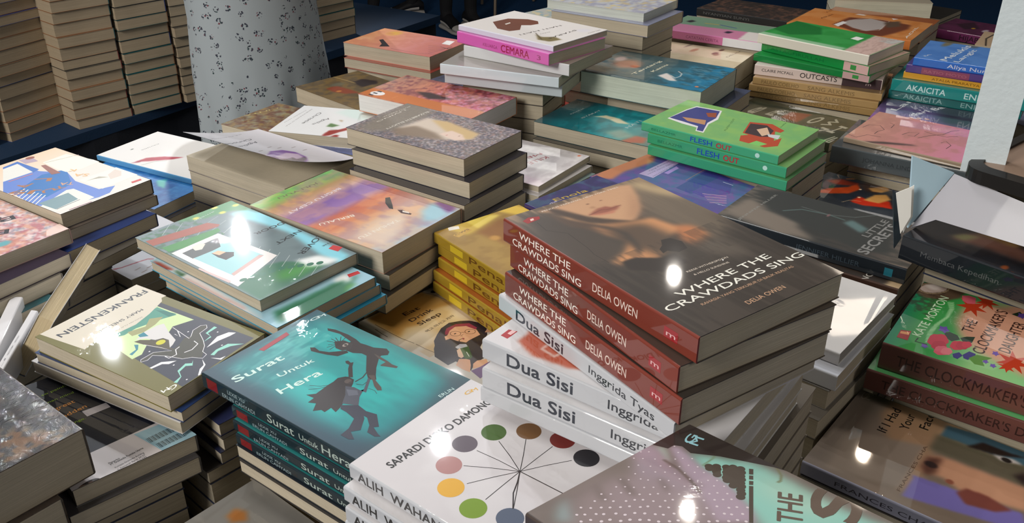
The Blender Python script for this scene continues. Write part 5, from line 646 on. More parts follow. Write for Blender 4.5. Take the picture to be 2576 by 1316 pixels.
'eat':[('f',(214,206,192)),('p',[(8,3),(91.6,-3.9),(101.3,35.1),(109.8,99),(91.3,101.4),(33.5,153.6),(16.6,106.8),(9.7,55.8),(9,15.8)],(218,192,146),1,1),('p',[(8,3),(91.6,-3.9),(103.4,47.5),(86.1,42.3),(69.2,39.7),(43,53.6),(27.9,47.3),(10.9,57),(9,15.8)],(186,138,70),3,1),('n',26,26,(200,160,96),0.4,0.55,3,(8,8,105,110)),('b',23,74.1,20,14,0,(228,210,180),0.8,1),('b',97.1,68.7,18,12,0,(228,208,170),0.8,1),('L',[(10.2,17.1),(11,43.5),(12.2,60.7),(15.6,77.5)],0.6,(60,44,36)),('L',[(15.8,79.9),(16.8,94.1),(19,107.2)],0.6,(60,44,36)),('L',[(4.1,24.8),(3.4,37.9),(3.6,47.2)],0.7,(60,44,36)),('L',[(91.6,-3.9),(99,14.3),(101.3,35.1),(106.1,63.1),(109.8,99)],0.6,(60,44,36)),('L',[(108.8,24.1),(110.6,34.4)],0.7,(60,44,36)),('L',[(110.6,37),(112.2,59.3),(111.9,76.6),(125,100.2)],0.6,(60,44,36)),('L',[(114.3,29),(116.3,40.3),(117.2,56.8),(114.9,77.3),(126.3,104)],0.7,(60,44,36)),('E',103.4,9.6,3.4,3.2,0,(80,66,60)),('E',103.8,9.2,2.2,2,0,(34,24,22)),('P',[(27.8,96.8),(33.3,89.3),(44,82.4),(55.6,76),(69.3,73.8),(80.7,79.7),(88.6,86.7),(93.6,99.1),(91.6,111.1),(82.1,122),(70.3,127.8),(59.5,134.1),(51.6,151.6),(35.5,151.6),(22.4,158.3),(23.3,134.8),(12.8,134.2),(13.8,112.4),(23.1,100.7)],(50,42,46)),('P',[(60,85.3),(68.6,84.9),(78.8,91.9),(82.1,103.5),(76.7,116.4),(69.9,116.1),(60.8,115.7),(55.3,116.6),(50.4,107),(48.8,98.7),(43.2,97.3),(47,91.2),(50.7,91.6)],(224,170,132)),('P',[(53.2,85.1),(59.8,80.4),(73.1,81.3),(84.6,90.8),(84.4,103.6),(80.4,105.3),(78.2,92.5),(68.6,84.9),(58.9,86.4),(52.9,90.5),(49.7,89.5)],(150,52,72)),('L',[(63.5,99.6),(61.8,100.7),(59.8,101),(57.8,100.5),(56,99.1),(54.7,97.3),(54.1,95.1),(54.3,93),(55.4,91.2),(57,90.1),(59,89.8),(61.1,90.4),(62.9,91.7),(64.2,93.6),(64.7,95.8),(64.5,97.9),(63.5,99.6)],0.6,(96,60,40)),('L',[(77.6,108.1),(76,109.1),(74,109.3),(72,108.7),(70.2,107.4),(68.9,105.5),(68.3,103.4),(68.5,101.3),(69.5,99.7),(71,98.7),(73,98.5),(75,99.1),(76.8,100.4),(78.2,102.3),(78.8,104.4),(78.5,106.5),(77.6,108.1)],0.6,(96,60,40)),('L',[(64.6,98.1),(68.6,100.7)],0.6,(96,60,40)),('L',[(79.8,105.8),(84,109)],0.6,(96,60,40)),('E',59,95.2,1.6,0.8,0,(36,26,24)),('E',72.5,102.9,1.6,0.8,0,(36,26,24)),('L',[(64.5,102.5),(59.9,103),(61,105)],0.6,(96,60,40)),('P',[(58.7,106.8),(60,109.2),(57.5,111.1),(56.9,109.3)],(150,60,60)),('L',[(57.7,107.9),(53.2,107.7),(49.6,112.8)],0.9,(60,46,40)),('P',[(18.5,140),(28.6,134),(33.7,139.3),(35.5,143.3),(29.2,151.1),(19.9,159.7),(18.1,149.8)],(224,170,132)),('P',[(32.8,150.9),(39.7,149.7),(48.5,154.7),(44.6,161),(34,160.2),(26.2,157.2)],(224,170,132)),('P',[(22.4,158.3),(34,160.2),(47.7,160.1),(50.5,171.2),(19.5,175)],(120,90,130)),('P',[(40.9,114.8),(48.5,113.9),(53.2,118.8),(51.8,123.9),(41.3,140.9),(37.6,142.3),(33.7,139.3),(34.4,133.8),(42.9,121.2)],(56,90,40)),('P',[(40.9,114.8),(48.5,113.9),(53.2,118.8),(51.2,123.3),(45.1,121.3),(40.5,118.8)],(190,190,196)),('P',[(37.9,120.4),(43.3,119.5),(38.9,127.8),(35,134.4),(31.3,134.7),(31,130.2)],(226,190,160)),('L',[(43.1,130),(39,138.5)],0.7,(220,225,210)),('P',[(96.1,101.6),(108.1,104.5),(125.1,107.6),(123.3,122.8),(103.7,126),(94.1,116)],(52,44,56)),('P',[(97.3,104.1),(115.4,117),(119.1,123.2),(98.9,121)],(120,64,30)),('P',[(83.6,116.7),(91.1,112.9),(99.5,121.6),(88.4,121.7)],(224,170,132)),('T','Eat',45.4,27.3,-1.8,22.1,7,(52,34,30),0.8),('T','Drink',41.9,42.9,2.7,33.6,7,(52,34,30),0.8),('T','Sleep',43.4,55.1,1,32.9,7,(52,34,30),0.8),('T','먹고 마시고 자라',39.8,71.1,4.6,44.4,3.6,(60,44,40),0.2)],
'secrets1':[('f',(72,68,64)),('vg',((0,(96,90,84)),(0.4,(60,58,56)),(0.8,(62,58,56)),(1,(120,106,94)))),('n',5,26,(40,44,44),0.6,0.5,3,None),('p',[(12.4,0.1),(67,10.1),(45.5,36.3),(38.2,83.2),(25,82.6),(3.4,112.2),(-1.7,69.9)],(120,110,100),4,1),('p',[(88.8,6.6),(106.3,28.9),(118.9,82.1),(124.1,153.4),(107.5,160.2),(21.4,183.8),(11.2,151.7),(31.7,85.9),(48.2,39.9)],(46,50,50),3,1),('l',[(55.1,54.3),(71.6,69.4),(76.4,98.4),(73.8,117.5)],2,(80,100,98),1),('p',[(66.2,118.8),(79.3,124.4),(66.8,146.3),(51.7,143)],(90,116,116),2.5,1),('l',[(78.5,66.6),(76.4,98.4),(87.9,124.3),(113.2,145.2)],1,(100,110,108),1),('b',74.7,99.1,4,1.4,0,(120,90,92),0.7,1),('T','LITTLE',47.5,153,-5.1,54,8,(130,130,128),0.8),('T','SECRETS',7,165.6,-3.7,88.1,12,(134,134,132),1.2),('T','JENNIFER HILLIER',1.9,26.3,-3.1,91.6,3,(140,140,136),0)],  # tan patch at the upper left is a reflection painted into the cover
'craw_b':[('f',(70,60,54)),('n',10,30,(50,44,40),0.5,0.5,3,None),('T','ING',-7.8,174.7,-9.9,25.1,7,(235,230,220),0.3),('p',[(-7.1,193.3),(11.7,195),(15,212.5),(-8,209.3)],(220,190,150),2,1)],
'wr1':[('f',(226,223,220)),('n',40,40,(210,206,204),0.5,0.5,3,None)],
'clock1':[('f',(96,178,110)),('vg',((0,(10,120,80)),(0.1,(46,150,60)),(0.22,(70,160,84)),(0.34,(150,200,130)),(1,(120,200,140)))),('p',[(75.2,42),(105.1,42.5),(122,49.9),(125.1,69.7),(146.8,88.8),(132,119.1),(3.7,137.6),(33.5,68.7),(53.4,50.5)],(220,160,130),4,1),('p',[(107.8,-1.4),(132.2,-1.5),(140.5,15.3),(138.3,37.4),(121.8,36.5),(109.2,27.4),(101.9,9.4)],(92,72,54),1.2,1),('n',4,4,(60,46,34),0.6,0.5,5,(70,0,136,22)),('p',[(135,23.3),(131.6,23.5),(127.8,22.9),(123.9,21.4),(120.2,19.1),(116.9,16.3),(114.2,13),(112.5,9.6),(111.7,6.4),(112,3.4),(113.3,1),(115.6,-0.6),(118.6,-1.5),(122.3,-1.3),(126.2,-0.3),(130.2,1.6),(133.8,4.2),(136.9,7.4),(139.1,10.8),(140.4,14.2),(140.6,17.4),(139.7,20.1),(137.8,22.1),(135,23.3)],(150,128,100),0.5,1),('p',[(134.4,22.3),(131.4,22.6),(128,21.9),(124.4,20.5),(121.1,18.4),(118,15.7),(115.6,12.7),(114,9.6),(113.2,6.6),(113.4,3.9),(114.5,1.7),(116.4,0.2),(119.1,-0.5),(122.4,-0.3),(125.9,0.7),(129.4,2.4),(132.7,4.9),(135.5,7.8),(137.6,10.9),(138.8,14.1),(139.1,17),(138.4,19.5),(136.8,21.3),(134.4,22.3)],(92,72,54),0.5,1),('p',[(133.8,21.6),(131.1,21.7),(128,21.1),(124.8,19.8),(121.7,17.8),(118.9,15.3),(116.7,12.5),(115.1,9.6),(114.3,6.8),(114.4,4.3),(115.4,2.3),(117.2,1),(119.6,0.3),(122.5,0.5),(125.7,1.4),(128.9,3.1),(131.9,5.4),(134.5,8.1),(136.5,11),(137.6,13.9),(137.9,16.6),(137.4,18.9),(135.9,20.6),(133.8,21.6)],(180,160,148),0.5,1),('b',128.6,10.4,6,6,0,(210,196,186),0.8,1),('l',[(21.4,30.1),(39.8,27.5),(58.6,29.3),(76.3,33.7),(94.4,33.1),(106.4,28.8)],0.9,(160,214,150),1),('l',[(22,30.8),(40.6,28.5),(59.3,30.2),(76.8,34.4),(95,34),(107.4,30.1)],0.9,(160,214,150),1),('l',[(22.5,31.5),(41.3,29.5),(59.9,31),(77.2,35),(95.7,34.9),(108.3,31.4)],0.9,(160,214,150),1),('l',[(23,32.2),(42,30.4),(60.5,31.9),(77.7,35.6),(96.3,35.8),(109.2,32.6)],0.9,(160,214,150),1),('P',[(107.9,62.2),(106.6,53.6),(94.5,56.5),(103.2,49.5),(93.6,44.8),(106,44.7),(106.2,35.7),(112.8,42.6),(123.1,36),(118.7,45),(131.3,45.9),(119,50),(124.3,57.7),(113.5,53.8)],(196,60,30)),('P',[(116,66.1),(121.7,59.9),(112.8,57.3),(122.9,55.9),(121.1,49.1),(128,53.6),(134.9,47.6),(133.3,54.8),(143.7,54.2),(134.6,58.6),(140.7,63.8),(131.1,62),(128.3,69),(125.3,62.6)],(196,60,30)),('P',[(34.9,111.5),(31.1,103.1),(20.1,107),(26.7,99.4),(15.9,95.6),(28,94.4),(25.6,85.5),(34.1,91.8),(42.2,84.5),(40.5,93.7),(53.2,93.5),(42.3,98.6),(49.7,105.7),(38,102.8)],(196,60,30)),('P',[(19.4,101.2),(20.7,96.4),(14.2,96),(20.1,93.7),(16.5,89.6),(22.5,91.5),(24.6,86.7),(26.2,91.5),(32.5,89.6),(28.4,93.7),(34.1,96.1),(27.5,96.4),(28.3,101.2),(24,97.6)],(196,60,30)),('P',[(127.6,36.3),(131.7,41.8),(130.4,48.1),(118.2,50),(114.8,44),(117.8,38.9)],(222,96,110)),('P',[(48.3,39),(52.9,42.9),(51,49.7),(45.1,53.1),(37.8,47.8),(40.9,42.9)],(40,60,40)),('P',[(48,52.5),(53.7,56.8),(57.4,62.9),(45.5,62.7),(43.5,55.5)],(40,60,40)),('P',[(118.5,81),(128,86.4),(122,90.8),(116.6,88.4)],(40,60,40)),('P',[(37.7,45.4),(34.1,46.3),(29.2,45),(24.3,43.8),(22.8,41.5),(20.6,38.8),(19.7,36.6),(21.8,33.4),(23.6,31),(28,30.5),(32,30.5),(36.2,30.4),(40.8,32.2),(42.2,35.1),(44.8,37.6),(45.1,40.7),(42.1,42.9),(39.4,44.3)],(206,44,66)),('P',[(28.2,45.9),(25.6,46.6),(22.1,45.7),(18.6,44.7),(17.6,43.1),(15.9,41.2),(15.3,39.6),(16.8,37.4),(18.1,35.6),(21.2,35.3),(24,35.3),(27,35.3),(30.3,36.5),(31.3,38.6),(33.1,40.4),(33.3,42.6),(31.2,44.1),(29.3,45.2)],(190,36,58)),('P',[(21.1,49.7),(18.6,50.3),(15.2,49.4),(11.7,48.5),(10.7,46.9),(9.1,45),(8.5,43.4),(9.9,41.2),(11.2,39.4),(14.2,39.1),(17,39.2),(20,39.1),(23.2,40.4),(24.2,42.4),(25.9,44.2),(26.2,46.4),(24.1,47.9),(22.3,48.9)],(222,96,110)),('P',[(21.5,52.3),(19.5,52.8),(16.9,52.1),(14.2,51.4),(13.3,50.1),(12.1,48.6),(11.6,47.4),(12.8,45.7),(13.7,44.4),(16.1,44.2),(18.3,44.2),(20.6,44.2),(23,45.2),(23.8,46.7),(25.2,48.1),(25.4,49.8),(23.8,51),(22.4,51.7)],(230,120,126)),('P',[(37.7,58.9),(35.1,59.6),(31.7,58.6),(28.1,57.6),(27.1,56),(25.5,54.1),(24.8,52.5),(26.3,50.3),(27.7,48.6),(30.8,48.3),(33.7,48.4),(36.7,48.4),(39.9,49.6),(40.9,51.7),(42.7,53.5),(43,55.7),(40.8,57.2),(38.9,58.2)],(206,44,66)),('P',[(39.9,61.9),(37.6,62.4),(34.5,61.6),(31.4,60.7),(30.4,59.3),(29,57.6),(28.4,56.2),(29.8,54.2),(30.9,52.7),(33.7,52.4),(36.3,52.5),(39,52.5),(41.9,53.7),(42.8,55.5),(44.4,57.1),(44.6,59),(42.7,60.3),(41,61.2)],(190,36,58)),('P',[(42.6,63.3),(40.9,63.7),(38.6,63.1),(36.2,62.5),(35.5,61.4),(34.4,60.1),(34,59),(35,57.6),(35.9,56.4),(38,56.3),(39.9,56.3),(41.9,56.3),(44.1,57.2),(44.8,58.5),(46,59.7),(46.2,61.2),(44.7,62.2),(43.4,62.8)],(206,44,66)),('P',[(54.3,42.8),(51.8,40.4),(47.6,39.9),(50.2,37),(50,33.8),(54.1,34.4),(58.2,32.9),(58.2,36.2),(61,38.5),(56.7,39.9)],(110,80,170)),('P',[(16.3,34.2),(14.7,32.6),(12,32.3),(13.6,30.4),(13.4,28.3),(16,28.7),(18.6,27.7),(18.6,29.8),(20.4,31.3),(17.8,32.2)],(110,80,170)),('P',[(40.1,86.1),(38.4,84.5),(35.8,84.1),(37.4,82.4),(37.2,80.4),(39.9,80.9),(42.4,80),(42.4,82),(44.2,83.6),(41.5,84.3)],(110,80,170)),('P',[(21.9,81.3),(20.5,80),(18.2,79.6),(19.6,78.1),(19.4,76.4),(21.7,76.8),(23.9,76),(23.9,77.8),(25.4,79.1),(23.1,79.8)],(110,80,170)),('P',[(19,87.9),(17.5,86.5),(15.2,86.1),(16.6,84.6),(16.4,82.8),(18.7,83.2),(21,82.5),(21,84.3),(22.6,85.7),(20.3,86.3)],(110,80,170)),('P',[(120.7,93.2),(118.6,91.2),(115,90.7),(117.3,88.5),(117.2,85.9),(120.8,86.6),(124.4,85.5),(124.3,88.1),(126.6,90),(122.9,91)],(110,80,170)),('P',[(17.4,53.3),(23.5,57.3),(19.8,60.9),(11.8,58.6),(12.4,55.1)],(50,40,120)),('P',[(21.1,60.6),(30.1,64),(29.1,69.3),(24.1,70),(15.5,65.8),(16.1,62.4)],(50,40,120)),('P',[(18.7,65.8),(28.4,70.4),(30.6,82),(25.3,79.1),(21.4,75.9),(13.9,79.4),(12.2,71.9)],(86,140,40)),('T','KATE MORTON',28.9,24.3,-2.1,86.4,8,(206,232,190),0.4),('T','THE',62,58.8,-0.5,23.9,9,(60,36,30),0.3),('T',"CLOCKMAKER'S",31.6,74.8,-2,88.4,10,(60,36,30),0.3),('T','DAUGHTER',46.5,92.8,-2,60.5,10,(60,36,30),0.3),('P',[(16.3,7.2),(30.6,6.8),(34,15),(16.4,16.5)],(160,30,24)),('P',[(28.5,7.4),(31.2,14.6),(26,14.6),(24.4,7.8)],(226,150,90)),('L',[(26.1,22.8),(19,22.2),(19.5,32)],1.2,(30,40,30))],
'face':[('f',(150,128,108)),('vg',((0,(120,108,98)),(0.35,(126,108,92)),(1,(110,96,84)))),('p',[(130.6,24.7),(128.7,75.9),(106.5,71.7),(106.8,140.5),(143,131.9)],(178,140,104),2,1),('p',[(133.7,28.4),(132.6,74.7),(109.4,75.2),(38.2,82.8),(12.1,75.1),(102.9,27.6)],(160,126,96),3,1),('p',[(63.4,14.6),(83.5,71.4),(18.2,73.1),(4.6,18.1)],(140,124,110),2,1),('p',[(124.2,76.2),(136.5,137.5),(109.5,143.8),(105.7,76.3)],(70,100,116),1.5,1),('p',[(106.1,74),(109.5,143.8),(82.5,150.1),(81.4,74.2)],(96,90,72),2,1),('p',[(40.5,75.9),(49.7,154),(29.9,162.3),(9.8,77)],(116,104,170),1.5,1),('p',[(49.7,77),(73.5,77.8),(78.9,86.7),(82.5,150.1),(53.8,156.7),(44.3,111.3),(52.3,94.8)],(196,144,112),2,1),('p',[(53.6,76.8),(70.4,76.6),(77.1,87.2),(53,88.4),(46.6,83.2)],(90,56,44),2,1),('b',62.5,82.3,4,5,0,(40,26,24),0.5,1),('p',[(105.6,97.8),(119.6,106.6),(120.3,131.2),(121.9,140.9),(110.1,121.5)],(44,30,28),1.5,1),('p',[(109,117.7),(113.2,132.9),(110.3,139.6),(104.4,125)],(206,196,192),1,1),('b',108.1,128.1,3,4,0,(40,30,30),0.4,1),('p',[(41.6,108.1),(51.6,113.2),(52.8,128.5),(47.6,147),(38.3,138.1),(32.4,117.7)],(120,60,50),1.5,1),('b',50.9,100.4,3,3,0,(140,80,60),0.6,1),('p',[(91.7,137.2),(102.6,145.4),(82.5,150.1)],(40,30,30),2,1),('T','If I Had',79.6,39.5,0.6,40.3,8,(28,24,22),0.5),('T','Your',95.5,53.1,4.6,24.7,8,(28,24,22),0.5),('T','Face',106.5,66.2,4.4,25.8,8,(28,24,22),0.5),('T','FRANCES CHA',15.1,74.1,0.8,69.8,3,(96,72,56),0),('T','G',114.5,8.4,0.5,11.5,5,(150,138,126),0.5),('T','M',116.2,12,0.5,11.6,5,(150,138,126),0.5)],
'green1':[('f',(40,140,60)),('n',30,30,(60,160,80),0.6,0.5,3,None),('p',[(54.3,-15.4),(138.8,-12.8),(116.6,59.8),(72,84.2),(29.7,42.8)],(16,110,44),1,1),('p',[(0,163),(132.7,154.6),(132.7,209),(0,209)],(206,176,166),1,1),('p',[(0,0),(15.9,0),(15.9,158.8),(0,158.8)],(206,214,200),2,0.6),('p',[(82.1,133.4),(102.6,134.1),(100.4,148.8),(78.3,148.9)],(240,240,232),0.4,1),('p',[(100.4,176.9),(137.8,188.1),(133.4,209.2),(95.4,203.2)],(190,190,186),2,1),('n',8,3,(170,140,130),0.5,0.55,6,(0,160,142,237))],
'green2':[('f',(30,130,60)),('p',[(0,164.9),(134,160.6),(134,211.4),(0,211.4)],(216,180,166),1,1)],
'anak':[('f',(200,124,60)),('n',30,30,(216,150,90),0.6,0.5,3,None),('p',[(39.3,78.2),(121.8,86.1),(136.3,145.6),(124.5,205.5),(88,210),(40.8,197.9),(-7.9,182.1),(6.5,132.9)],(110,56,36),2,1),('p',[(66.7,87.8),(98.6,93.5),(135.4,124.8),(121.1,163),(57.8,168.2),(23.7,147.9),(35.2,118.8)],(176,166,162),1.5,1),('l',[(101.8,97.8),(144,116.9),(134.1,161.9),(44,167.1),(23,137.9)],1,(226,216,210),1),('p',[(40.8,80.4),(79.4,86.3),(72.9,96.4),(29.2,92.1)],(232,228,226),0.6,1),('p',[(171,154.3),(194.3,166.4),(171.8,175.1),(150.5,165.2)],(232,220,214),0.6,1),('p',[(151.9,87.5),(181.4,97.5),(152.7,108.9)],(226,214,206),1,1),('p',[(116.4,156.5),(146.6,179.2),(101,191.5),(74.7,173.5)],(90,70,56),2,1),('T','ANAK',136,34.8,-9.8,62,6,(140,80,40),0.4),('T','ASUH',77,43.9,-9.3,49.9,5,(70,44,30),0.6),('T','ADIL',12.6,227.4,2.7,104.3,5,(236,226,214),0.9)],
'blu1':[('f',(70,120,190)),('n',24,24,(90,140,206),0.6,0.5,3,None),('b',125.6,30.6,22,6,-10,(116,110,90),0.8,1),('b',136.5,71.9,18,8,0,(90,100,110),0.8,1),('T','Melukis',6.6,49.7,-8.8,124.1,12,(214,222,230),0.9),('T','Langit',8.8,67.6,-7.7,98,9,(214,222,230),0.7),('T','EA.',17.3,14.4,-19.4,20.5,4,(206,214,226),0.5)],
'lari':[('f',(120,86,140)),('hg',((0,(150,90,150)),(0.5,(110,90,150)),(1,(60,60,90)))),('n',16,16,(90,70,120),0.6,0.5,3,None),('p',[(39.3,102.5),(131,82),(131,205),(39.3,205)],(44,40,56),10,0.9),('T','Lari',70.8,29.5,-12.5,83.5,11,(232,230,236),0.8),('T','dari Baby',57.7,58.9,-27.6,107.2,11,(232,230,236),0.8),('b',44,12.1,4,3,0,(206,80,90),0.5,1),('b',38.3,34,4,4,0,(206,160,150),0.6,1),('b',41.7,45.6,4,4,0,(206,160,150),0.6,1),('b',45.1,57.2,4,4,0,(206,160,150),0.6,1),('b',48.5,68.8,4,4,0,(206,160,150),0.6,1),('b',51.9,80.2,4,4,0,(206,160,150),0.6,1)],
'pinkmag':[('f',(196,140,150)),('vg',((0,(190,140,120)),(0.4,(196,130,130)),(1,(206,130,170)))),('n',20,12,(170,120,110),0.5,0.5,3,None),('p',[(-3.6,24.6),(16.1,54.3),(28.8,86.1),(29.5,97.7),(13.5,67.3),(-2.7,36.6)],(60,50,50),2,1),('L',[(60.2,6.1),(78,9.9),(84.7,24.2),(69.9,35.7),(56.2,30.4),(42.1,30.4)],1.1,(84,64,64)),('L',[(16.8,-0.7),(10.6,14.3),(32.2,23.9),(34.1,43.2)],1.1,(84,64,64)),('L',[(64.5,63.6),(82.6,68.7),(88.4,81.6),(69,80.4),(66.3,71.6)],1.1,(84,64,64)),('L',[(64.8,86.6),(87.6,97.6),(103.1,111),(126.1,116.4),(137.9,125.1)],1.1,(84,64,64)),('L',[(65,119.8),(76.8,123.4),(63.5,134.2),(45,132.6)],1.1,(84,64,64)),('L',[(83.8,41),(102.3,39.8),(105.9,32.2)],1.1,(84,64,64)),('L',[(100.7,85.1),(95.2,101.3),(95.8,119.1),(109.7,130.5)],1.1,(84,64,64))],
'redhair':[('f',(38,46,54)),('n',18,18,(28,34,44),0.6,0.5,3,None),('p',[(37.7,15.4),(70.1,28.7),(95,48.1),(118.8,51.7),(97.6,65.3),(71.7,58.9),(51.8,37.5)],(186,66,22),1.5,1),('p',[(95.7,12),(117.1,27.3),(116.7,56.8),(99.7,45.9),(90.9,29.2)],(130,40,22),2,1),('p',[(46,72.7),(73.1,74.4),(68.7,90.3),(85,114.5),(60.8,128.5),(57.2,114.7),(44.5,91.2)],(186,44,20),1.5,1),('p',[(116.7,56.8),(145,64.9),(146.5,88.7),(137.2,100.6),(99.5,88.7),(98.2,73.2)],(60,36,30),2,1),('p',[(110.4,71.9),(125.9,81.3),(135.4,91.4),(122.2,98.9),(107.1,93.4),(102.5,81.4)],(206,150,80),1,1),('p',[(63.5,84.7),(93.5,89.3),(105.4,102),(90.9,114),(67.9,106.3),(64.2,92.2)],(206,150,80),1,1),('l',[(122.6,33.2),(137.7,49.4),(150.5,70.7),(147,96.6)],2.5,(176,100,40),1),('l',[(119.2,22.1),(127.7,15.9),(145,22.8)],0.8,(190,150,120),1),('l',[(36,65.4),(50.4,70.7),(56.4,83.9)],0.8,(206,176,130),1),('b',97.6,65.3,2.4,2,0,(232,200,160),0.5,1),('b',68.5,76.4,2.4,2,0,(232,200,160),0.5,1),('T','LANA',147.2,36.7,-47,14.2,3,(150,160,180),0)],
'pinkgreen':[('f',(190,120,150)),('p',[(55.2,0),(131.5,0),(131.5,205),(65.7,205)],(110,140,116),1,1),('p',[(81.7,17.9),(98,23.5),(92.6,34.7),(76.4,29)],(40,32,40),0.8,1),('p',[(35.9,114.4),(49.5,117.5),(49.4,129.3),(31.1,124.6)],(40,32,50),0.8,1),('l',[(86.1,56.8),(89.1,86.8)],3,(190,150,60),1),('l',[(89.1,86.8),(80.2,122.7)],3,(50,60,130),1),('p',[(0,155.8),(65.7,151.7),(65.7,205),(0,205)],(214,206,200),1,1)],
'dark1':[('f',(60,48,44)),('n',14,10,(110,76,60),0.7,0.5,3,None),('n',10,8,(36,34,34),0.6,0.5,5,None)],
'darklet':[('f',(58,62,46)),('n',30,30,(44,48,36),0.6,0.5,4,None),('T','B',44.2,41.1,-7,44.3,13,(150,146,126),2),('T','R',53.6,71,-7.7,44.2,13,(150,146,126),2),('T','O',62.7,138.9,-9,43.4,13,(150,146,126),2),('T','W',68.7,164,-9.6,43.3,13,(150,146,126),2),('T','N',18.8,166,-9.7,41.5,13,(150,146,126),2),('T','H',45,184.8,-10,42.1,13,(150,146,126),2),('T','E',-7.2,199.3,-10.5,40.2,13,(150,146,126),2),('p',[(58.2,85.8),(95.6,85.3),(107.7,118.3),(52.2,118.2)],(120,60,40),2,1)],
'hijab':[('f',(104,44,84)),('n',20,20,(80,34,66),0.6,0.5,3,None),('p',[(74.6,22.1),(117.8,47.2),(62.2,79.9),(36.9,54.7)],(60,30,50),2,1),('b',57.9,67,6,4,0,(206,160,50),0.5,1),('b',51.9,95.2,14,6,0,(206,190,200),0.6,1)],
'bar1':[('f',(30,32,42)),('n',40,40,(22,24,32),0.6,0.5,3,None),('P',[(26.8,141.6),(98.4,138.9),(114,215.5),(-14.2,215.8),(-8,172.8)],(206,200,202)),('P',[(66.3,142),(101.2,144),(108.2,181),(77.2,184.6)],(150,186,200)),('p',[(93.9,77),(98.3,136.2),(27.5,139.8),(24.7,134.9),(63.9,136.1)],(40,44,62),4,0.6),('L',[(71.8,155.1),(72.9,163.4)],0.35,(30,34,44)),('L',[(72.9,155.1),(74,163.4)],0.525,(30,34,44)),('L',[(74.1,155),(75.1,163.3)],0.7,(30,34,44)),('L',[(75.2,154.9),(76.3,163.3)],0.35,(30,34,44)),('L',[(76.3,154.9),(77.4,163.2)],0.525,(30,34,44)),('L',[(77.5,154.8),(78.5,163.2)],0.7,(30,34,44)),('L',[(78.6,154.7),(79.7,163.1)],0.35,(30,34,44)),('L',[(79.8,154.7),(80.8,163.1)],0.525,(30,34,44)),('L',[(80.9,154.6),(81.9,163)],0.7,(30,34,44)),('L',[(82.1,154.5),(83.1,162.9)],0.35,(30,34,44)),('L',[(83.2,154.5),(84.2,162.9)],0.525,(30,34,44)),('L',[(84.4,154.4),(85.4,162.8)],0.7,(30,34,44)),('L',[(85.5,154.3),(86.5,162.8)],0.35,(30,34,44)),('L',[(86.7,154.3),(87.7,162.7)],0.525,(30,34,44)),('L',[(87.8,154.2),(88.8,162.7)],0.7,(30,34,44)),('L',[(89,154.1),(90,162.6)],0.35,(30,34,44)),('L',[(90.2,154.1),(91.2,162.5)],0.525,(30,34,44)),('L',[(91.3,154),(92.3,162.5)],0.7,(30,34,44)),('L',[(92.5,154),(93.5,162.4)],0.35,(30,34,44)),('L',[(93.7,153.9),(94.6,162.4)],0.525,(30,34,44)),('L',[(94.8,153.8),(95.8,162.3)],0.7,(30,34,44)),('L',[(96,153.8),(97,162.2)],0.35,(30,34,44)),('L',[(75.5,167.8),(76.5,175.9)],0.35,(30,34,44)),('L',[(76.6,167.7),(77.7,175.9)],0.525,(30,34,44)),('L',[(77.7,167.7),(78.8,175.9)],0.7,(30,34,44)),('L',[(78.9,167.6),(79.9,175.8)],0.35,(30,34,44)),('L',[(80,167.5),(81,175.8)],0.525,(30,34,44)),('L',[(81.1,167.5),(82.2,175.7)],0.7,(30,34,44)),('L',[(82.3,167.4),(83.3,175.7)],0.35,(30,34,44)),('L',[(83.4,167.4),(84.4,175.6)],0.525,(30,34,44)),('L',[(84.6,167.3),(85.6,175.6)],0.7,(30,34,44)),('L',[(85.7,167.3),(86.7,175.5)],0.35,(30,34,44)),('L',[(86.9,167.2),(87.8,175.5)],0.525,(30,34,44)),('L',[(88,167.2),(89,175.5)],0.7,(30,34,44)),('L',[(89.2,167.1),(90.1,175.4)],0.35,(30,34,44)),('L',[(90.3,167.1),(91.3,175.4)],0.525,(30,34,44)),('L',[(91.5,167),(92.4,175.3)],0.7,(30,34,44)),('L',[(92.6,167),(93.6,175.3)],0.35,(30,34,44)),('L',[(93.8,166.9),(94.7,175.2)],0.525,(30,34,44)),('L',[(94.9,166.9),(95.9,175.2)],0.7,(30,34,44)),('L',[(96.1,166.8),(97,175.1)],0.35,(30,34,44)),('L',[(97.3,166.7),(98.2,175.1)],0.525,(30,34,44)),('L',[(98.4,166.7),(99.4,175)],0.7,(30,34,44)),('L',[(99.6,166.6),(100.5,175)],0.35,(30,34,44)),('T','Penerbit',35.2,167.3,3.6,9.6,2.6,(40,40,44),0.3),('T','PT Gramedia Pustaka Utama',35.8,170,6.4,29.6,2.6,(40,40,44),0.4),('T','Kompas Gramedia Building',37.2,175.9,6.2,26.1,2.2,(80,80,84),0),('T','Jl. Palmerah Barat 29-37',37.6,180.3,8.1,25.5,2.2,(80,80,84),0),('T','Jakarta 10270',37.9,184.6,10.3,25.1,2.2,(80,80,84),0),('T','so painful',24.2,28.4,3.1,25.5,3.6,(130,160,50),0.3),('T','human mind',16.9,43.9,1.3,31.6,3.6,(130,160,50),0.3),('T','great',25.9,60.1,3.4,18.4,6,(206,140,70),0.5),('T','sudden',23.9,76.9,6.8,26.3,6,(206,140,70),0.5),('T','change.',25,90.8,-1,17.6,4,(130,160,50),0.3),('P',[(43.8,77.6),(65.3,78.8),(66.1,88.3),(44.8,88.4)],(196,190,196)),('E',11,185.6,13,8,25,(54,46,44)),('T','20',6.1,184.4,-3.9,11.6,6,(140,100,74),0.9)],
'foil':[('f',(40,36,34)),('n',16,16,(70,52,40),0.7,0.5,3,None),('p',[(89,153),(109.7,176.6),(127.4,209.9),(106.3,204.3),(68.4,196.6)],(110,76,46),5,0.8),('n',5,5,(30,28,32),0.7,0.5,6,None)],
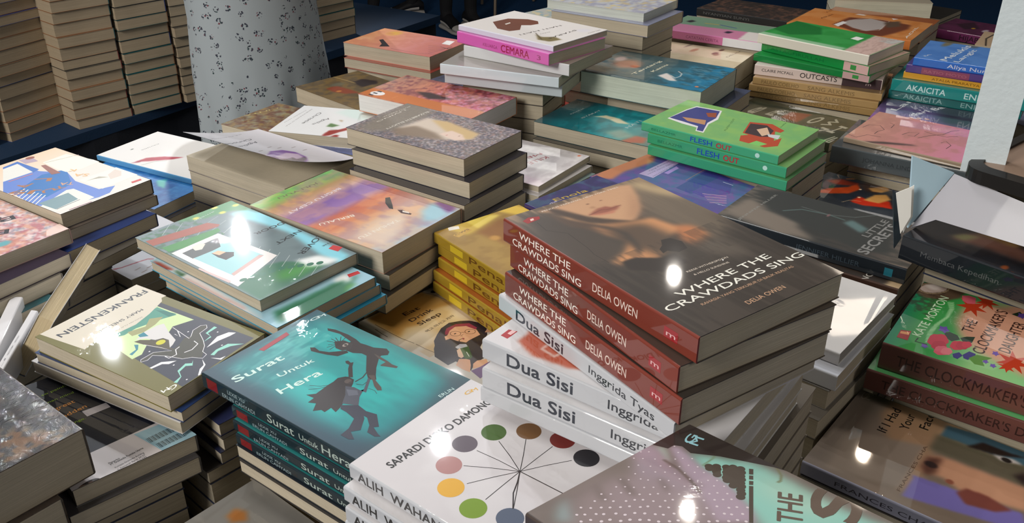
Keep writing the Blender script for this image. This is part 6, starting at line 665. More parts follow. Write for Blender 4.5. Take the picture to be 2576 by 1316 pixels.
'pen1':[('f',(146,112,40)),('n',20,14,(168,134,56),0.6,0.5,3,None),('p',[(13.3,-2.2),(38.5,-5.4),(61.3,-20.9),(92.1,8),(39.8,27.5),(25.1,29.3)],(196,164,60),2,1),('p',[(46,0.4),(72,-2.8),(87.2,9.1),(45.2,22.8)],(224,200,90),1.5,1),('p',[(37.7,30.4),(85.2,17),(89.2,52.6),(52.7,97.8),(41.5,50.9)],(140,92,30),4,1),('p',[(106.7,-0.1),(121.7,-3.4),(129.9,23),(107.5,24.9),(91.7,-2)],(226,190,70),2,1),('b',46.3,54.7,6,6,0,(190,140,60),0.8,1),('P',[(20.2,-1.3),(32.2,3.5),(29.2,10.3),(16.4,7)],(232,226,214)),('P',[(13,19.9),(37,14.1),(38.8,22.3),(15.5,28.4)],(190,150,60)),('T','CWS',15.6,22.8,10.1,22.1,3,(70,50,20),0.4)],
'grey1':[('f',(116,114,110)),('n',50,30,(104,102,98),0.5,0.5,3,None),('p',[(86.7,21),(96.8,18.1),(101.5,28.7),(95.6,38.8),(85.4,30.6)],(150,96,46),2,1),('T','G',112.2,-10.1,-12.5,5.5,5,(70,66,62),0.6),('T','M',114.3,-6.2,-8.7,6,5,(70,66,62),0.6)],
'lover2':[('f',(150,190,206)),('p',[(65.1,20.6),(38.5,22.6),(20.3,18.2),(5.3,18),(46.4,-2.6),(82.4,0.3)],(50,112,84),2,1),('p',[(98.1,7.6),(65.1,20.6),(32.5,10.8),(22.6,7.4),(65.4,4),(106.9,-9.1)],(44,104,70),3,1),('p',[(67.1,2),(28,9.6),(20.9,5.3),(58.6,-0.3)],(80,150,66),3,1),('p',[(30.9,31.3),(12.2,31.3),(20.5,13.8),(36.9,16.2)],(236,238,238),2,1),('P',[(16.2,26.9),(3.5,24.2),(5.3,18),(19.2,20.4)],(190,40,44)),('p',[(126.6,218.1),(134.4,-0.8),(127.5,41.1),(119.3,142.3)],(222,214,214),2,1),('p',[(127.3,156.8),(125.3,54.6),(129.3,51.4),(131.5,152.9)],(206,180,178),1,1),('p',[(127.5,216.7),(124.6,200.8),(125.9,178.5),(134.1,193.4)],(140,44,34),1.5,1),('p',[(125.1,182.2),(123,160.8),(129.9,160.1)],(36,90,60),1.5,1),('p',[(113.1,26.3),(23.2,21.7),(45.7,-3.4),(123.9,4.3)],(44,110,80),2,1)],
'dua1':[('f',(204,203,206)),('n',60,60,(196,194,198),0.4,0.5,3,None),('T','Inggrida Tyas',36.4,203.5,4.8,39.7,6,(36,38,44),0.5)],
'dua2':[('f',(204,203,206)),('n',60,60,(196,194,198),0.4,0.5,3,None),('p',[(12.8,22.8),(31.1,21.2),(29.8,48.9),(21.6,79.9),(11.4,80),(7.1,71.8),(4.3,41.3)],(176,86,62),1,1),('P',[(12.4,7.5),(22.5,7.1),(24.4,14.1),(11.9,14.2)],(160,26,34)),('P',[(17.6,9.8),(23.3,9.7),(23.8,13.3),(17.3,13.1)],(230,190,190)),('l',[(15.8,42.3),(22.4,42.3),(25.1,49.9),(20.5,56.7),(12.8,55.1),(15.1,42.8)],2.4,(206,170,160),1)],
'craw2':[('f',(62,54,48))],
'craw3':[('f',(52,46,42))],
'enola':[('f',(56,48,104)),('n',16,16,(36,34,76),0.6,0.5,3,None),('n',14,14,(60,100,120),0.6,0.58,4,None),('T','Enola',33,21.4,-7.1,52.4,8,(176,150,56),0.9),('T','the',21.5,24.2,6.1,13.1,4,(200,196,206),0.3)],
'stripe':[('f',(206,180,150)),('l',[(0,20.5),(65.5,12.3),(131,24.6)],3,(40,34,34),1),('l',[(0,41),(65.5,32.8),(131,45.1)],3,(40,34,34),1),('l',[(0,61.5),(65.5,53.3),(131,65.6)],3,(40,34,34),1),('l',[(0,82),(65.5,73.8),(131,86.1)],3,(40,34,34),1),('l',[(0,102.5),(65.5,94.3),(131,106.6)],3,(40,34,34),1),('l',[(0,123),(65.5,114.8),(131,127.1)],3,(40,34,34),1),('l',[(0,143.5),(65.5,135.3),(131,147.6)],3,(40,34,34),1),('l',[(0,164),(65.5,155.8),(131,168.1)],3,(40,34,34),1),('l',[(0,184.5),(65.5,176.3),(131,188.6)],3,(40,34,34),1)],
'rwhite':[('f',(216,206,212)),('n',16,16,(150,110,160),0.7,0.52,3,None),('n',10,10,(230,220,214),0.6,0.55,6,None)],
'wtop2':[('f',(120,124,150))],
'redcov':[('f',(180,74,60))],
'polka':[('f',(112,100,94)),('n',40,14,(96,86,80),0.5,0.5,3,None),('p',[(105.6,18.9),(126.7,50.3),(122.9,104.5),(128.7,136.8),(75.8,114.7),(79.6,84.3),(93.7,59),(99.4,32.5)],(136,188,176),4,1),('p',[(15.5,6.8),(24,4.7),(12.4,21.6),(5.2,15.2)],(130,150,150),3,1),('p',[(119.9,61.7),(119.7,106.3),(108.4,99.1),(106.7,70.6)],(186,196,176),8,0.7),('p',[(96.9,1.7),(100.9,6.4),(90.7,20.3),(90.2,15.4)],(156,176,160),2,1),('p',[(94.4,19.1),(91.9,25.8),(88,35.3),(86.9,31.1)],(150,170,160),2,1),('p',[(78,8.9),(81.9,7.9),(78.9,14.2),(73.7,19.3),(74.7,14.8)],(150,156,160),1.5,1),('p',[(79.9,1.6),(87.6,-0.8),(94.4,-1.2),(96.9,1.7),(94.7,7.9),(90.9,16),(90.5,24.6),(85.9,37.6),(83.9,50.2),(65.9,69.3),(31.7,38.8),(39.2,20.2),(55.8,10.7),(60.1,18.8)],(146,130,140),4,1),('p',[(24.5,6.1),(49.1,4.7),(62.6,10.5),(71.5,20.6),(74.1,41.5),(82.4,56.8),(80.1,82),(5,26.7)],(140,124,126),6,0.8),('p',[(103,8.3),(106.9,8.8),(108,12.7),(105.3,19.7),(102,28.2),(99.8,35.1),(100.3,42),(98,52.6),(93.3,64.5),(88.1,74.4),(80.6,82.4),(65.9,69.3),(80.6,47.3),(87.9,33.1),(92.8,22.2)],(160,142,156),2,1),('p',[(79.9,1.6),(87.6,-0.8),(94.4,-1.2),(96.9,1.7),(94.7,7.9),(90.9,16),(86.3,16.3),(87.2,7),(80.5,6.7)],(160,140,152),3,0.8),('l',[(90.2,15.4),(89.3,25.6),(85.2,38.1),(80.6,47.3)],2.2,(98,86,82),0.8),('p',[(57.9,10.5),(59.6,12),(55.9,20.2),(52.6,27.3),(51.1,26.9),(53.4,18.9)],(94,82,76),1.5,1),('p',[(74.3,24.1),(74.2,27.2),(69.7,35.5),(67.5,35.6)],(94,82,76),1.5,1),('p',[(87,40.7),(87.3,42),(84.1,45.4),(83.3,44.6)],(94,82,76),1.5,1),('p',[(45.9,4),(41.3,12.2),(37.9,19.1),(36.6,17.9),(38.9,12.1)],(94,82,76),1.5,1),('p',[(97.6,15.2),(92.4,21.9),(88.7,27.3),(90.4,21.2)],(94,82,76),1.5,1),('E',106.2,9.7,0.55,0.5,0,(206,194,200)),('E',87.4,0.8,0.55,0.5,0,(206,194,200)),('E',90.8,3.8,0.55,0.5,0,(206,194,200)),('E',102.6,15.4,0.55,0.5,0,(206,194,200)),('E',79.5,2.6,0.55,0.5,0,(206,194,200)),('E',83,6.2,0.55,0.5,0,(206,194,200)),('E',87.7,11,0.55,0.5,0,(206,194,200)),('E',96.1,18.6,0.55,0.5,0,(206,194,200)),('E',99.8,20.9,0.55,0.5,0,(206,194,200)),('E',103.5,24.6,0.55,0.5,0,(206,194,200)),('E',70.9,6.5,0.55,0.5,0,(206,194,200)),('E',76.1,8.9,0.55,0.5,0,(206,194,200)),('E',80.3,14.1,0.55,0.5,0,(206,194,200)),('E',84.7,17.6,0.55,0.5,0,(206,194,200)),('E',88.2,21.4,0.55,0.5,0,(206,194,200)),('E',92,25,0.55,0.5,0,(206,194,200)),('E',96.7,27.5,0.55,0.5,0,(206,194,200)),('E',99.2,31.8,0.55,0.5,0,(206,194,200)),('E',68.5,13.4,0.55,0.5,0,(206,194,200)),('E',73.2,15.2,0.55,0.5,0,(206,194,200)),('E',78,19.6,0.55,0.5,0,(206,194,200)),('E',81.8,23.2,0.55,0.5,0,(206,194,200)),('E',84.8,27.6,0.55,0.5,0,(206,194,200)),('E',89.2,30.9,0.55,0.5,0,(206,194,200)),('E',93.7,34.1,0.55,0.5,0,(206,194,200)),('E',97.3,37.6,0.55,0.5,0,(206,194,200)),('E',58.6,11.7,0.55,0.5,0,(206,194,200)),('E',61.6,14.9,0.55,0.5,0,(206,194,200)),('E',67,18.7,0.55,0.5,0,(206,194,200)),('E',69.2,22,0.55,0.5,0,(206,194,200)),('E',74.2,26.2,0.55,0.5,0,(206,194,200)),('E',77.1,29.7,0.55,0.5,0,(206,194,200)),('E',82.7,32.6,0.55,0.5,0,(206,194,200)),('E',86.6,36.4,0.55,0.5,0,(206,194,200)),('E',88.8,40.1,0.55,0.5,0,(206,194,200)),('E',93,43.7,0.55,0.5,0,(206,194,200)),('E',96.5,47,0.55,0.5,0,(206,194,200)),('E',51.7,14.9,0.58504,0.52803,0,(206,194,200)),('E',55.3,18,0.58463,0.5277,0,(206,194,200)),('E',58.4,21.5,0.59191,0.53353,0,(206,194,200)),('E',62.4,25.2,0.59187,0.5335,0,(206,194,200)),('E',66.2,28.4,0.57449,0.53266,0,(206,194,200)),('E',71,32.1,0.57083,0.52777,0,(206,194,200)),('E',75.2,34.7,0.56403,0.5187,0,(206,194,200)),('E',79.2,38.8,0.56722,0.52295,0,(206,194,200)),('E',83.3,41.9,0.56392,0.51856,0,(206,194,200)),('E',86.5,44.7,0.56407,0.51876,0,(206,194,200)),('E',91.2,49,0.56456,0.51941,0,(206,194,200)),('E',94.9,52.8,0.56736,0.52314,0,(206,194,200)),('E',41.1,14.2,0.67191,0.59753,0,(206,194,200)),('E',44.8,17.5,0.67137,0.5971,0,(206,194,200)),('E',49.7,20.3,0.6558,0.58464,0,(206,194,200)),('E',52.7,23.7,0.66389,0.59111,0,(206,194,200)),('E',55.9,27.7,0.67451,0.59961,0,(206,194,200)),('E',60,31.4,0.62515,0.60019,0,(206,194,200)),('E',63.5,33.8,0.62058,0.59411,0,(206,194,200)),('E',67.9,37.9,0.62193,0.59591,0,(206,194,200)),('E',71.5,41.4,0.62317,0.59756,0,(206,194,200)),('E',74.9,44.6,0.62456,0.59941,0,(206,194,200)),('E',79.3,47.8,0.61983,0.5931,0,(206,194,200)),('E',83.6,51.8,0.62133,0.59511,0,(206,194,200)),('E',87.4,54.1,0.61452,0.58602,0,(206,194,200)),('E',90.7,58,0.62023,0.59363,0,(206,194,200)),('E',34,16.2,0.6741,0.66546,0,(206,194,200)),('E',39.1,18.9,0.73775,0.6502,0,(206,194,200)),('E',41.2,22.7,0.75737,0.6659,0,(206,194,200)),('E',46.2,27,0.75608,0.66486,0,(206,194,200)),('E',50.3,29.3,0.74149,0.65319,0,(206,194,200)),('E',53.6,32.1,0.74019,0.65215,0,(206,194,200)),('E',56.7,36.5,0.67377,0.66502,0,(206,194,200)),('E',61.5,40.4,0.6716,0.66214,0,(206,194,200)),('E',65.2,42.4,0.66383,0.65178,0,(206,194,200)),('E',68.2,46.7,0.67405,0.6654,0,(206,194,200)),('E',72,49.8,0.67178,0.66238,0,(206,194,200)),('E',76.8,53.5,0.66828,0.6577,0,(206,194,200)),('E',81.3,56.9,0.66418,0.65224,0,(206,194,200)),('E',84.8,59.7,0.66267,0.65022,0,(206,194,200)),('E',88.2,62.5,0.66086,0.64781,0,(206,194,200)),('E',24.7,15.4,0.72013,0.72684,0,(206,194,200)),('E',28.2,19,0.72332,0.73109,0,(206,194,200)),('E',32.5,22.3,0.83327,0.72661,0,(206,194,200)),('E',35.9,25.3,0.83265,0.72612,0,(206,194,200)),('E',40.1,28.7,0.82926,0.72341,0,(206,194,200)),('E',44.1,31.3,0.8197,0.71576,0,(206,194,200)),('E',47.8,35.4,0.82762,0.7221,0,(206,194,200)),('E',51.1,37.6,0.82003,0.71603,0,(206,194,200)),('E',55.7,41.9,0.71329,0.71772,0,(206,194,200)),('E',58.4,45.3,0.71942,0.7259,0,(206,194,200)),('E',63.1,48.7,0.71433,0.71911,0,(206,194,200)),('E',66.2,51.7,0.71569,0.72092,0,(206,194,200)),('E',69,55.2,0.72222,0.72963,0,(206,194,200)),('E',72.6,58.6,0.72343,0.73123,0,(206,194,200)),('E',77.6,61.2,0.71186,0.71581,0,(206,194,200)),('E',81.2,66,0.72146,0.72861,0,(206,194,200)),('E',84.7,68.4,0.71757,0.72343,0,(206,194,200)),('E',88.5,72.2,0.71995,0.7266,0,(206,194,200)),('E',18.8,18.3,0.77229,0.79639,0,(206,194,200)),('E',22,20.9,0.771,0.79467,0,(206,194,200)),('E',26.6,24.4,0.76726,0.78967,0,(206,194,200)),('E',29.4,27,0.91286,0.79029,0,(206,194,200)),('E',34.4,30.8,0.90532,0.78426,0,(206,194,200)),('E',37.1,34.6,0.91953,0.79563,0,(206,194,200)),('E',41.9,36.9,0.89889,0.77911,0,(206,194,200)),('E',45.4,40.5,0.90414,0.78331,0,(206,194,200)),('E',48.9,44.5,0.76833,0.79111,0,(206,194,200)),('E',51.6,47.5,0.7717,0.7956,0,(206,194,200)),('E',56.4,50.5,0.76368,0.78491,0,(206,194,200)),('E',59.7,54.6,0.77164,0.79552,0,(206,194,200)),('E',63.5,58,0.77152,0.79536,0,(206,194,200)),('E',67.2,60.9,0.76886,0.79182,0,(206,194,200)),('E',71.1,64,0.76639,0.78852,0,(206,194,200)),('E',75.4,67.5,0.76388,0.78518,0,(206,194,200)),('E',77.6,70.3,0.76907,0.7921,0,(206,194,200)),('E',82.1,73.8,0.76666,0.78888,0,(206,194,200)),('E',16.5,23.7,0.82108,0.86144,0,(206,194,200)),('E',21,26,0.80968,0.84624,0,(206,194,200)),('E',24.2,30.4,0.99984,0.85987,0,(206,194,200)),('E',28.4,32.3,0.98002,0.84402,0,(206,194,200)),('E',31.7,36.6,0.99496,0.85597,0,(206,194,200)),('E',35.9,39,0.98044,0.84435,0,(206,194,200)),('E',39.6,42.4,0.98082,0.84466,0,(206,194,200)),('E',42.9,45.6,0.81009,0.84678,0,(206,194,200)),('E',45.5,49.6,0.82082,0.86109,0,(206,194,200)),('E',49.7,53.1,0.81975,0.85967,0,(206,194,200)),('E',53.5,55.5,0.81359,0.85146,0,(206,194,200)),('E',57.9,58.7,0.80849,0.84465,0,(206,194,200)),('E',60.2,62.8,0.82204,0.86272,0,(206,194,200)),('E',64.4,66.3,0.82042,0.86056,0,(206,194,200)),('E',67.8,68.9,0.81795,0.85726,0,(206,194,200)),('E',72,72.7,0.81815,0.85753,0,(206,194,200)),('E',76,75.1,0.81052,0.84736,0,(206,194,200)),('E',78.2,78.7,0.82077,0.86103,0,(206,194,200)),('P',[(98.1,0.3),(129.8,-1.2),(133.3,1.6),(135.3,44.3),(134.1,67.9),(132.7,68.9),(130.1,60),(116.9,33.5),(107.4,20.4),(109.4,12.8),(106.9,8.8),(101.6,8.8)],(50,42,40)),('T','G',115.1,14.3,13.9,10.4,5.5,(150,200,210),0.9),('T','M',116.1,18.3,12.9,9.4,5.5,(150,200,210),0.9),('E',104.2,35.7,2.6,2.4,20,(74,64,56)),('E',102.8,37.2,2.6,2.4,20,(74,64,56)),('E',107.3,38.5,2.6,2.4,20,(74,64,56)),('E',105.4,40.3,2.6,2.4,20,(74,64,56)),('E',103,41.7,2.6,2.4,20,(74,64,56)),('E',101.1,43.6,2.6,2.4,20,(74,64,56)),('E',110.7,42.6,2.6,2.4,20,(74,64,56)),('E',108.9,44.4,2.6,2.4,20,(74,64,56)),('E',106.5,45.8,2.6,2.4,20,(74,64,56)),('E',104.7,47.5,2.6,2.4,20,(74,64,56)),('E',102.3,48.8,2.6,2.4,20,(74,64,56)),('E',100.6,50.6,2.6,2.4,20,(74,64,56)),('E',113.4,45.1,2.6,2.4,20,(74,64,56)),('E',111.2,47.1,2.6,2.4,20,(74,64,56)),('E',108.5,48.7,2.6,2.4,20,(74,64,56)),('E',106.3,50.7,2.6,2.4,20,(74,64,56)),('E',103.6,52.3,2.6,2.4,20,(74,64,56)),('E',101.5,54.2,2.6,2.4,20,(74,64,56)),('E',98.9,55.7,2.6,2.4,20,(74,64,56)),('E',115.2,48.8,2.6,2.4,20,(74,64,56)),('E',112.6,51.1,2.6,2.4,20,(74,64,56)),('E',109.5,52.9,2.6,2.4,20,(74,64,56)),('E',107,55.1,2.6,2.4,20,(74,64,56)),('E',104,56.8,2.6,2.4,20,(74,64,56)),('E',101.6,59,2.6,2.4,20,(74,64,56)),('E',98.6,60.7,2.6,2.4,20,(74,64,56)),('E',96.3,62.8,2.6,2.4,20,(74,64,56)),('E',93.4,64.4,2.6,2.4,20,(74,64,56)),('P',[(118.6,51.8),(120,53.6),(115.5,56.7),(114.1,55)],(74,64,56)),('P',[(113.2,55.7),(114.6,57.3),(111.5,59.5),(110.1,57.8)],(74,64,56)),('P',[(108.9,58.7),(110.3,60.4),(107.3,62.4),(105.9,60.8)],(74,64,56)),('P',[(105,61.4),(106.4,63.1),(79.8,81.7),(78.5,80.2)],(74,64,56)),('l',[(132.5,59.2),(126.1,67.3),(121.5,69.9),(119.3,69.7)],1.2,(110,110,80),1),('l',[(102.2,33),(112.3,32.1),(114.5,31.4)],1,(110,130,100),1),('T','THE',96.8,98.8,32.3,25.7,13,(96,82,72),0.6),('T','S',117.2,117,25.7,25.4,24,(96,82,72),1.6)],
'membaca':[('f',(26,26,30)),('n',30,10,(36,30,30),0.6,0.5,3,None),('p',[(29.6,31.8),(55.2,45),(56.3,91.6),(34.5,114.7),(28.6,102.5),(30.4,68.4),(26.4,42.4)],(96,64,52),4,1),('p',[(32,32),(46,38.7),(50.3,52.3),(30.2,45.8)],(110,112,70),2,0.8),('p',[(55.2,45),(70.5,66.6),(62,89.3),(52,84.1)],(150,110,56),3,0.7),('b',3.9,94.1,5,3,0,(120,60,24),0.7,1),('b',-1.9,102.3,2.5,2,0,(110,50,20),0.7,1)],  # cover art, with an orange and green reflection painted into it
'christie':[('f',(224,220,226)),('p',[(133.7,27.3),(89.5,71.3),(61.3,80),(50.9,64.8),(58.8,34.8),(78.3,9.6),(104.4,-10.2),(125.7,-6.4),(138.7,3.9),(147.5,4.2)],(138,84,170),1,1),('p',[(114.6,31.5),(69.5,62.5),(57.3,52.3),(68.4,26.8),(104,2.8),(128,6)],(206,176,206),1,1),('p',[(135.2,2.9),(99.1,21),(85.5,31.1),(90.7,17.6),(61,35),(68.8,22.5),(102.5,-5.6),(133.5,-15.3)],(70,24,60),0.8,1),('p',[(141.6,8.3),(144.2,-9.5),(138.2,-22.7),(142.5,-24.8),(147,-5.2)],(160,110,190),1,1),('l',[(151.6,77.3),(139.6,54.3),(130.3,54.7),(129.5,32.2)],1.6,(150,30,50),1),('l',[(72.6,96.5),(60.6,103)],1.1,(110,90,80),1),('l',[(113.6,65.3),(99.1,75)],1.1,(110,90,80),1),('l',[(59.9,90.8),(48.6,96.3)],1.1,(110,90,80),1),('l',[(35.6,89.9),(25.8,93.4)],1.1,(110,90,80),1),('l',[(32.3,70.5),(22.6,73.6)],1.1,(110,90,80),1),('l',[(152.3,48.4),(146.9,47.4)],1.1,(110,90,80),1),('l',[(147.2,36.2),(141.8,35.1)],1.1,(110,90,80),1),('T','Agatha',58.3,140.5,33.6,74.2,6.5,(50,46,56),0),('T','Christie',53.7,159,30.4,93.2,6.5,(50,46,56),0),('T','tirai, dua pembunuhan',42.4,190.7,25.1,102.1,2.4,(120,112,120),0),('P',[(159.6,-24),(153.2,-25.4),(156.6,-32.8),(163.5,-30.6)],(170,60,70))]}
META={'craw':{'gain':1,'res':0.8},'sap1':{'gain':1,'res':1.6},'surat1':{'gain':1,'res':0.9},'frank':{'gain':1,'res':0.9},'lover':{'gain':1,'res':0.9},'begitu1':{'gain':1,'res':1.2},'elli1':{'gain':1,'res':1.1},'atlas1':{'gain':1,'res':1},'bob1':{'gain':1,'res':1},'white1':{'gain':1,'res':1.1},'blue1':{'gain':1,'res':1.4},'christie2':{'gain':1,'res':1.1},'chr3':{'gain':1,'res':1.1},'brown':{'gain':1,'res':1.4},'dkbrown':{'gain':1,'res':1.4},'iii':{'gain':1,'res':1.2},'bluegold':{'gain':1,'res':1.5},'pink':{'gain':1,'res':1.2},'heart':{'gain':1,'res':1.2},'water':{'gain':1,'res':1.5},'wtop':{'gain':1,'res':1.5},'cream':{'gain':1,'res':1.3},'susu':{'gain':1,'res':1.2},'teal1':{'gain':1,'res':1.2},'flesh1':{'gain':1,'res':1.3},'kita':{'gain':1,'res':1.2},'kille1':{'gain':1,'res':1.3},'eat':{'gain':1,'res':0.9},'secrets1':{'gain':1,'res':1},'craw_b':{'gain':1,'res':1.5},'wr1':{'gain':1,'res':2},'clock1':{'gain':0.8,'res':1},'face':{'gain':0.9,'res':1},'green1':{'gain':1,'res':1.4},'green2':{'gain':1,'res':2},'anak':{'gain':1,'res':1.3},'blu1':{'gain':1,'res':1.3},'lari':{'gain':1,'res':1.2},'pinkmag':{'gain':1,'res':1.2},'redhair':{'gain':1,'res':1.2},'pinkgreen':{'gain':1,'res':1.4},'dark1':{'gain':1,'res':1.6},'darklet':{'gain':1,'res':1.5},'hijab':{'gain':1,'res':1.6},'bar1':{'gain':1,'res':1.2},'foil':{'gain':1,'res':1.3},'pen1':{'gain':1,'res':1.2},'grey1':{'gain':1,'res':1.6},'lover2':{'gain':1,'res':1.3},'dua1':{'gain':1,'res':1.2},'dua2':{'gain':1,'res':1.2},'craw2':{'gain':1,'res':3},'craw3':{'gain':1,'res':3},'enola':{'gain':1,'res':1.4},'stripe':{'gain':1,'res':1.6},'rwhite':{'gain':1,'res':1.5},'wtop2':{'gain':1,'res':3},'redcov':{'gain':1,'res':3},'polka':{'gain':1,'res':0.9},'membaca':{'gain':1,'res':1.2},'christie':{'gain':1,'res':1}}
DOWN=['atlas1','begitu1','blue1','bluegold','bob1','brown','chr3','christie','christie2','dkbrown','elli1','frank','heart','kille1','lover','lover2','pink','water','white1','wtop']
PAGE={'iii':(214,212,210),'susu':(196,204,190),'cremb':(200,196,176),'wtop':(206,212,204),'wr1':(150,146,140),'green1':(214,206,190),'flesh1':(190,196,170),'flesh2':(180,190,160)}
GAIN={'clock2':0.8,'bar1':1,'grey1':1}
FILL=[
(0.186,1.609,0.745,0.95,0.114,0.166,0.2835,'pale rear book'),
(0.115,0.566,0.745,0.94,0.137,0.193,0.2535,'sepia portrait book'),
(0.519,0.776,0.745,0.73,0.113,0.176,0.2466,'black hardcover'),
(0.002,1.428,0.745,1.18,0.093,0.139,0.2373,'brown heart book'),
(0.41,1.765,0.745,1,0.131,0.205,0.2223,'pink and sage book'),
(0.27,1.412,0.745,0.99,0.136,0.19,0.2214,'white swan book'),
(0.12,1.827,0.745,0.78,0.133,0.205,0.2212,'pale watercolour book'),
(0.525,1.986,0.745,0.91,0.131,0.205,0.2096,'black-spined rear book'),
(0.328,1.165,0.745,0.89,0.11,0.175,0.2029,'lime green book'),
(-0.097,1.382,0.745,0.99,0.061,0.109,0.2023,'orange roman-numeral book'),
(0.831,2.084,0.745,1.37,0.131,0.205,0.2016,'cream page block'),
(0.766,1.913,0.745,0.94,0.15,0.22,0.2006,'orange apron book'),
(0.336,0.885,0.745,0.9,0.108,0.208,0.1989,'shadowed face book'),
(0.039,0.456,0.745,0.9,0.119,0.191,0.1952,'white disc-and-spoke book'),
(0.133,0.977,0.745,0.75,0.122,0.191,0.1946,'dark violet book'),
(0.456,0.651,0.745,0.94,0.125,0.191,0.1844,'green-pink floral book'),
(0.229,1.079,0.745,0.74,0.124,0.191,0.1835,'purple night-shop book'),
(0.746,1.496,0.745,0.99,0.105,0.16,0.1826,'sky blue book'),
(0.327,1.662,0.745,1.02,0.117,0.218,0.1812,'cream brown-stone book'),
(-0.207,1.307,0.745,1.12,0.116,0.191,0.1697,'white green-leaf book'),
(0.691,1.383,0.745,1.01,0.131,0.205,0.1696,'purple script book'),
(-0.096,1.085,0.745,0.97,0.123,0.195,0.1688,'grey-flower lady book'),
(0.227,0.725,0.745,0.83,0.131,0.205,0.1671,'plain white book'),
(-0.004,1.187,0.745,0.88,0.133,0.205,0.1655,'pale red-lettered book'),
(-0.24,0.855,0.745,0.89,0.065,0.109,0.1653,'window-and-hedge book'),
(-0.236,1.527,0.745,0.8,0.118,0.176,0.165,'dark brown painted book'),
(0.966,2.228,0.745,0.79,0.13,0.205,0.1646,'thin dark rear book'),
(0.553,1.567,0.745,1.03,0.134,0.219,0.1633,'plain green book'),
(0.154,1.298,0.745,0.97,0.133,0.205,0.1622,'teal crescent book'),
(0.619,1.275,0.745,0.97,0.12,0.181,0.1616,'pink magazine'),
(0.357,0.557,0.745,0.88,0.128,0.205,0.1591,'handwritten half-face book'),
(-0.199,1.732,0.745,1.03,0.132,0.207,0.1557,'coral pink book'),
(-0.339,1.188,0.745,0.96,0.131,0.204,0.1538,'lifted-cover book'),
(1.064,2.009,0.745,0.78,0.131,0.205,0.1522,'maroon gold-dot book'),
(0.465,1.443,0.745,0.81,0.126,0.202,0.148,'dark olive cut-letter book'),
(-0.589,0.995,0.745,1.08,0.089,0.145,0.147,'blue and cream collage book'),
(-0.212,0.966,0.745,1,0.119,0.185,0.1442,'watercolour-banded book'),
(-0.367,1.447,0.745,1,0.134,0.205,0.138,'brown and gold book'),
(0.04,0.895,0.745,0.66,0.098,0.16,0.1344,'mustard yellow book'),
(-0.66,0.88,0.745,1.04,0.113,0.188,0.1326,'pink-red patterned book'),
(-0.115,0.621,0.745,0.93,0.134,0.206,0.1309,'teal dancing-figure book'),
(-0.002,1.601,0.745,0.74,0.122,0.205,0.1286,'slate blue book'),
(-0.482,0.561,0.745,0.9,0.131,0.205,0.126,'black shrink-wrapped book'),
(-0.058,0.826,0.745,0.8,0.114,0.205,0.1178,'tan cartoon girl book'),
(-0.388,0.656,0.745,0.73,0.097,0.155,0.1152,'barcode back cover'),
(0.906,1.519,0.745,0.44,0.131,0.202,0.1136,'striped book'),
(0.519,1.175,0.745,0.82,0.131,0.205,0.1106,'flame-hair book'),
(-0.299,0.738,0.745,0.83,0.129,0.185,0.099,'olive lightning book'),
(-0.195,0.507,0.745,0.87,0.131,0.205,0.0946,'dull grey book'),
(-0.518,1.095,0.745,0.9,0.131,0.205,0.0826,'white red-line book'),
(-0.576,1.295,0.745,1.06,0.128,0.214,0.075,'thin blue-spined white book')]

POLKA=([[0.75566,-0.65489,-0.0102,0.12227],[0.64983,0.7477,0.13662,0.31146],[-0.08184,-0.10986,0.99057,1.0713],[0,0,0,1]],0.132,0.2,0.014)
LEAN=[([[0.56933,0.0519,0.82047,-0.5076],[-0.02869,-0.99614,0.08292,0.85057],[0.82161,-0.07074,-0.56564,0.90208],[0,0,0,1]],0.085,0.14135,0.0165,(60,60,64),(206,206,208),[],'upright paperback whose glittering cream page edge faces up, left of the olive cover',(214,196,160)),([[-0.13199,-0.15797,0.97858,-0.53914],[0.09296,0.9809,0.17088,0.77174],[-0.98688,0.11352,-0.11479,0.87815],[0,0,0,1]],0.045,0.17,0.0125,(212,212,216),(214,214,216),[('R',0.86,0.93,0.2,0.8,(190,50,56)),('S','seri dua',0.4,0.8,0.36,0.62,(130,130,136),0)],'white-spined paperback with a red mark, standing on edge at the far left',(190,176,150)),([[-0.20319,-0.02218,0.97889,-0.51646],[0.16964,0.98383,0.05751,0.76435],[-0.96433,0.17774,-0.19614,0.88157],[0,0,0,1]],0.035,0.13,0.0075,(206,206,210),(210,210,214),[('S','seri',0.3,0.7,0.36,0.62,(140,140,146),0)],'thinner white-spined paperback standing between the far-left spine and the leaning page block',(190,176,150))]
REAR=[(-1.4586,0.96664),(-0.2297,2.91081),(-0.90594,3.33825),(-2.13484,1.39408)]
COLS=[(-1.138,1.6803,-1.0514,1.751,15,'column at the left edge'),(-1.0369,1.7648,-0.976,1.9004,15,'second column from the left'),(-0.9346,1.8442,-0.8505,1.9405,15,'third column from the left'),(-0.8469,1.9378,-0.7662,2.0309,15,'fourth column from the left'),(-0.7616,2.0279,-0.6652,2.1318,15,'column half behind the dress'),(-0.571,2.536,-0.4579,2.6808,14,'column right of the dress')]
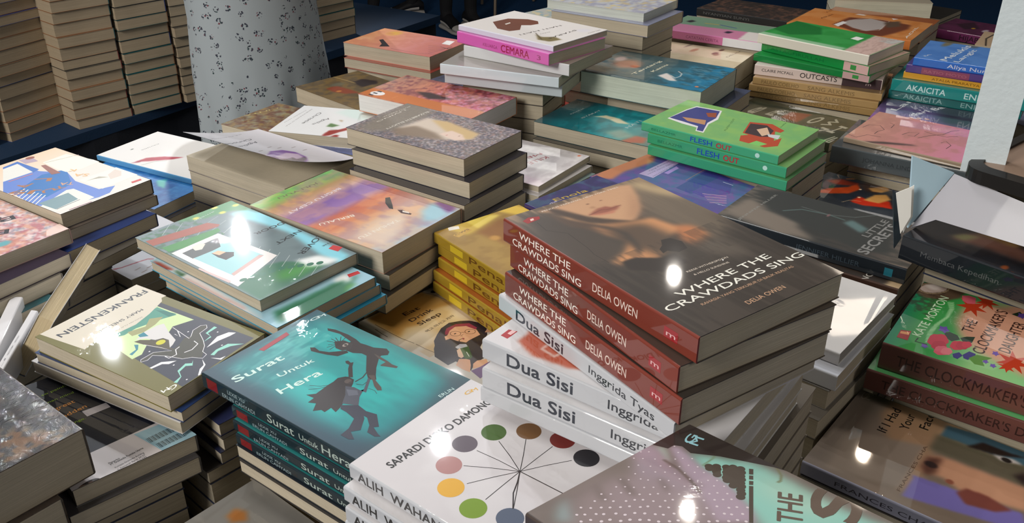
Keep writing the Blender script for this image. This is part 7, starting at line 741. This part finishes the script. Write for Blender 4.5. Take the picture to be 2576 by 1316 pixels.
STAND={'base':[0.39533,0.80338,1.018],'front':[[0.39476,0.80383,1.01778],[0.42714,0.80781,1.0743],[0.48079,0.7443,1.06529],[0.48381,0.71898,1.03292],[0.41282,0.79398,1.03163]],'fn':[0.6618,0.6192,-0.4226],'side':[[0.39286,0.80478,1.01731],[0.38498,0.81185,1.09073],[0.42769,0.80922,1.07454]],'sn':[0.0261,0.9953,-0.093],'post':[0.4359,0.816,1.0743],'pyaw':-0.48639,'leaves':[('lifted_board',[[0.38308,0.80355,0.99487],[0.37025,0.80483,1.05764],[0.37405,0.80445,1.05529],[0.38767,0.80309,1.00669]],[0.1,1,0],0.003,'board'),('loose_leaf',[[0.3792,0.78935,1.0188],[0.36866,0.7945,1.05968],[0.38222,0.79383,1.0666],[0.386,0.79046,1.03671]],[0.1,1,-0.1],0.0006,'paper'),('loose_leaf',[[0.3844,0.79485,1.01695],[0.37437,0.79981,1.0565],[0.38689,0.79949,1.06581],[0.39061,0.79595,1.03412]],[0.1,1,-0.1],0.0006,'paper')]}
FRAME=[0.5503,0.7722,1.0743,0.6979,0.16,0.2]
MEMB=[0.4988,0.7555,1.018,0.7308,0.131,0.205,0.026]

# ------------------------------------------------------------------ the place: floor, two tables
def slab(name, pts, z0, z1, m, col=(.5, .5, .5), kind=None, parent=None):
    b = MB(); n = len(pts)
    b.poly([(x, y, z1) for x, y in pts], col); b.poly([(x, y, z0) for x, y in pts][::-1], col)
    for i in range(n):
        (xa, ya), (xb, yb) = pts[i - 1], pts[i]; b.poly([(xa, ya, z0), (xb, yb, z0), (xb, yb, z1), (xa, ya, z1)], col)
    o = b.build(name, m, parent)
    if kind: o['kind'] = kind
    return o
def fleck(nt, b):
    v = objcoord(nt); r = nt.nodes.new('ShaderNodeValToRGB')
    r.color_ramp.elements[0].color = (.002, .03, .10, 1); r.color_ramp.elements[1].color = (.004, .075, .22, 1)
    nt.links.new(noise(nt, v, 90, 4), r.inputs[0]); nt.links.new(r.outputs[0], b.inputs['Base Color'])
    nt.links.new(bump(nt, noise(nt, v, 300, 3), .4, .004), b.inputs['Normal'])
M_CARPET = mat('blue carpet', .9, extra=fleck)
def weave(nt, b):
    v = objcoord(nt); nt.links.new(bump(nt, noise(nt, v, 400, 2), .3, .001), b.inputs['Normal'])
M_CLOTH = mat('dark table cloth', .85, color=(.008, .010, .016), extra=weave)
M_BLUE = mat('blue table cover', .7, color=(.003, .022, .06), extra=weave)
M_WALL = mat('dark hall wall', .9, color=(.012, .013, .015))
slab('floor', [(-6, -3), (6, -3), (6, 9), (-6, 9)], -.02, 0, M_CARPET, kind='structure')
slab('wall_back', [(-6, 9), (6, 9), (6, 9.1), (-6, 9.1)], 0, 3.6, M_WALL, kind='structure')
U = Vector((math.cos(math.radians(54)), math.sin(math.radians(54)))); V = Vector((-U.y, U.x))
def uv(u, v): p = U * u + V * v; return (p.x, p.y)
def table(name, pts, z, label, skirt_in=.012):
    r = empty(name, Matrix.Translation((sum(p[0] for p in pts) / len(pts), sum(p[1] for p in pts) / len(pts), 0)))
    loc = r.location; q = [(x - loc.x, y - loc.y) for x, y in pts]; c = [(x * .985, y * .985) for x, y in q]
    slab('table_top', q, z - .022, z, M_BLUE, parent=r)
    b = MB(); n = len(c); K = 40                      # cloth skirt hanging in shallow folds
    for i in range(n):
        a, d = Vector(c[i - 1]), Vector(c[i]); nr = Vector(((d - a).y, -(d - a).x)).normalized()
        P = []
        for k in range(K + 1):
            t = k / K; p = a.lerp(d, t) + nr * (.006 * math.sin(t * K * 1.1)) * (0 if k in (0, K) else 1)
            P.append(p)
        for k in range(K):
            b.poly([(P[k].x, P[k].y, .004), (P[k + 1].x, P[k + 1].y, .004), (P[k + 1].x, P[k + 1].y, z - .022), (P[k].x, P[k].y, z - .022)], (0, 0, 0))
    b.build('cloth_skirt', M_CLOTH, r)
    tag(r, label, 'table'); return r
TZ = .745
table('display_table', [uv(.09, -.28), uv(2.62, -.28), uv(2.62, 1.385), uv(.09, 1.385)], TZ, 'big cloth-covered table under all the front piles of books')

# ------------------------------------------------------------------ books on the front table
def make(bid, **k):
    sp, ed, sops = DES[bid]
    side = -1
    if sp in ('r', 's'):
        side = 1; spc = ed; sops = []
    else: spc = sp
    m = META.get(bid, {})
    if sp == 's': pass
    down = bid in DOWN
    if sp == 's': spc = ed
    return sp, spc, ed, sops, side, down, m
for (bid, name, x, y, z, yaw, w, h, th, label, group) in BOOKS:
    sp, spc, ed, sops, side, down, m = make(bid)
    g = m.get('gain', GAIN.get(bid, 1.0))
    if down:
        yaw += math.pi; side = -side
    if sp == 's': side = 1
    kw = dict(spine=spc, edge=ed, sops=sops, side=side, res=m.get('res', 1), gain=g, page=PAGE.get(bid, (190, 180, 160)), name=name)
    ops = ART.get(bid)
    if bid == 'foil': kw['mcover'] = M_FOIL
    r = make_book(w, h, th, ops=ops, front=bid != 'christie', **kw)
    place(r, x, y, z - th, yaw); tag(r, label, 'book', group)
    if bid == 'christie':                  # front cover lifted open, curling up from the spine
        mb = MB(); A = paint(ART['christie'], w * 1000, h * 1000, 1.0); ny, nx = A.shape[:2]
        def lift(X, Y, dz):
            d = (X + w / 2) / w if side < 0 else (w / 2 - X) / w
            return (X * (1 - .03 * d), Y, th + .0004 + .036 * d ** 1.35 * (1 + .14 * (Y / h) * (1 if down else -1)) + dz)
        P = np.array([[lift(X, Y, .0004) for X in np.linspace(-w / 2, w / 2, nx)] for Y in np.linspace(h / 2, -h / 2, ny)])
        Cc = lin(A, 1.08); mb.grid(P, Cc); P2 = P.copy(); P2[..., 2] -= .0004
        mb.grid(P2[:, ::-1], np.full(Cc.shape, .62))
        for polys, c, lv in decals(ART['christie'], w * 1000, h * 1000):
            for p in polys:
                if area2(p) > 0: p = p[::-1]
                mb.poly([lift(px / 1000 - w / 2, h / 2 - py / 1000, .00045 + lv * .000002) for px, py in p], tuple(lin(c, 1.08)))
        mb.build('lifted_front_cover', M_COVER, r)
BUND = [(70, 66, 62), (112, 104, 94), (52, 60, 84)]
for i, (x, y, z, yaw, w, h, th, short) in enumerate(FILL):          # wrapped bundles at the foot of the piles
    r = empty('book_bundle', Matrix()); n = max(1, round(th / .024)); t = th / n
    cv, pg = MB(), MB(); c = tuple(lin(BUND[i % 3])); p = tuple(lin((180, 170, 150)))
    for k in range(n):
        z0 = k * t
        pg.box((-w / 2 + .001, -h / 2 + .001, z0 + .0006), (w / 2 - .001, h / 2 - .001, z0 + t - .0006), p)
        cv.box((-w / 2, -h / 2, z0), (w / 2, h / 2, z0 + .0006), c); cv.box((-w / 2, -h / 2, z0 + t - .0006), (w / 2, h / 2, z0 + t), c)
    cv.build('covers', M_MATT, r); pg.build('page_block', M_PAGE, r)
    place(r, x, y, z, yaw); tag(r, 'bundle of books at the foot of the pile under the ' + short, 'bundle of books')
# the tilted book with the dotted hand
(pm, pw, ph, pt) = POLKA
r = make_book(pw, ph, pt, (70, 60, 56), (90, 84, 80), ops=ART['polka'], res=.9, side=-1, page=(150, 140, 124))
r.matrix_world = Matrix(pm); tag(r, 'tilted paperback with a white-dotted lavender hand on mint green, bottom right of centre', 'book')
# books standing on their edges at the left
for (mm, w, h, th, spc, ed, sops, label, pgc) in LEAN:
    r = make_book(w, h, th, spc, ed, sops=sops, side=-1, page=pgc)
    r.matrix_world = Matrix(mm); tag(r, label, 'book')

# ------------------------------------------------------------------ rear table with columns of stacked books
table('rear_table', REAR, TZ, 'dark-skirted table with a blue top behind, carrying walls of stacked books')
rnd = random.Random(5)
edges = [(30, 50, 110), (120, 40, 40), (40, 40, 44), (90, 86, 78), (20, 80, 84), (44, 60, 120), (70, 66, 60), (150, 110, 80)]
proto = {}
for ci, (ax, ay, bx, by, n, nm) in enumerate(COLS):
    yaw = math.atan2(by - ay, bx - ax); w = math.hypot(bx - ax, by - ay); z = TZ
    for k in range(n):
        key = (ci, rnd.choice((0, 1, 1, 2))); th = (.019, .0225, .026)[key[1]]
        if key not in proto:
            r = make_book(w - .006, (.07, .10, .12, .12, .125, .125)[ci], th, rnd.choice(edges), rnd.choice(edges), page=(166, 150, 126), side=1, name='book'); proto[key] = r
        else:
            s = proto[key]; r = s.copy(); COL.objects.link(r)
            for ch in s.children:
                c2 = ch.copy(); COL.objects.link(c2); c2.parent = r
        d = Vector((-math.sin(yaw), math.cos(yaw))); j = (rnd.random() - .5) * .008
        cx, cy = (ax + bx) / 2 + d.x * ((.07, .10, .12, .12, .125, .125)[ci] / 2 + j), (ay + by) / 2 + d.y * ((.07, .10, .12, .12, .125, .125)[ci] / 2 + j)
        place(r, cx, cy, z, yaw + (rnd.random() - .5) * .03); z += th + .0006
        tag(r, 'book with cream page edges in the %s on the rear table' % nm, 'book', 'books in the %s on the rear table' % nm)

# ------------------------------------------------------------------ white post, stand and the dark open book at the right
M_WHITE = mat('white painted metal', .55, color=(.62, .70, .74), extra=lambda nt, b: nt.links.new(bump(nt, noise(nt, objcoord(nt), 160, 4), .35, .002), b.inputs['Normal']))
M_PANEL = mat('white satin sheet', .35, color=(.40, .40, .45), coat=.1)
M_PANELB = mat('pale blue sheet', .5, color=(.40, .56, .66))
M_PAPER = mat('white paper', .8, color=(.80, .79, .76))
M_DARK = mat('dark rubber', .45, color=(.012, .011, .011), coat=.2)
M_TAN = mat('brown panel face', .5, color=(.30, .205, .15), coat=.3)
def prism(name, pts3, nrm, t, m, parent=None):
    """a flat sheet of thickness t through the 3-D outline pts3"""
    b = MB(); off = Vector(nrm).normalized() * t; A = [Vector(p) for p in pts3]; Bk = [p + off for p in A]; c = (.5, .5, .5)
    b.poly([tuple(p) for p in A], c); b.poly([tuple(p) for p in Bk][::-1], c)
    for i in range(len(A)): b.poly([tuple(A[i - 1]), tuple(A[i]), tuple(Bk[i]), tuple(Bk[i - 1])], c)
    me = b.mesh(name, m); bm = bmesh.new(); bm.from_mesh(me); bmesh.ops.remove_doubles(bm, verts=bm.verts, dist=1e-5); bmesh.ops.recalc_face_normals(bm, faces=bm.faces); bm.to_mesh(me); bm.free()
    o = bpy.data.objects.new(name, me); COL.objects.link(o); o.parent = parent
    return o
st = empty('sign_stand', Matrix.Translation(STAND['base'])); bs = Vector(STAND['base'])
def rel(pts): return [tuple(Vector(p) - bs) for p in pts]
prism('front_panel', rel(STAND['front']), STAND['fn'], .004, M_PANEL, st)
prism('side_panel', rel(STAND['side']), STAND['sn'], .003, M_PANELB, st)
b = MB(); px, py, pz = STAND['post']; ya = STAND['pyaw']
b.box((0, 0, 0), (.037, .012, .5), (.6, .6, .6), Matrix.Translation(Vector((px, py, pz)) - bs) @ Matrix.Rotation(ya, 4, 'Z'))
po = b.build('post', M_WHITE, st); bv = po.modifiers.new('bevel', 'BEVEL'); bv.width = .0012; bv.segments = 2
tag(st, 'white sign stand with a flat upright post and folded panels at the right', 'stand')
# tan panel with dark rounded rim on top of the stand
def rrect(w, h, r, n=7):
    out = []
    for cx, cy, a0 in ((w / 2 - r, h / 2 - r, 0), (-w / 2 + r, h / 2 - r, 90), (-w / 2 + r, -h / 2 + r, 180), (w / 2 - r, -h / 2 + r, 270)):
        for i in range(n + 1):
            a = math.radians(a0 + 90 * i / n); out.append((cx + r * math.cos(a), cy + r * math.sin(a)))
    return out
fx, fy, fz, fyaw, fw, fh = FRAME
fr = empty('framed_panel', Matrix.Translation((fx, fy, fz)) @ Matrix.Rotation(fyaw, 4, 'Z'))
out, inn = rrect(fw, fh, .022), rrect(fw - .022, fh - .022, .016)
b = MB(); n = len(out); K = (.01, .01, .01)
for i in range(n):
    a, c, d, e = out[i - 1], out[i], inn[i], inn[i - 1]
    b.poly([(*a, 0), (*c, 0), (*c, .013), (*a, .013)], K); b.poly([(*a, .013), (*c, .013), (*d, .015), (*e, .015)], K); b.poly([(*e, .015), (*d, .015), (*d, .012), (*e, .012)], K)
b.poly([(*p, 0) for p in out][::-1], K); b.build('rim', M_DARK, fr)
b = MB(); b.poly([(*p, .0125) for p in inn], K); b.poly([(*p, .002) for p in inn][::-1], K)
for i in range(n): b.poly([(*inn[i - 1], .002), (*inn[i], .002), (*inn[i], .0125), (*inn[i - 1], .0125)], K)
b.build('face_plate', M_TAN, fr)
tag(fr, 'brown panel with a thick rounded dark rim beside the foot of the white post', 'panel')
# dark book with its spine to us and a few loose leaves standing out of it
(mx, my, mz, myaw, mw, mh, mt) = MEMB
r = make_book(mw, mh, mt, (20, 26, 34), (24, 26, 32), sops=[('S', 'Membaca Kepedihan', .10, .46, .40, .62, (84, 86, 90), 0)], ops=ART['membaca'], res=1.2, side=-1, page=(206, 204, 196), name='hardcover_book')
place(r, mx, my, mz - mt, myaw); tag(r, 'black hardcover with thin pale spine lettering, below the white stand', 'book')
iv = r.matrix_world.inverted()
for nm, pts, nr, t, m in STAND['leaves']:
    o = prism(nm, [tuple(iv @ Vector(p)) for p in pts], tuple(iv.to_3x3() @ Vector(nr)), t, {'paper': M_PAPER, 'board': mat('black board', .4, color=(.012, .02, .028), coat=.4)}[m], r)

# ------------------------------------------------------------------ people
def skin_body(name, verts, edges, radii, m, parent, root=0, sub=2):
    me = bpy.data.meshes.new(name); me.from_pydata(verts, edges, []); me.materials.append(m)
    o = bpy.data.objects.new(name, me); COL.objects.link(o); o.parent = parent
    o.modifiers.new('skin', 'SKIN'); s = o.modifiers.new('sub', 'SUBSURF'); s.levels = s.render_levels = sub
    if not me.skin_vertices: me.attributes  # layer comes with the modifier
    for i, q in enumerate(me.skin_vertices[0].data): q.radius = (radii[i], radii[i]) if not isinstance(radii[i], tuple) else radii[i]; q.use_root = i == root
    return o
M_SKIN = mat('skin', .5, color=(.42, .25, .17)); M_TROUSER = mat('black trousers', .85, color=(.010, .010, .012)); M_HAIR = mat('dark hair', .6, color=(.01, .008, .007)); M_TOP = mat('dark shirt', .85, color=(.02, .02, .024))
def figure(parent, lx=.09, stride=0.0, m=M_SKIN, foot=True):
    f = stride
    V = [(0, 0, .92), (0, 0, 1.08), (0, 0, 1.30), (0, 0, 1.42), (0, -.01, 1.50), (0, -.015, 1.60), (0, -.01, 1.68),
         (lx, 0, .86), (lx, -.01 - f * .4, .48), (lx, .02 - f, .09), (lx, -.10 - f, .035), (-lx, 0, .86), (-lx, .0 + f * .3, .48), (-lx, .03 + f, .09), (-lx, -.09 + f, .035),
         (.17, 0, 1.38), (.22, -.02, 1.20), (.13, -.15, 1.30), (.08, -.17, 1.38), (-.17, 0, 1.38), (-.22, -.02, 1.20), (-.13, -.15, 1.30), (-.08, -.17, 1.38)]
    E = [(0, 1), (1, 2), (2, 3), (3, 4), (4, 5), (5, 6), (0, 7), (7, 8), (8, 9), (9, 10), (0, 11), (11, 12), (12, 13), (13, 14), (3, 15), (15, 16), (16, 17), (17, 18), (3, 19), (19, 20), (20, 21), (21, 22)]
    R = [(.13, .10), (.105, .085), (.13, .10), (.09, .07), .05, (.075, .09), .06, (.085, .085), .058, .04, (.04, .03), (.085, .085), .058, .04, (.04, .03), .05, .042, .032, .028, .05, .042, .032, .028]
    return skin_body('body', V, E, R, m, parent)
wm = empty('person', Matrix.Translation((-.545, 1.929, 0)) @ Matrix.Rotation(math.radians(54), 4, 'Z') @ Matrix.Scale(.90, 4))
figure(wm)
def floral(nt, b):
    v = objcoord(nt)
    vo = nt.nodes.new('ShaderNodeTexVoronoi'); vo.inputs['Scale'].default_value = 46; nt.links.new(v, vo.inputs['Vector'])
    n2 = nt.nodes.new('ShaderNodeTexVoronoi'); n2.inputs['Scale'].default_value = 210; nt.links.new(v, n2.inputs['Vector'])
    near = math_node(nt, 'LESS_THAN', vo.outputs['Distance'], .36); pet = math_node(nt, 'LESS_THAN', n2.outputs['Distance'], .46)
    blot = math_node(nt, 'MULTIPLY', near, pet)
    r = nt.nodes.new('ShaderNodeValToRGB'); r.color_ramp.interpolation = 'CONSTANT'
    for i, (p, c) in enumerate(((0, (.045, .05, .075)), (.45, (.03, .055, .06)), (.70, (.20, .06, .08)), (.82, (.05, .05, .07)))):
        e = r.color_ramp.elements[i] if i < 2 else r.color_ramp.elements.new(p)
        e.position = p; e.color = (*c, 1)
    sp = nt.nodes.new('ShaderNodeSeparateColor'); nt.links.new(n2.outputs['Color'], sp.inputs[0]); nt.links.new(sp.outputs[0], r.inputs[0])
    mx = nt.nodes.new('ShaderNodeMix'); mx.data_type = 'RGBA'; nt.links.new(blot, mx.inputs[0]); mx.inputs[6].default_value = (.40, .45, .48, 1); nt.links.new(r.outputs[0], mx.inputs[7])
    nt.links.new(mx.outputs[2], b.inputs['Base Color'])
M_DRESS = mat('floral cotton', .9, extra=floral)
b = MB(); NA, NZ = 72, 26; P = np.zeros((NZ, NA + 1, 3))
prof = [(1.40, .15, .10), (1.25, .17, .12), (1.10, .162, .122), (.96, .172, .134), (.84, .172, .136), (.6, .174, .14), (.30, .18, .155)]
for j in range(NZ):
    z = 1.40 - 1.10 * j / (NZ - 1); zs = [p[0] for p in prof][::-1]
    ra = np.interp(z, zs, [p[1] for p in prof][::-1]); rb = np.interp(z, zs, [p[2] for p in prof][::-1]); fo = max(0, min(1, (1.0 - z) / .25))
    for i in range(NA + 1):
        t = math.tau * i / NA; k = 1 + fo * (.05 * math.sin(9 * t + .6) + .03 * math.sin(17 * t + 2 * z)) + (fo * .07 * math.exp(-((t - 5.55) / .14) ** 2))
        P[j, i] = (ra * k * math.cos(t), rb * k * math.sin(t), z)
b.grid(P, np.full(P.shape, .5)); dr = b.build('dress', M_DRESS, wm)
for p in dr.data.polygons: p.use_smooth = True
sm = dr.modifiers.new('thick', 'SOLIDIFY'); sm.thickness = .002
b = MB()
hv = [(.085 * math.cos(t) * math.cos(q), -.01 + .10 * math.sin(t) * math.cos(q) + .012, 1.64 + .11 * math.sin(q)) for q in [-.5 + 2.07 * j / 8 for j in range(9)] for t in [math.tau * i / 20 for i in range(20)]]
b.grid(np.array(hv).reshape(9, 20, 3), np.full((9, 20, 3), .01)); b.build('hair', M_HAIR, wm)
tag(wm, 'person in a pale floral dress standing at the rear edge of the book table', 'person')
M_SHOE = mat('white sneaker leather', .5, color=(.46, .44, .42)); M_SHOEB = mat('black sneaker panel', .5, color=(.01, .01, .012))
def sneaker(parent, x, y, rz, nm='sneaker'):
    M = Matrix.Translation((x, y, 0)) @ Matrix.Rotation(rz, 4, 'Z')
    def loft(name, secs, m):
        b = MB(); R = []
        for (yy, hw, z0, z1) in secs:
            R.append([tuple(M @ Vector((hw * math.cos(t), yy, z0 + (z1 - z0) * (.5 + .5 * math.sin(t))))) for t in [math.tau * i / 16 - math.pi / 2 for i in range(17)]])
        b.grid(np.array(R), np.full((len(R), 17, 3), .5)); b.poly(R[0][:16][::-1], (.5,) * 3); b.poly(R[-1][:16], (.5,) * 3)
        o = b.build(name, m, parent)
        for p in o.data.polygons: p.use_smooth = True
        return o
    loft('sneaker_sole', [(.10, .030, 0, .032), (.07, .040, 0, .036), (-.02, .036, 0, .030), (-.11, .046, 0, .028), (-.16, .040, .004, .028), (-.185, .02, .010, .026)], M_SHOE)
    loft('sneaker_upper', [(.098, .026, .03, .085), (.07, .036, .03, .110), (.02, .036, .03, .115), (-.03, .037, .028, .095), (-.09, .043, .026, .070), (-.145, .038, .024, .052), (-.178, .018, .024, .036)], M_SHOEB)
    loft('sneaker_toe_cap', [(-.118, .0425, .024, .062), (-.15, .0375, .022, .054), (-.182, .017, .022, .038)], M_SHOE)
    loft('sneaker_side_panel', [(.06, .0385, .036, .070), (.0, .0385, .034, .066), (-.06, .042, .032, .05)], M_SHOE)
w2 = empty('person', Matrix.Translation((-.80, 6.02, 0)) @ Matrix.Rotation(math.radians(-70), 4, 'Z'))
figure(w2, .10, .16, M_TROUSER); sneaker(w2, .10, -.17, math.radians(10)); sneaker(w2, -.10, .15, 0)
tag(w2, 'person in black trousers and white sneakers walking on the blue carpet behind', 'person')
w3 = empty('person', Matrix.Translation((-.33, 5.78, 0)) @ Matrix.Rotation(math.radians(30), 4, 'Z'))
figure(w3, .075, .02, M_TROUSER); sneaker(w3, .075, -.02, 0); sneaker(w3, -.075, .0, 0)
tag(w3, 'person in black trousers standing by the metal-legged chair at the top of the photo', 'person')
M_TUBE = mat('beige tube', .4, color=(.34, .27, .2), metallic=.6); M_SEAT = mat('dark seat', .8, color=(.015, .015, .017))
ch = empty('chair', Matrix.Translation((.02, 6.35, 0)) @ Matrix.Rotation(math.radians(15), 4, 'Z'))
def tube(name, pts, r, m, parent):
    cu = bpy.data.curves.new(name, 'CURVE'); cu.dimensions = '3D'; cu.bevel_depth = r; cu.bevel_resolution = 3; s = cu.splines.new('POLY'); s.points.add(len(pts) - 1)
    for q, p in zip(s.points, pts): q.co = (*p, 1)
    t = bpy.data.objects.new(name, cu); COL.objects.link(t); bpy.context.view_layer.update()
    me = bpy.data.meshes.new_from_object(t.evaluated_get(bpy.context.evaluated_depsgraph_get())); bpy.data.objects.remove(t); bpy.data.curves.remove(cu)
    me.materials.clear(); me.materials.append(m); o = bpy.data.objects.new(name, me); COL.objects.link(o); o.parent = parent; return o
for sx in (-1, 1):
    for sy in (-1, 1): tube('leg', [(sx * .19, sy * .19, .01), (sx * .17, sy * .15, .44)], .011, M_TUBE, ch)
    tube('back_post', [(sx * .18, .17, .45), (sx * .18, .23, .84)], .011, M_TUBE, ch)
b = MB(); b.box((-.21, -.21, .45), (.21, .20, .49), (0, 0, 0)); b.build('seat', M_SEAT, ch)
b = MB(); b.box((-.20, .205, .62), (.20, .235, .84), (0, 0, 0)); b.build('backrest', M_SEAT, ch)
tag(ch, 'chair with thin beige metal legs on the blue carpet at the top of the photo', 'chair')
